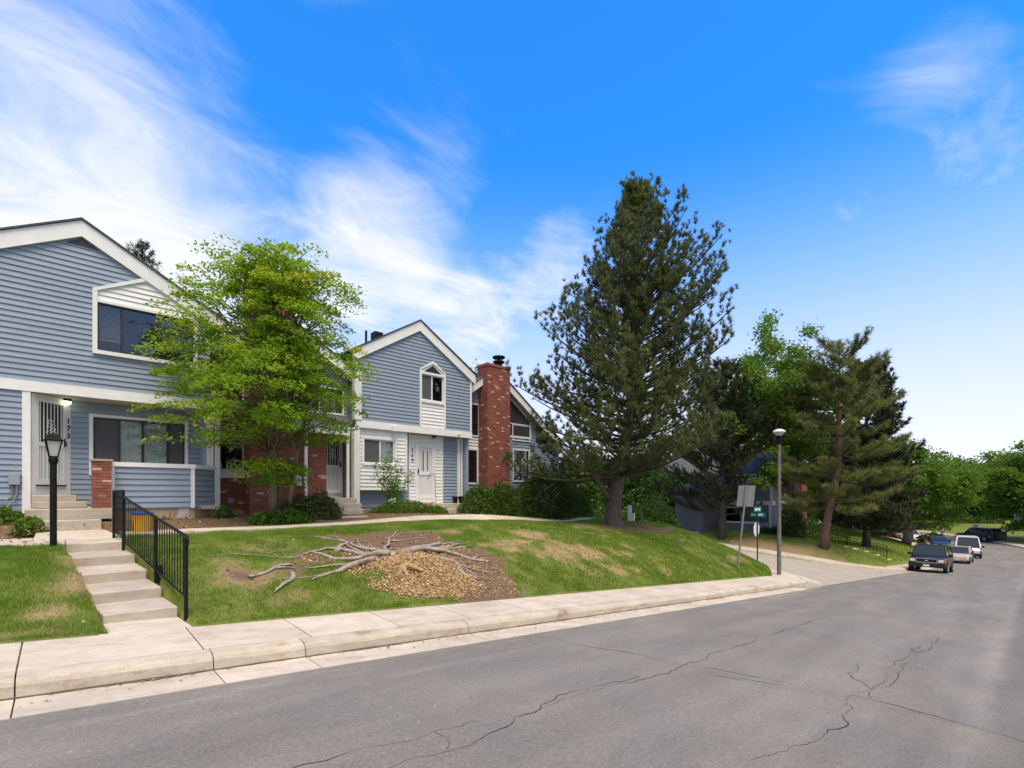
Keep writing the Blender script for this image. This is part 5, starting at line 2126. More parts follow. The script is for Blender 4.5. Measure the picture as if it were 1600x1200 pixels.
q.f = [(2 * i, 2 * i + 1, 2 * i + 3, 2 * i + 2) for i in range(3)]
q.mi = [0, 0, 0]
tag(q.build('far_path', M['concrete']), kind='structure')
# path on the lawn beyond the bend
q = MB()
for x, y, z in ((97, 13.5, -4.62), (108, 16.5, -4.55), (122, 18.5, -4.25), (135, 21.5, -3.9)):
    q.v += [(x - .3, y - .5, z), (x + .3, y + .5, z)]
q.f = [(2 * i, 2 * i + 1, 2 * i + 3, 2 * i + 2) for i in range(3)]
q.mi = [0, 0, 0]
tag(q.build('outer_path', M['concrete']), kind='structure')
mb_ = thing('mailbox', 'white cluster mailbox on the grass at the outside of the bend', 'mailbox', (103.9, 10.2, -4.8))
q = MB()
q.box(103.7, 104.1, 9.6, 10.3, -4.3, -3.4)
bevel(q.build('box', M['white_old'], mb_), .03)
q = MB()
q.box(103.8, 104.0, 9.85, 10.05, -5.0, -4.3)
q.build('post', M['greymetal'], mb_)
us = thing('lawn_sign', 'blank white upright sign board by the dark shrubs at the bend', 'sign', (101, 5.9, -4.7))
q = MB()
q.box(100.98, 101.02, 5.6, 6.25, -4.3, -2.9)
q.build('panel', M['white_old'], us)
q = MB()
q.box(101.03, 101.08, 5.88, 5.96, -4.9, -2.9)
q.build('post', M['steel'], us)

# ================================================================ house across the side street and far houses
FHS = mat('far_siding', (.150, .175, .215), .6, (.165, .19, .235), 3)


def far_board(m):
    nt = m.node_tree
    N, L = nt.nodes, nt.links
    co = N.new('ShaderNodeTexCoord')
    sp = N.new('ShaderNodeSeparateXYZ')
    L.new(co.outputs['Object'], sp.inputs[0])
    mu = N.new('ShaderNodeMath')
    mu.operation = 'MULTIPLY'
    mu.inputs[1].default_value = 1 / .15
    L.new(sp.outputs[2], mu.inputs[0])
    fr_ = N.new('ShaderNodeMath')
    fr_.operation = 'FRACT'
    L.new(mu.outputs[0], fr_.inputs[0])
    b = N.new('ShaderNodeBump')
    b.inputs['Distance'].default_value = .03
    b.inputs['Strength'].default_value = .8
    b.invert = True
    L.new(fr_.outputs[0], b.inputs['Height'])
    L.new(b.outputs[0], N['Principled BSDF'].inputs['Normal'])


far_board(FHS)
H = thing('house', 'dark blue-grey house across the side street behind the pines', 'house', (46, 18, -2.2))
Fx = Frame(43.8, 25, 0, -1)                  # faces the side street (-x); s = 25 - y
Fy = FY(15.0)
backing(Fx, [(0, -2.5), (10, -2.5), (10, .75), (0, .75)], [(6.2, 7.5, -1.0, .45), (2.2, 4.2, -1.0, .3)], FHS, H)
backing(Fx, [(0, 1.1), (10, 1.1), (10, 3.35), (0, 3.35)], [], FHS, H)
for w in ((6.2, 7.5, -1.0, .45), (2.2, 4.2, -1.0, .3)):
    window(Fx, *w, H, trim=.1, sash=[.5])
backing(Fy, [(43.82, -2.5), (53, -2.5), (53, 3.35), (43.82, 3.35)], [(45.2, 46.8, 1.3, 2.6)], FHS, H)
window(Fy, 45.2, 46.8, 1.3, 2.6, H, trim=.1, sash=[.5])
for q in ((0, 10.06, .76, 1.09, -.05, .06),):
    trimboard(Fx, H, *q, 'band_board')
trimboard(Fy, H, 43.76, 53, .76, 1.09, -.05, .06, 'band_board')
trimboard(Fx, H, 9.88, 10.05, 1.1, 3.3, -.05, .05, 'corner_post')
trimboard(Fx, H, 9.8, 10.0, -2.4, .75, -.05, .05, 'corner_post')
trimboard(Fx, H, -.3, 10.3, 3.30, 3.52, -.05, .40, 'eave')
q = MB()
q.add([(43.3, 14.5, 3.5), (43.3, 25.5, 3.5), (48.4, 25.5, 6.6), (48.4, 14.5, 6.6), (43.3, 14.5, 3.42), (43.3, 25.5, 3.42), (48.4, 25.5, 6.5), (48.4, 14.5, 6.5)],
      [(0, 3, 2, 1), (4, 5, 6, 7), (0, 1, 5, 4), (1, 2, 6, 5), (2, 3, 7, 6), (3, 0, 4, 7)])
q.add([(53.5, 14.5, 3.5), (53.5, 25.5, 3.5), (48.4, 25.5, 6.6), (48.4, 14.5, 6.6), (53.5, 14.5, 3.42), (53.5, 25.5, 3.42), (48.4, 25.5, 6.5), (48.4, 14.5, 6.5)],
      [(0, 1, 2, 3), (4, 7, 6, 5), (0, 4, 5, 1), (1, 5, 6, 2), (2, 6, 7, 3), (3, 7, 4, 0)])
q.build('roof', mat('blue_grey_shingle', (.070, .070, .076), .9, (.095, .095, .10), 14, bump=.4), H)
q = MB()
Fy.poly(q, [(43.82, 3.35), (53.2, 3.35), (48.4, 6.4)], -.12, -.002)
q.build('gable_wall', FHS, H)
rake(Fy, H, [(43.3, 3.6), (48.4, 6.72), (53.5, 3.6)], .32, .42, .50)
q = MB()
q.box(49.2, 50.6, 14.3, 15.0, -2.4, 5.2)
chm = q.build('chimney', M['mortar'], H)
brick_joined(chm, [(FY(14.3), 49.2, 50.6, -2.3, 5.2, []), (Frame(49.2, 15, 0, -1), 0, .7, -2.3, 5.2, [])])
q = MB()
q.box(39.6, 43.0, 15.6, 15.75, -2.5, -.55)
pw_ = thing('patio_wall', 'low blue-grey boarded patio wall in front of the house across the side street', 'wall', (41, 16, -2.4))
q = MB()
q.box(41.2, 41.35, 15.2, 21.4, -2.6, -.70)
q.build('wall', FHS, pw_)
q = MB()
q.box(41.12, 41.42, 15.12, 21.5, -.70, -.58)
q.build('rail_cap', M['white_old'], pw_)
q = MB()
q.box(41.36, 43.7, 15.2, 15.32, -2.6, -.70)
q.build('return_wall', FHS, pw_)
# garden shed wall further in, tree shade put into its siding colour
far_dark = mat('shade_darkened_siding', (.085, .092, .108), .6, (.10, .108, .125), 3)
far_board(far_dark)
gsd = thing('garage', 'plain blue-grey garage wall darkened as in shade low behind the grassy bank', 'garage', (38.6, 21.5, -1.9))
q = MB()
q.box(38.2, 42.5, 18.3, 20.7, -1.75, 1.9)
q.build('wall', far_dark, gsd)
q = MB()
q.box(38.1, 38.2, 18.6, 20.5, -1.75, -1.42)
q.build('base_board', M['white_old'], gsd)
q = MB()
q.add([(37.8, 18.0, 1.95), (37.8, 21.0, 1.95), (42.8, 21.0, 3.0), (42.8, 18.0, 3.0), (37.8, 18.0, 1.88), (37.8, 21.0, 1.88), (42.8, 21.0, 1.9), (42.8, 18.0, 1.9)],
      [(0, 3, 2, 1), (4, 5, 6, 7), (0, 1, 5, 4), (1, 2, 6, 5), (2, 3, 7, 6), (3, 0, 4, 7)])
q.build('roof', M['shingle'], gsd)


def far_house(x, y, z, w, d, h, rz, label, wallc, roofc):
    t = thing('house', label, 'house', (x, y, z))
    t.rotation_euler = (0, 0, rz)
    q = MB()
    q.box(-w / 2, w / 2, -d / 2, d / 2, -1, h)
    q.build('wall', wallc, t, local=True)
    q = MB()
    e = .4
    q.add([(-w / 2 - e, -d / 2 - e, h), (w / 2 + e, -d / 2 - e, h), (w / 2 + e, d / 2 + e, h), (-w / 2 - e, d / 2 + e, h), (-w / 2 - e, 0, h + d * .3), (w / 2 + e, 0, h + d * .3)],
          [(0, 1, 5, 4), (3, 4, 5, 2), (0, 4, 3), (1, 2, 5), (0, 3, 2, 1)])
    q.build('roof', roofc, t, local=True)
    for s in (-1, 1):
        for i in range(3):
            q = MB()
            c = -w / 2 + w * (i + .5) / 3
            q.box(c - .6, c + .6, s * d / 2 - .05, s * d / 2 + .05, 1.0, 2.3)
            f = q.build('window', M['white_old'], t, local=True)
            q = MB()
            q.box(c - .5, c + .5, s * d / 2 - .06, s * d / 2 + .06, 1.1, 2.2)
            q.build('pane', M['frame_dark'], f, local=True)
    return t


far_house(119, -4.5, -4.6, 12, 9, 4.2, rad(80), 'pale blue house behind the round tree at the right edge', mat('pale_blue_wall', (.22, .26, .33), .7), M['shingle'])
far_house(142, 30, -3.5, 14, 9, 3.0, rad(60), 'low grey house among trees up the lawn beyond the bend', mat('grey_wall', (.28, .28, .28), .7), M['shingle'])
# ================================================================ plants


def unit(r, n):
    v = r.normal(size=(n, 3))
    return v / np.linalg.norm(v, axis=1, keepdims=True)


def leaf_quads(C, size, r, flat=0.0, up=(0, 0, 1)):
    """kite-shaped leaves at centres C; flat 0..1 turns them towards horizontal"""
    n = len(C)
    a = unit(r, n)
    a[:, 2] *= (1 - flat)
    a /= np.linalg.norm(a, axis=1, keepdims=True) + 1e-9
    nn = unit(r, n) * (1 - flat) + np.array(up) * flat
    b = np.cross(a, nn)
    b /= np.linalg.norm(b, axis=1, keepdims=True) + 1e-9
    s = (size * r.uniform(.65, 1.3, n))[:, None]
    V = np.stack([C - a * s * .5, C + b * s * .30 + a * s * .02, C + a * s * .55, C - b * s * .30 + a * s * .02], 1)
    return V.reshape(-1, 3)


def leaf_part(name, C, v, size, m, parent, seed, flat=0.0):
    r = np.random.default_rng(seed)
    V = leaf_quads(C, size, r, flat)
    n = len(C)
    return npmesh(name, V, np.arange(4 * n).reshape(n, 4), m, parent, {'v': np.repeat(np.clip(v, 0, 1), 4)})


def limb(mb, p0, p1, r0, r1, sag=.0, k=6, seed=0, n=6):
    rr = np.random.default_rng(seed)
    p0, p1 = np.array(p0, float), np.array(p1, float)
    L_ = np.linalg.norm(p1 - p0)
    j = rr.normal(0, .035 * L_, (k + 1, 3))
    j[0] = j[-1] = 0
    t = np.linspace(0, 1, k + 1)[:, None]
    P = p0 + (p1 - p0) * t + j
    P[:, 2] += sag * np.sin(t[:, 0] * np.pi) * L_
    mb.tube([tuple(q) for q in P], list(np.linspace(r0, r1, k + 1)), n)
    return P


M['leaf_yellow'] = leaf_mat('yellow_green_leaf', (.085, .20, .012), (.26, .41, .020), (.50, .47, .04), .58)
M['leaf_mid'] = leaf_mat('mid_green_leaf', (.060, .135, .014), (.140, .245, .024), (.22, .32, .04), .55)
M['leaf_deep'] = leaf_mat('deep_green_leaf', (.025, .06, .010), (.065, .13, .016), (.12, .19, .028), .4)
M['leaf_juniper'] = leaf_mat('juniper_needles', (.030, .048, .012), (.070, .092, .025), (.11, .12, .04), .25)
M['needle'] = leaf_mat('pine_needles', (.046, .066, .020), (.128, .158, .050), (.23, .24, .085), .38, .5)
M['needle_dark'] = leaf_mat('dark_pine_needles', (.020, .030, .014), (.050, .064, .026), (.09, .095, .04), .25, .5)
M['needle_olive'] = leaf_mat('olive_pine_needles', (.080, .104, .026), (.172, .200, .056), (.27, .26, .085), .48, .55)
M['bark_branch'] = mat('branch_bark', (.060, .044, .032), .95, (.075, .06, .05), 12)
M['rose'] = leaf_mat('red_petals', (.5, .03, .03), (.62, .06, .05), (.6, .18, .14), .3)
M['petal_white'] = leaf_mat('white_petals', (.7, .7, .68), (.75, .75, .75), None, .3)


def broadleaf(name, label, loc, height, wx, wy, z_low, n_leaf, leaf, m, bark, tr, seed, group=None, clusters=120, sig=.11, flat=.25, stems=1, top_bias=0.0, vb=.35, lean=(0, 0), lump=.5, cat='tree'):
    r = np.random.default_rng(seed)
    t = thing(name, label, cat, loc, group)
    x0, y0, z0 = loc
    hc = height - z_low
    d = unit(r, clusters)
    d[:, 2] = np.where((d[:, 2] < -.25) & (r.random(clusters) < .35), -d[:, 2] * .5, d[:, 2])
    ang = np.arctan2(d[:, 1], d[:, 0])
    lob = 1 - lump * .5 + lump * vnoise(ang * 1.6 + seed, d[:, 2] * 2.2 + seed * 1.7)
    rad_ = r.random(clusters) ** .38 * lob
    cz = z_low + hc * .42
    C = np.stack([x0 + lean[0] + d[:, 0] * rad_ * wx / 2, y0 + lean[1] + d[:, 1] * rad_ * wy / 2,
                  z0 + cz + np.where(d[:, 2] > 0, d[:, 2] * rad_ * hc * .58, d[:, 2] * rad_ * hc * .42)], 1)
    wood = MB()
    top = (x0 + lean[0] * .8, y0 + lean[1] * .8, z0 + z_low + hc * .55)
    for s in range(stems):
        a = s * 2.4 + seed
        o = (.0 if stems == 1 else .22)
        b = (x0 + o * math.cos(a), y0 + o * math.sin(a), z0 - .15)
        tp = (top[0] + o * 4 * math.cos(a), top[1] + o * 4 * math.sin(a), top[2])
        limb(wood, b, tp, tr * (1 if s == 0 else .7), tr * .35, 0, 6, seed + s, 9)
    for i in range(0, clusters, 2):
        h = r.uniform(.15, .95)
        st = np.array([x0, y0, z0]) * (1 - h) + np.array(top) * h
        st[2] = max(st[2], z0 + z_low * .7)
        limb(wood, st, C[i], tr * .28, .012, .06, 5, seed + i, 5)
    wood.build('trunk', bark, t, smooth=True)
    m_ = max(4, n_leaf // clusters)
    cv = r.uniform(-.18, .18, clusters)
    P = np.repeat(C, m_, 0) + r.normal(0, 1, (clusters * m_, 3)) * np.array([sig * wx, sig * wy, sig * .55 * hc])
    v = np.clip(vb + np.repeat(cv, m_) + r.normal(0, .14, len(P)), 0, 1)
    leaf_part('crown', P, v, leaf, m, t, seed + 5, flat)
    return t


def bush(name, label, loc, rx, ry, rz, n, leaf, m, seed, group=None, lump=.35, v0=.4, cat='shrub', stem=True, flat=.1):
    r = np.random.default_rng(seed)
    t = thing(name, label, cat, loc, group)
    d = unit(r, n)
    d[:, 2] = np.abs(d[:, 2]) * 1.15 - .12
    ang = np.arctan2(d[:, 1], d[:, 0])
    lob = 1 - lump * .5 + lump * (.6 * vnoise(ang * 2.4 + seed * 3.1, d[:, 2] * 3 + seed) + .4 * vnoise(ang * 6 + seed, d[:, 2] * 8))
    q = np.where(r.random(n) < .72, r.normal(.95, .06, n), r.random(n) ** .5) * lob
    P = np.stack([loc[0] + d[:, 0] * q * rx, loc[1] + d[:, 1] * q * ry, loc[2] + np.maximum(d[:, 2], -.02) * q * rz + .02], 1)
    v = v0 + r.normal(0, .16, n) + .25 * (vnoise(P[:, 0] * 3, P[:, 2] * 3 + P[:, 1]) - .5)
    leaf_part('foliage', P, v, leaf, m, t, seed + 1, flat)
    if stem:
        wd = MB()
        for i in range(9):
            a = i * 2.4
            limb(wd, (loc[0] + .06 * math.cos(a), loc[1] + .06 * math.sin(a), loc[2] - .1), (loc[0] + rx * .65 * math.cos(a), loc[1] + ry * .65 * math.sin(a), loc[2] + rz * r.uniform(.35, .75)), .022, .008, .04, 4, seed + i, 5)
        wd.build('stem', M['bark_dark'], t)
    return t


# ---------------------------------------------------------------- conifers


def needle_mesh(P, A, r, k, ln, w, spread=(22, 80)):
    """tufts: P positions, A axes -> needle triangles"""
    n = len(P)
    P = np.repeat(P, k, 0)
    A = np.repeat(A, k, 0)
    th = np.radians(r.uniform(*spread, n * k))
    q = unit(r, n * k)
    q -= A * (q * A).sum(1, keepdims=True)
    q /= np.linalg.norm(q, axis=1, keepdims=True) + 1e-9
    D = A * np.cos(th)[:, None] + q * np.sin(th)[:, None]
    L_ = (ln * r.uniform(.7, 1.15, n * k))[:, None]
    S = np.cross(D, unit(r, n * k))
    S /= np.linalg.norm(S, axis=1, keepdims=True) + 1e-9
    B = P + A * (r.uniform(-.55, .25, n * k) * ln)[:, None]
    V = np.stack([B - S * w, B + S * w, B + D * L_], 1)
    return V.reshape(-1, 3)


def conifer(name, label, loc, height, prof, bark, m, seed, z_first=1.2, whorl=.42, per=5, elev=(5, 60), curve=.35, tuft=.2, k=22, ln=.17, w=.010, tr=.3, lean=(0, 0),
            twig=.9, vb=.4, group=None, start=.3, spread=(22, 80), droop=0.0, density=1.0, dead=0.0, roots=False, extra=None, cat='tree', thick=1.0, elevs=None, candle=0, vtip=.12):
    """prof(h 0..1, azimuth) -> branch length"""
    r = np.random.default_rng(seed)
    t = thing(name, label, cat, loc, group)
    x0, y0, z0 = loc
    tw = MB()
    hs = np.linspace(0, 1, 14)
    ax = lambda u: np.array([x0 + lean[0] * sst(u * 2.2) + .12 * math.sin(u * 7 + seed) * tr, y0 + lean[1] * sst(u * 2.2) + .1 * math.cos(u * 6 + seed) * tr, z0 - .1 + (height + .1) * u])
    rr_ = [tr * (1.35 if i == 0 else 1.0) * (1 - u) ** .8 + .015 for i, u in enumerate(hs)]
    tw.tube([tuple(ax(u)) for u in hs], rr_, 12)
    if roots:
        for i in range(9):
            a = i * .7 + seed
            e = r.uniform(.7, 1.2) * tr * 2.4
            tw.tube([(x0 + tr * .75 * math.cos(a), y0 + tr * .75 * math.sin(a), z0 + .55), (x0 + tr * 1.25 * math.cos(a), y0 + tr * 1.25 * math.sin(a), z0 + .1),
                     (x0 + e * 1.2 * math.cos(a + .1), y0 + e * 1.2 * math.sin(a + .1), float(G(x0 + e * 1.2 * math.cos(a), y0 + e * 1.2 * math.sin(a))) - .02)], [tr * .32, tr * .26, .03], 6)
    if roots:                                  # furrowed bark: ridges round the stem
        tw.v, tw.f, tw.mi = [], [], []
        zz = np.concatenate([np.linspace(0, .22, 26), np.linspace(.24, 1, 26)])
        rings = []
        for u in zz:
            c = ax(u)
            rb_ = float(np.interp(u, hs, rr_)) * (1 + .42 * math.exp(-u * height / .30))
            ring = []
            for k_ in range(40):
                a = 2 * math.pi * k_ / 40
                rid = 1 + .20 * (float(vnoise(a * 3.2 + .8 * u * height, u * height * .9)) - .5) + .12 * (float(vnoise(k_ * .9, u * height * 2.3)) - .5) + .10 * math.cos(5 * a + 1) * math.exp(-u * height / .6)
                ring.append((c[0] + rb_ * rid * math.cos(a), c[1] + rb_ * rid * math.sin(a), c[2]))
            rings.append(ring)
        tw.loft(rings)
        sx, sy = -.731, .682                # a second low stem leaning to the left of the picture
        tw.tube([(x0 + sx * .05, y0 + sy * .05, z0 + 1.0), (x0 + sx * .5, y0 + sy * .5 - .1, z0 + 1.5), (x0 + sx * 1.0, y0 + sy * 1.0 - .2, z0 + 2.2), (x0 + sx * 1.5, y0 + sy * 1.5 - .2, z0 + 3.6)], [.12, .115, .10, .05], 10)
    tk = tw.build('trunk', bark, t, smooth=True)
    wd = MB()
    P, A, VV = [], [], []
    h = z_first
    az0 = 0
    rows = []
    while h < height - .25:
        u = h / height
        nb = max(3, int(round(per * r.uniform(.8, 1.2))))
        az0 += 1.1
        for b in range(nb):
            rows.append((h + r.normal(0, whorl * .25), az0 + 2 * np.pi * b / nb + r.normal(0, .22), r.uniform(.72, 1.12)))
        h += whorl * r.uniform(.8, 1.2) * (1 - .35 * u)
    for e in (extra or []):
        rows.append(e)
    for hb, az, ls in rows:
        u = min(max(hb / height, 0), .985)
        L_ = prof(u, az) * ls
        if L_ < .15:
            continue
        e_ = float(np.interp(u, *elevs)) if elevs else elev[0] + (elev[1] - elev[0]) * u ** 1.2
        el = math.radians(e_ + r.normal(0, 6))
        c0 = ax(u)
        tt = np.linspace(0, 1, 7)
        dx, dy = math.cos(az), math.sin(az)
        bend = r.normal(0, .10)
        hor = L_ * (tt * math.cos(el))
        ver = L_ * (tt * math.sin(el) + curve * tt ** 2.2 * (1 - .6 * u) - droop * tt * (1 - tt) * 1.6)
        side = L_ * bend * tt ** 2
        Q = np.stack([c0[0] + dx * hor - dy * side, c0[1] + dy * hor + dx * side, c0[2] + ver], 1)
        rb = (.016 + .014 * L_) * thick
        wd.tube([tuple(q) for q in Q], list(rb * (1 - .85 * tt) + .004), 5, cap=False)
        if r.random() < dead:
            continue
        # twigs
        ns = max(3, int(L_ / .34 * density))
        for j in range(ns):
            s = start + (1.0 - start) * (j + r.random()) / ns
            p = np.array([np.interp(s, tt, Q[:, i]) for i in range(3)])
            d0 = np.array([np.interp(min(s + .1, 1), tt, Q[:, i]) - np.interp(s - .08, tt, Q[:, i]) for i in range(3)])
            d0 /= np.linalg.norm(d0) + 1e-9
            sd = np.array([-dy, dx, 0]) * (1 if (j + int(r.random() * 2)) % 2 else -1)
            dr = d0 * r.uniform(.5, 1.0) + sd * r.uniform(.35, 1.0) + np.array([0, 0, r.uniform(.05, .75) * (1 - droop)])
            dr /= np.linalg.norm(dr)
            tl = twig * r.uniform(.45, 1.0) * (1.1 - .55 * s) * min(1, .35 + L_ / 3.2)
            nt = max(1, int(tl / tuft))
            tip = p + dr * tl + np.array([0, 0, .18 * tl * (1 - 2 * droop)])
            if j % 2 == 0:
                wd.tube([tuple(p), tuple(tip)], [.010 * thick, .004], 3, cap=False)
            for q in range(nt):
                f = (q + 1) / nt
                pp = p + (tip - p) * f
                P.append(pp)
                aa = dr + np.array([0, 0, .35 * (1 - 2 * droop)])
                A.append(aa / np.linalg.norm(aa))
                VV.append(vtip * f)
            for q in range(candle):
                off = r.normal(0, .09, 3) * (1 if q else 0)
                P.append(tip + off + np.array([0, 0, .10 * q * r.random() + .04]))
                aa = np.array([r.normal(0, .28), r.normal(0, .28), 1.0]) + dr * .35
                A.append(aa / np.linalg.norm(aa))
                VV.append(vtip * 1.5)
        P.append(Q[-1])
        A.append((Q[-1] - Q[-2]) / (np.linalg.norm(Q[-1] - Q[-2]) + 1e-9))
        VV.append(.14)
    # leader tufts
    for q in range(5):
        P.append(ax(1 - q * .012))
        A.append(np.array([r.normal(0, .3), r.normal(0, .3), 1.0]) / 1.1)
        VV.append(.1)
    wd.build('branches', M['bark_branch'], t, smooth=True)
    if 0:
        print(name, len(P))
    P, A, VV = np.array(P), np.array(A), np.array(VV)
    V = needle_mesh(P, A, r, k, ln, w, spread)
    cl = .5 * (fbm(P[:, 0] * .8 + seed, P[:, 2] * .8 + P[:, 1] * .5, 3) - .5)
    v = np.clip(vb + np.repeat(cl + VV + r.normal(0, .08, len(P)), k) + r.normal(0, .1, len(P) * k), 0, 1)
    npmesh('crown', V, np.arange(len(V)).reshape(-1, 3), m, t, {'v': np.repeat(v, 3)})
    return t


# big pine on the bank. directions seen from the street: +a = picture right = (.731, -.682)
RAZ = math.atan2(-.682, .731)


def big_prof(u, az):
    c = math.cos(az - RAZ)
    hs = [.0, .06, .10, .16, .28, .38, .50, .58, .68, .78, .90, 1.0]
    Rr = [2.8, 4.0, 4.4, 4.5, 4.2, 3.9, 3.9, 3.8, 3.1, 2.3, 1.1, .4]
    Ll = [4.2, 5.6, 6.0, 5.6, 4.9, 4.7, 3.6, 3.1, 2.4, 1.4, .6, .3]
    a = np.interp(u, hs, Rr)
    b = np.interp(u, hs, Ll)
    w = (c + 1) / 2
    irr = .66 + .46 * float(vnoise(az * 1.5 + 3, u * 8.0))
    return float(a * w + b * (1 - w)) * irr


px0, py0 = 17.05, 12.0
conifer('pine_tree', 'tall full dark green pine with a forked trunk base on the grassy bank', (px0, py0, float(G(px0, py0)) - .02), 14.0, big_prof, M['bark_pine'], M['needle'], 5,
        z_first=2.25, whorl=.40, per=7, elevs=([0, .15, .22, .35, .6, .85, 1], [-4, -3, 2, 9, 24, 42, 62]), curve=.27, tuft=.20, k=24, ln=.165, w=.0135, tr=.285, lean=(.62, -.55), twig=1.35, vb=.33,
        start=.24, roots=True, density=.92, candle=4, vtip=.16)

# second dark pine across the side street
ray = lambda px, d: ((.682 + .731 * (px - 800) / 760) * d, (.731 - .682 * (px - 800) / 760) * d)


def cone_prof(w0, p=.8, lowcut=.0):
    return lambda u, az: w0 * (1 - u) ** p * (1 if u > lowcut else .6) + .12


def site(x, y, z, dz=-.05):
    return (x, y, z + dz)


conifer('pine_tree', 'dark pine behind the big one with its brown trunk by the garage wall', (38.0, 16.6, -1.95), 13.6, lambda u, az: float(np.interp(u, [0, .1, .3, .6, .85, 1], [3.0, 4.6, 4.6, 3.4, 2.0, .4])) * (1 - (.72 if u < .42 else .1) * max(0, math.cos(az - RAZ))),
        M['bark_dark'], M['needle_dark'], 17, z_first=2.5, whorl=.55, per=5, elev=(-4, 50), curve=.3, tuft=.24, k=22, ln=.28, w=.026, tr=.30, twig=1.4, vb=.4, density=1.3)
conifer('pine_tree', 'airy olive pine with a bare reddish leaning trunk beside the far stair railing', (38.8, 9.9, float(far_z(38.8, 9.9)) - .05), 14.3,
        lambda u, az: float(np.interp(u, [0, .12, .25, .5, .75, .9, 1], [1.6, 3.6, 3.8, 3.5, 3.0, 2.3, .6])), M['bark_red'], M['needle_olive'], 23,
        z_first=2.9, whorl=1.0, per=5, elev=(-10, 28), curve=.12, tuft=.2, k=26, ln=.32, w=.017, tr=.26, lean=(.8, -.7), twig=1.1, vb=.5, density=1.9, droop=.25, spread=(30, 100), start=.3)
conifer('spruce_tree', 'dark dense conifer standing behind the airy olive pine', (55, 10.6, float(far_z(55, 10.6)) - .1), 16.8, lambda u, az: float(np.interp(u, [0, .15, .4, .7, .9, 1], [3.6, 4.0, 3.7, 2.9, 1.9, .4])),
        M['bark_dark'], M['needle_dark'], 29, z_first=1.8, whorl=.7, per=6, elev=(-12, 40), curve=.25, tuft=.3, k=22, ln=.36, w=.04, tr=.3, twig=1.6, vb=.5, density=1.3)
conifer('pine_tree', 'pine top showing behind the roof of townhouse 173', (3.6, 35.5, .8), 15.4, cone_prof(4.2, .7), M['bark_dark'], M['needle_dark'], 31, z_first=7, whorl=.6, per=5, elev=(5, 62), curve=.4,
        tuft=.30, k=18, ln=.24, w=.014, tr=.25, twig=1.0, vb=.5, density=.9)

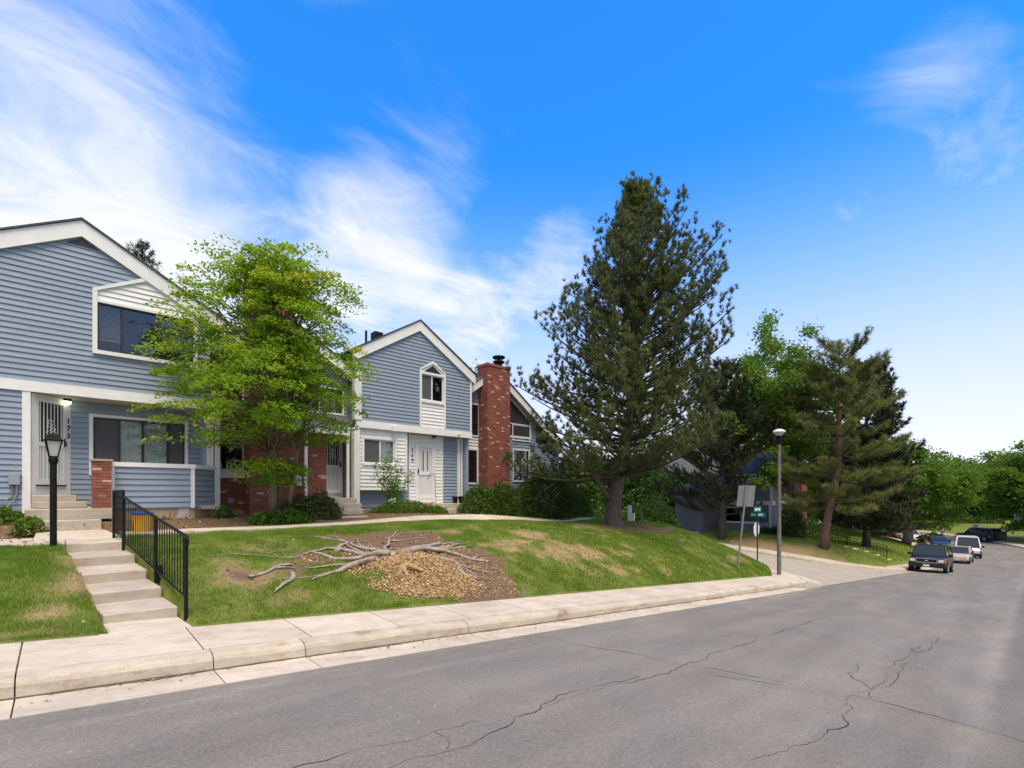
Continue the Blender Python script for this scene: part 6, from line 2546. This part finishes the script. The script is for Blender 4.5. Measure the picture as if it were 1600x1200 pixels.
# leafy yard tree in front of the middle unit: flat layered sprays
def yard_tree():
    r = np.random.default_rng(77)
    x0, y0 = 4.42, 14.65
    z0 = float(G0(x0, y0))
    t = thing('leafy_tree', 'yellow-green leafy tree with layered branches growing in the bed before the middle townhouse', 'tree', (x0, y0, z0))
    wood = MB()
    trunk = [(x0, y0, z0 - .1), (x0 + .02, y0, z0 + .9), (x0 - .08, y0 - .05, z0 + 1.9), (x0 + .03, y0 - .05, z0 + 3.0), (x0 - .12, y0 - .1, z0 + 4.4), (x0 - .15, y0 - .15, z0 + 5.8)]
    wood.tube(trunk, [.13, .115, .105, .095, .075, .04], 10)
    wood.tube([(x0 + .42, y0 - .05, z0 - .1), (x0 + .48, y0 - .08, z0 + .9), (x0 + .62, y0 - .12, z0 + 1.8), (x0 + .9, y0 - .2, z0 + 3.2), (x0 + 1.2, y0 - .3, z0 + 4.6)], [.075, .068, .06, .05, .03], 8)
    wood.tube([(x0 + .18, y0 + .1, z0 - .1), (x0 + .22, y0 + .1, z0 + 1.0), (x0 + .1, y0 + .1, z0 + 1.9), (x0 - .5, y0 + .2, z0 + 3.4)], [.08, .07, .06, .03], 7)
    P, v = [], []
    #      height above ground, reach to picture left (-), right (+), depth
    hs = np.array([.9, 1.5, 2.0, 2.6, 3.2, 3.9, 4.6, 5.3, 6.0, 6.6, 7.2])
    Lr = np.array([.9, 1.2, 2.7, 3.1, 2.6, 2.4, 2.75, 2.8, 2.3, 1.6, .7])
    Rr = np.array([.7, 1.1, 1.6, 1.9, 2.35, 2.45, 2.1, 2.0, 1.75, 1.3, .7])
    NS = 620
    for i in range(NS):
        h = r.uniform(.0, 1) ** .8
        hz_ = 1.95 + 4.9 * h if r.random() > .035 else r.uniform(.9, 1.5)
        a = r.uniform(0, 2 * np.pi)
        c = math.cos(a - RAZ)
        R_ = float(np.interp(hz_, hs, Rr)) * (c + 1) / 2 + float(np.interp(hz_, hs, Lr)) * (1 - c) / 2
        dep = .80 if math.sin(a) > 0 else .92
        R_ *= (.52 + .86 * vnoise(np.array([a * 2.1 + 4]), np.array([hz_ * 1.35]))[0])
        q = r.random() ** .42
        s_ = abs(math.sin(a - RAZ))
        x, y = x0 + math.cos(a) * R_ * q * (1 - .12 * s_), y0 + math.sin(a) * R_ * q * (1 - s_ * (1 - dep)) - .12
        if y > 16.75:
            y = 16.75 - r.random() * .5
        z = z0 + hz_ + .12 * q + (r.random() ** 2 * .75 if hz_ > 5.2 else 0)
        n = int(r.uniform(45, 150))
        rs = r.uniform(.28, .62)
        tilt = r.normal(0, .16, 2) - np.array([math.cos(a), math.sin(a)]) * .16
        pa, pr = r.uniform(0, 2 * np.pi, n), rs * np.sqrt(r.random(n))
        lx_, ly_ = np.cos(pa) * pr, np.sin(pa) * pr * .75
        ca, sa = math.cos(a), math.sin(a)
        gx, gy = lx_ * ca - ly_ * sa, lx_ * sa + ly_ * ca
        P.append(np.stack([x + gx, y + gy, z + gx * tilt[0] + gy * tilt[1] + r.normal(0, .05, n) - .25 * (pr / rs) ** 2 * rs * .5], 1))
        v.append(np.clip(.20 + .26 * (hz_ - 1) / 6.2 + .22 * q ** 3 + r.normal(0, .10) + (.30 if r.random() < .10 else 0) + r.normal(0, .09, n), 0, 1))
        if i % 3 == 0:
            st = np.array(trunk[min(5, 2 + int(h * 3.2))])
            limb(wood, st, (x, y, z), .035, .006, .05, 5, i, 5)
    wood.build('trunk', M['bark_tan'], t, smooth=True)
    P, v = np.concatenate(P), np.concatenate(v)
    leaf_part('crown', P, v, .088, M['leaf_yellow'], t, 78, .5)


yard_tree()

# deciduous trees over the street
TZ = lambda x, y: float(far_z(x, y)) - .05
broadleaf('leafy_tree', 'tall light green tree with a pale grey trunk behind the street lamp', (42.3, 12.9, TZ(42.3, 12.9)), 16.5, 9.5, 8, 5.0, 42000, .23, M['leaf_mid'], M['bark_grey'], .34, 41, clusters=170, sig=.045, vb=.6, lean=(-.2, .6), lump=1.1)
broadleaf('leafy_tree', 'bright green tree crown rising behind the house across the side street', (56, 22, -2.0), 18.5, 9, 9, 6, 26000, .33, M['leaf_mid'], M['bark_grey'], .3, 43, clusters=110, sig=.06, vb=.55, lump=.9)
broadleaf('leafy_tree', 'bright green tree showing through gaps behind the airy olive pine', (60, 17.5, TZ(60, 17.5)), 15.5, 9, 9, 3, 26000, .34, M['leaf_mid'], M['bark_grey'], .3, 44, clusters=90, sig=.07, vb=.6)
broadleaf('leafy_tree', 'round full green tree with a thick pale trunk above the black parked car', (73.5, 10.4, TZ(73.5, 10.4)), 13.2, 11.6, 11, 1.9, 46000, .30, M['leaf_mid'], M['bark_grey'], .55, 47, clusters=170, sig=.05, vb=.45, lump=.9)
broadleaf('leafy_tree', 'green tree with a dark slanted trunk at the right edge of the street', (95.5, -.2, -4.75), 13.8, 14.0, 12, 2.4, 46000, .34, M['leaf_mid'], M['bark_dark'], .36, 53, clusters=170, sig=.05, vb=.5, lump=.9)
broadleaf('leafy_tree', 'green tree crown peeking between 169 and its brick chimney', (23.3, 29.5, .4), 10.6, 6, 6, 3, 5000, .2, M['leaf_mid'], M['bark_dark'], .2, 59, clusters=60, sig=.08, vb=.6)
for i, (px, d, h, w, zl, mk, lab) in enumerate((
        (1462, 112, 13, 16, .3, 'leaf_mid', 'leafy tree up the lawn left of the bend, next to the round full tree'),
        (1490, 128, 14, 15, .3, 'leaf_deep', 'darker leafy tree far beyond the bend in the gap of the street'),
        (1521, 118, 13, 14, .2, 'leaf_deep', 'low dark green tree behind the white lawn sign'),
        (1548, 108, 13, 14, .3, 'leaf_mid', 'leafy tree behind the dark car with its open tailgate'),
        (1441, 98, 12, 13, 1.2, 'leaf_mid', 'leafy tree over the cars parked round the bend'),
        (1610, 112, 15, 15, .3, 'leaf_deep', 'leafy tree filling the right edge behind the slanted trunk'),
        (1395, 90, 12, 12, 2, 'leaf_deep', 'shady tree behind the white and red parked cars'),
        (1345, 78, 13, 12, 1.0, 'leaf_deep', 'dark tree low behind the far stair railing'),
        (1300, 70, 12, 12, 1.0, 'leaf_deep', 'dark leafy tree at the end of the far lawn path'))):
    x, y = ray(px, d)
    z = -4.6 if px > 1430 else float(far_z(x, y)) - .4
    broadleaf('leafy_tree', lab, (x, y, z), h, w, w, zl, 20000, .62, M[mk], M['bark_dark'], .3, 60 + i * 3, 'trees beyond the bend', clusters=80, sig=.085, vb=.5)
conifer('spruce_tree', 'distant pointed conifer in the gap of trees beyond the bend', (*ray(1497, 150), -4.2), 14, cone_prof(4.0, .8), M['bark_dark'], M['needle_dark'], 91, z_first=1, whorl=.9, per=6, elev=(-10, 30), curve=.2,
        tuft=.6, k=10, ln=.6, w=.06, tr=.25, twig=1.4, vb=.5, density=.7)
for i, (px, d, h, w, lab) in enumerate(((930, 50, 8, 8, 'shady tree showing just left of the big pine trunk'), (1005, 56, 9, 9, 'dark tree in the gap right of the big pine trunk'),
                                        (1045, 46, 6.5, 7, 'low dark tree beside the garage wall'), (1140, 60, 12, 10, 'dark tree behind the dark pine'), (870, 42, 7, 7, 'dark shrubby tree behind the hedge corner'))):
    x, y = ray(px, d)
    broadleaf('leafy_tree', lab, (x, y, -1.9), h, w, w, .5, 10000, .34, M['leaf_deep'], M['bark_dark'], .25, 120 + i * 3, 'trees behind the bank', clusters=70, sig=.09, vb=.35)

# ---------------------------------------------------------------- shrubs and beds
bush('hedge_bush', 'clipped light green hedge bush left of the brick chimney next to the stoop', (12.75, 15.7, .55), .95, .6, 1.45, 7500, .085, M['leaf_deep'], 201, 'hedge before the brick chimney', v0=.62)
bush('hedge_bush', 'clipped green hedge bush directly in front of the brick chimney', (14.15, 15.75, .42), 1.05, .65, 1.68, 8800, .085, M['leaf_deep'], 202, 'hedge before the brick chimney', v0=.60)
bush('hedge_bush', 'clipped green hedge bush touching the big round dark shrub', (15.55, 15.95, .30), 1.0, .65, 1.65, 8000, .085, M['leaf_deep'], 203, 'hedge before the brick chimney', v0=.52)
bush('round_shrub', 'big round dark green shrub between the hedge and the pine trunk', (17.35, 16.1, .10), 1.9, 1.2, 2.75, 18000, .10, M['leaf_deep'], 204, v0=.36)
bush('round_shrub', 'smaller dark shrub right of the big round shrub, beside the path', (19.6, 16.3, -.15), 1.2, .9, 2.1, 7800, .10, M['leaf_deep'], 205, v0=.40)
bush('round_shrub', 'low dark shrub behind the pine trunk', (24.2, 18.6, -.9), 1.5, 1.0, 1.3, 5000, .13, M['leaf_deep'], 206, v0=.3)
for i, (px, d, rx, rz, lab) in enumerate(((985, 33, 1.5, 2.6, 'dark shrub right of the white yard sign behind the bank'), (1022, 36, 1.8, 3.4, 'tall dark shrub against the left end of the garage wall'))):
    x, y = ray(px, d)
    bush('dark_shrub', lab, (x, y, -2.0), rx, rx, rz, 6000, .15, M['leaf_deep'], 250 + i, 'dark shrubs behind the bank', v0=.25)
bush('juniper', 'spreading brown-green juniper left of the middle entrance steps, nearer the yard tree', (5.15, 14.75, .88), .68, .6, .72, 5200, .07, M['leaf_juniper'], 211, 'junipers by the middle entrance', lump=.7, v0=.35)
bush('juniper', 'brown-green juniper touching the middle entrance steps', (5.85, 14.85, .86), .62, .6, .82, 5200, .07, M['leaf_juniper'], 212, 'junipers by the middle entrance', lump=.7, v0=.42)
bush('ground_cover', 'leafy green ground cover round the foot of the yard tree', (4.55, 14.2, .84), .85, .35, .42, 2600, .09, M['leaf_mid'], 213, v0=.25)
bush('bed_plant', 'dark green bed plant at the foot of the downspout', (3.35, 15.35, .85), .32, .3, .48, 900, .10, M['leaf_deep'], 214, v0=.5)
bush('bed_plant', 'scruffy green bed plant at the left edge below the meter box', (-.95, 15.4, .86), .42, .35, .55, 1300, .09, M['leaf_mid'], 215, v0=.4)
bush('bed_plant', 'small loose bed plant left of the entrance steps of 173', (-.45, 14.75, .86), .30, .25, .35, 600, .08, M['leaf_mid'], 216, v0=.45)
bush('flower_bed', 'low green flower bed plants between the two flights of entrance steps', (9.0, 15.3, .88), 1.3, .5, .55, 6500, .065, M['leaf_mid'], 217, v0=.35, stem=False)
bush('flower_bed', 'low grassy flower bed plants in front of the stoop of 169', (10.25, 15.2, .86), .62, .35, .36, 3000, .075, M['leaf_mid'], 218, v0=.45, stem=False)


def flowers(name, label, pts, m, size, stem_z, n=9, leaf=True, seed=1):
    r = np.random.default_rng(seed)
    t = thing(name, label, 'flowers', (pts[0][0], pts[0][1], stem_z))
    P = np.concatenate([np.array(p) + r.normal(0, size * .45, (n, 3)) for p in pts])
    leaf_part('blossom', P, r.random(len(P)), size, m, t, seed)
    s = MB()
    for p in pts:
        s.tube([(p[0] * .8 + pts[0][0] * .2, p[1], stem_z), p], [.006, .004], 4)
    s.build('stem', M['leaf_green_stem'], t)
    if leaf:
        c = np.array([pts[0][0], pts[0][1], stem_z + .12])
        Q = c + r.normal(0, 1, (420, 3)) * np.array([.16, .12, .07])
        leaf_part('foliage', Q, r.random(420) * .5 + .2, .08, M['leaf_mid'], t, seed + 3)
    return t


M['leaf_green_stem'] = mat('plant_stem', (.06, .11, .03), .7)
r = np.random.default_rng(300)
flowers('red_flowers', 'spray of small red flowers against the tan foundation of 173', [(2.05 + r.normal(0, .25), 15.35 + r.normal(0, .08), 1.18 + r.normal(0, .07)) for _ in range(14)], M['rose'], .035, .84, 5, True, 5)
flowers('red_flowers', 'cluster of red flowers in the bed left of the stoop of 169', [(9.95 + r.normal(0, .12), 15.15 + r.normal(0, .05), 1.36 + r.normal(0, .06)) for _ in range(10)], M['rose'], .05, .9, 8, False, 6)
flowers('white_flowers', 'white blossom low in the bed under the tall rose bush', [(8.45 + r.normal(0, .07), 15.2 + r.normal(0, .05), 1.48 + r.normal(0, .06)) for _ in range(7)], M['petal_white'], .06, .9, 8, False, 7)


def rose_bush():
    r = np.random.default_rng(310)
    x0, y0, z0 = 8.95, 15.9, .95
    t = thing('rose_bush', 'tall leggy rose bush in front of the white bay of 169', 'shrub', (x0, y0, z0))
    s = MB()
    P = []
    for i in range(15):
        a = r.uniform(0, 2 * np.pi)
        tip = (x0 + r.normal(0, .32), y0 + r.normal(0, .2), z0 + r.uniform(1.2, 2.05))
        q = limb(s, (x0 + r.normal(0, .08), y0 + r.normal(0, .05), z0 - .05), tip, .014, .005, .05, 6, 400 + i, 5)
        for p in q[2:]:
            P.append(p + r.normal(0, .085, (34, 3)))
    s.build('stem', M['leaf_green_stem'], t)
    P = np.concatenate(P)
    leaf_part('foliage', P, r.random(len(P)) * .6 + .1, .065, M['leaf_mid'], t, 311)


rose_bush()
# shrubs by the house across the side street
for i, (x, y, rx, rz, lab) in enumerate(((41.0, 16.9 - 2.4, 1.0, 1.2, 'clipped shrub at the left end of the patio wall'), (40.6, 19.3, .9, 1.1, 'clipped shrub in the middle of the patio wall'),
                                         (42.6, 14.3, .9, 1.1, 'clipped shrub between the stop sign and the street lamp pole'), (44.5, 13.6, 1.2, 1.9, 'upright dark shrub beside the pale grey trunk'), (48.6, 13.6, 1.6, 2.3, 'tall dark shrub right of the pale grey trunk'),
                                         (52, 13.0, 2.2, 1.8, 'broad green shrub at the top of the far railing'))):
    bush('clipped_shrub', lab, (x, y, float(far_z(x, y)) - .1), rx, rx * .85, rz, 3200, .13, M['leaf_deep'], 220 + i, 'shrubs by the house across the side street', v0=.35)
bush('clipped_shrub', 'rusty brown-green shrub behind the street lamp pole', (40.9, 12.6, float(far_z(40.9, 12.6)) - .1), .95, .95, 2.6, 4000, .15, M['leaf_juniper'], 230, v0=.45)
for i, (px, d, rx, rz, lab) in enumerate(((1500, 100, 3.2, 2.2, 'dark shrub left of the white lawn sign'), (1541, 98, 3.2, 2.0, 'dark shrub right of the white lawn sign'), (1458, 64, 1.6, 1.2, 'round shrub above the roof of the black car'))):
    x, y = ray(px, d)
    bush('dark_shrub', lab, (x, y, -4.9 if d > 70 else -4.8), rx, rx, rz, 2600, .3, M['leaf_deep'], 240 + i, 'shrubs beyond the bend', v0=.3)
# ================================================================ vehicles
GLASSD = bpy.data.materials.new('car_glass')
GLASSD.use_nodes = True
_p = GLASSD.node_tree.nodes['Principled BSDF']
_p.inputs['Base Color'].default_value = (.025, .03, .03, 1)
_p.inputs['Roughness'].default_value = .06
_p.inputs['Specular IOR Level'].default_value = .5
TYRE = mat('tyre_rubber', (.014, .014, .015), .85)
RIM = mat('wheel_rim', (.42, .42, .43), .35, metal=.7)
CHROME = mat('chrome', (.62, .62, .63), .2, metal=.9)
HEAD = mat('headlight_lens', (.62, .63, .64), .2, spec=.7)
AMBER = mat('amber_lens', (.55, .17, .02), .3)
RED = mat('red_lens', (.30, .01, .012), .3)
PLATE = mat('number_plate', (.55, .60, .56), .6)
TRIM = mat('black_car_trim', (.015, .015, .016), .55)


def paint(name, c, coat=.6):
    m = mat(name, c, .28, spec=.6 if coat > .3 else .35)
    m.node_tree.nodes['Principled BSDF'].inputs['Coat Weight'].default_value = coat
    return m


def car(name, label, cat, loc, fwd, st, cab, wheels, wr, body, hw, group=None, lights=None, grille=None, bumper=None, twotone=None, roof=None, glassh=None, hatch=False, rails=False):
    """st: stations (x, z_bottom, z_top, halfwidth) nose last; cab: (rear0, front0, z0, rear1, front1, z1)
    fwd: world heading of the nose"""
    t = thing(name, label, cat, loc, group)
    f = Vector(fwd).normalized()
    l = Vector((0, 0, 1)).cross(f).normalized()
    u = f.cross(l)
    t.rotation_euler = Matrix(((f.x, l.x, u.x), (f.y, l.y, u.y), (f.z, l.z, u.z))).to_euler()
    mb = MB()
    rings = []
    for x, zb, zt, w in st:
        zm = zb + (zt - zb) * .55
        half = [(w * .86, zb), (w * .97, zb + .10), (w, zm), (w * .98, zt - .10), (w * .93, zt - .025), (w * .80, zt + .008)]
        rings.append([(x, a, b) for a, b in half] + [(x, -a, b) for a, b in reversed(half)])
    mb.loft(rings)
    bo = mb.build('body', body, t, local=True, smooth=False)
    bo.data.polygons.foreach_set('use_smooth', [True] * len(bo.data.polygons))
    bevel(bo, .03, 2)
    if twotone:
        q = MB()
        for s in (-1, 1):
            q.box(st[0][0] + .25, st[-1][0] - .25, s * hw * 1.0 - .012, s * hw * 1.0 + .012, .30, .52)
        q.build('lower_cladding', twotone, t, local=True)
    r0, f0, z0, r1, f1, z1 = cab
    a, b = hw * .92, hw * .78
    base = [(r0, a, z0), (f0, a, z0), (f0, -a, z0), (r0, -a, z0)]
    top = [(r1, b, z1), (f1, b, z1), (f1, -b, z1), (r1, -b, z1)]
    q = MB()
    q.loft([[(x, y * .97, z) for x, y, z in base], [(x, y * .97, z) for x, y, z in top]])
    q.build('cabin', TRIM, t, local=True)
    q = MB()
    q.loft([[(x, y * 1.0, z - .05) for x, y, z in top], [(x * 1.0, y * 1.01, z) for x, y, z in top], [(x * .96, y * .9, z + .05) for x, y, z in top]])
    ro = q.build('roof', roof or body, t, local=True)
    bevel(ro, .03, 2)
    L3 = lambda p, r_, k: tuple(p[i] + (r_[i] - p[i]) * k for i in range(3))
    pil = [(base[i], top[i], .055, .045) for i in (0, 1, 2, 3)]
    for k in ((.36, .40) if f0 - r0 > 2.2 else (.45,)):
        for s in (0, 3):
            o = 1 if s == 0 else 2
            pil.append((L3(base[s], base[o], k + .12), L3(top[s], top[o], k + .08), .045, .04))
    for p0_, p1_, ra, rb in pil:
        q = MB()
        q.tube([p0_, p1_], [ra, rb], 6)
        q.build('pillar', body, t, local=True)

    def pane(c, ins, off, nm):
        n = (Vector(c[1]) - Vector(c[0])).cross(Vector(c[3]) - Vector(c[0])).normalized()
        ctr = sum((Vector(k) for k in c), Vector()) / 4
        if n.dot(ctr - Vector(((r0 + f0) / 2, 0, (z0 + z1) / 2))) < 0:
            n = -n
        w = MB()
        pts = [ctr + (Vector(k) - ctr) * ins + n * off for k in c]
        bk = [k - n * .02 for k in pts]
        w.add([tuple(k) for k in pts + bk], [(0, 1, 2, 3), (7, 6, 5, 4), (0, 4, 5, 1), (1, 5, 6, 2), (2, 6, 7, 3), (3, 7, 4, 0)])
        return w.build(nm, GLASSD, t, local=True)
    pane([base[1], base[2], top[2], top[1]], .90, .012, 'windshield')
    if not hatch:
        pane([base[3], base[0], top[0], top[3]], .88, .012, 'rear_window')
    for s, o in ((0, 1), (3, 2)):
        ks = [0, .36, .70, 1] if f0 - r0 > 2.2 else [0, .5, 1]
        for i in range(len(ks) - 1):
            c = [L3(base[s], base[o], ks[i]), L3(base[s], base[o], ks[i + 1]), L3(top[s], top[o], ks[i + 1]), L3(top[s], top[o], ks[i])]
            pane(c, .86, .018, 'side_window')
    for x in wheels:
        for s in (-1, 1):
            q = MB()
            w0 = hw - .19
            prof = [(wr * .62, -.0), (wr * .95, 0), (wr, .03), (wr, .18), (wr * .95, .21), (wr * .62, .21)]
            n = 20
            rings = [[(x + rr * math.cos(2 * math.pi * k / n), s * (w0 + d), wr + rr * math.sin(2 * math.pi * k / n)) for k in range(n)] for rr, d in prof]
            q.loft(rings)
            wh = q.build('wheel', TYRE, t, local=True)
            q = MB()
            q.loft([[(x + rr * math.cos(2 * math.pi * k / n), s * (w0 + d), wr + rr * math.sin(2 * math.pi * k / n)) for k in range(n)] for rr, d in ((wr * .62, .205), (wr * .55, .212), (wr * .2, .20))])
            for k in range(5):
                an = k * 2 * math.pi / 5
                q.tube([(x, s * (w0 + .215), wr), (x + wr * .56 * math.cos(an), s * (w0 + .218), wr + wr * .56 * math.sin(an))], .035, 4)
            q.build('rim', RIM, wh, local=True)
            q = MB()
            q.loft([[(x + wr * 1.16 * math.cos(2 * math.pi * k / 24), s * (hw * .80), wr + wr * 1.16 * math.sin(2 * math.pi * k / 24)) for k in range(24)],
                    [(x + wr * 1.16 * math.cos(2 * math.pi * k / 24), s * (hw * 1.004), wr + wr * 1.16 * math.sin(2 * math.pi * k / 24)) for k in range(24)]])
            q.build('wheel_arch', TRIM, t, local=True)
    xf = st[-1][0]
    for s in (-1, 1):
        q = MB()
        if lights == 'round':
            n = 16
            q.loft([[(xf - .12, s * hw * .70 + .10 * math.cos(k * math.pi / 8), .66 + .10 * math.sin(k * math.pi / 8)) for k in range(n)], [(xf + .015, s * hw * .68 + .095 * math.cos(k * math.pi / 8), .66 + .095 * math.sin(k * math.pi / 8)) for k in range(n)]])
        else:
            y0_, y1_, za, zb = lights
            q.box(xf - .2, xf + .012, min(s * y0_, s * y1_), max(s * y0_, s * y1_), za, zb)
        hl = q.build('headlight', HEAD, t, local=True)
        if lights != 'round':
            q = MB()
            q.box(xf - .22, xf - .0, min(s * y1_, s * (y1_ + .10)), max(s * y1_, s * (y1_ + .10)), za, zb)
            q.build('turn_signal', AMBER, hl, local=True)
        q = MB()
        q.box(st[0][0] - .012, st[0][0] + .1, min(s * hw * .72, s * hw * .95), max(s * hw * .72, s * hw * .95), z0 - .32, z0 - .02)
        q.build('tail_light', RED, t, local=True)
        q = MB()
        q.box(f0 - .35, f0 - .18, min(s * hw * 1.0, s * hw * 1.22), max(s * hw * 1.0, s * hw * 1.22), z0 - .02, z0 + .16)
        bevel(q.build('mirror', TRIM if twotone is None else body, t, local=True), .03)
    if grille:
        y1_, za, zb, sur = grille
        q = MB()
        q.box(xf - .1, xf + .03, -y1_, y1_, za, zb)
        gq = q.build('grille', TRIM, t, local=True)
        if sur:
            q = MB()
            for k in ((-y1_ - .03, y1_ + .03, zb, zb + .035), (-y1_ - .03, y1_ + .03, za - .03, za), (-y1_ - .035, -y1_, za, zb), (y1_, y1_ + .035, za, zb)):
                q.box(xf - .08, xf + .05, k[0], k[1], k[2], k[3])
            n = 14
            q.loft([[(xf + .03, .075 * math.cos(2 * math.pi * k / n), (za + zb) / 2 + .05 * math.sin(2 * math.pi * k / n)) for k in range(n)], [(xf + .06, .07 * math.cos(2 * math.pi * k / n), (za + zb) / 2 + .045 * math.sin(2 * math.pi * k / n)) for k in range(n)]])
            q.build('grille_surround', CHROME, gq, local=True)
    if bumper:
        za, zb, bm_ = bumper
        q = MB()
        q.box(xf - .25, xf + .10, -hw * .96, hw * .96, za, zb)
        bp = bevel(q.build('bumper', bm_, t, local=True), .04)
        q = MB()
        q.box(xf + .101, xf + .112, -.16, .16, za + .04, za + .19)
        q.build('number_plate', PLATE, bp, local=True)
        q = MB()
        q.box(st[0][0] - .10, st[0][0] + .25, -hw * .96, hw * .96, za, zb)
        bevel(q.build('rear_bumper', bm_, t, local=True), .04)
    if rails:
        for s in (-1, 1):
            q = MB()
            q.tube([(r1 + .2, s * b * .85, z1 + .10), (f1 - .2, s * b * .85, z1 + .10)], .02, 5)
            q.build('roof_rail', CHROME, t, local=True)
    if hatch:
        q = MB()
        q.add([(r1, b, z1 + .02), (r1, -b, z1 + .02), (r1 - 1.0, -b, z1 + .10), (r1 - 1.0, b, z1 + .10), (r1, b, z1 + .07), (r1, -b, z1 + .07), (r1 - 1.0, -b, z1 + .16), (r1 - 1.0, b, z1 + .16)],
              [(0, 1, 2, 3), (4, 7, 6, 5), (0, 4, 5, 1), (1, 5, 6, 2), (2, 6, 7, 3), (3, 7, 4, 0)])
        q.build('open_tailgate', body, t, local=True)
        q = MB()
        q.box(r0 - .55, r0 + .1, -hw * .85, hw * .85, .62, 1.55)
        q.build('cargo', TRIM, t, local=True)
    return t


def rz_(x, y):
    return float(R(x)) - .012


SL = -.083
car('parked_suv', 'black SUV parked at the kerb facing downhill with a chrome-rimmed grille', 'car', (44.6, 4.86, rz_(44.6, 4.8)), (-1, 0, .075),
    [(-2.40, .42, 1.10, .93), (-2.25, .34, 1.14, .96), (-1.2, .30, 1.16, .98), (.6, .30, 1.15, .98), (1.2, .32, 1.12, .98), (2.0, .36, 1.05, .96), (2.35, .42, .98, .92)],
    (-2.30, 1.15, 1.12, -2.05, .55, 1.82), (-1.45, 1.45), .39, paint('black_car_paint', (.006, .006, .007), .15), .98, lights=(.60, .86, .72, .92), grille=(.52, .70, .93, True), bumper=(.38, .64, TRIM), rails=True)
car('parked_car', 'small champagne compact car with round headlights parked behind the black SUV', 'car', (60.5 + 1.6, 4.75, rz_(62, 4.7)), (-1, .02, .03),
    [(-1.75, .35, .85, .78), (-1.6, .28, .92, .83), (-.6, .24, .94, .85), (.5, .24, .94, .85), (1.0, .26, .90, .85), (1.55, .30, .76, .80), (1.78, .36, .62, .70)],
    (-1.72, .95, .90, -1.35, .15, 1.47), (-1.12, 1.18), .31, paint('champagne_car_paint', (.42, .33, .27)), .85, lights='round', grille=(.42, .30, .40, False), bumper=(.32, .50, paint('champagne_bumper_paint', (.42, .33, .27))))
car('delivery_van', 'white boxy delivery van parked beyond the champagne compact car', 'van', (70.2, 4.75, rz_(70, 5)), (-1, -.10, .012),
    [(-2.1, .45, 1.15, .90), (-1.9, .36, 1.18, .93), (.4, .34, 1.18, .94), (1.15, .34, 1.10, .93), (1.9, .38, 1.00, .90), (2.1, .45, .92, .86)],
    (-2.08, 1.35, 1.14, -2.05, .75, 2.12), (-1.3, 1.35), .35, paint('white_van_paint', (.72, .73, .74)), 1.02, lights=(.58, .82, .66, .82), grille=(.45, .68, .82, False), bumper=(.36, .58, TRIM))
car('parked_suv', 'dark SUV with its tailgate raised parked across the street on the bend', 'car', (95.5, 3.3 + 2.0, rz_(95, 5)), (.55, .83, 0),
    [(-2.40, .42, 1.08, .92), (-2.25, .34, 1.12, .95), (-1.2, .30, 1.14, .97), (.6, .30, 1.12, .97), (1.2, .32, 1.08, .96), (2.0, .36, 1.02, .94), (2.35, .42, .92, .88)],
    (-2.32, 1.15, 1.10, -2.15, .55, 1.86), (-1.45, 1.45), .40, paint('dark_grey_paint', (.030, .026, .030)), .97, lights=(.60, .84, .70, .90), grille=(.5, .68, .9, False), bumper=(.40, .62, TRIM), hatch=True)


def bend(phi, rr):
    return 57 + rr * math.sin(rad(phi)), 79.4 - rr * math.cos(rad(phi))


CS = [(-2.25, .38, .92, .84), (-2.1, .30, .98, .88), (-1.0, .26, .98, .90), (.8, .26, .96, .90), (1.4, .28, .90, .89), (2.0, .34, .80, .86), (2.25, .40, .66, .78)]
CB = (-1.75, 1.05, .94, -1.05, .25, 1.43)
for phi, c, lab in ((25.6, (.66, .67, .68), 'white sedan parked round the bend behind the thick pale trunk'), (29.6, (.33, .012, .02), 'red sedan parked round the bend at the end of the far lawn'),
                    (17.2, (.022, .028, .042), 'dark blue sedan parked round the bend just right of the thick pale trunk')):
    x, y = bend(phi, 74.7)
    car('parked_car', lab, 'car', (x, y, rz_(x, y)), (-math.cos(rad(phi)), -math.sin(rad(phi)), 0), CS, CB, (-1.35, 1.35), .32, paint(lab.split()[0] + '_sedan_paint', c), .90, 'cars parked round the bend',
        lights=(.48, .76, .58, .70), grille=(.40, .46, .58, False), bumper=(.34, .52, paint(lab.split()[0] + '_bumper_paint', c)))
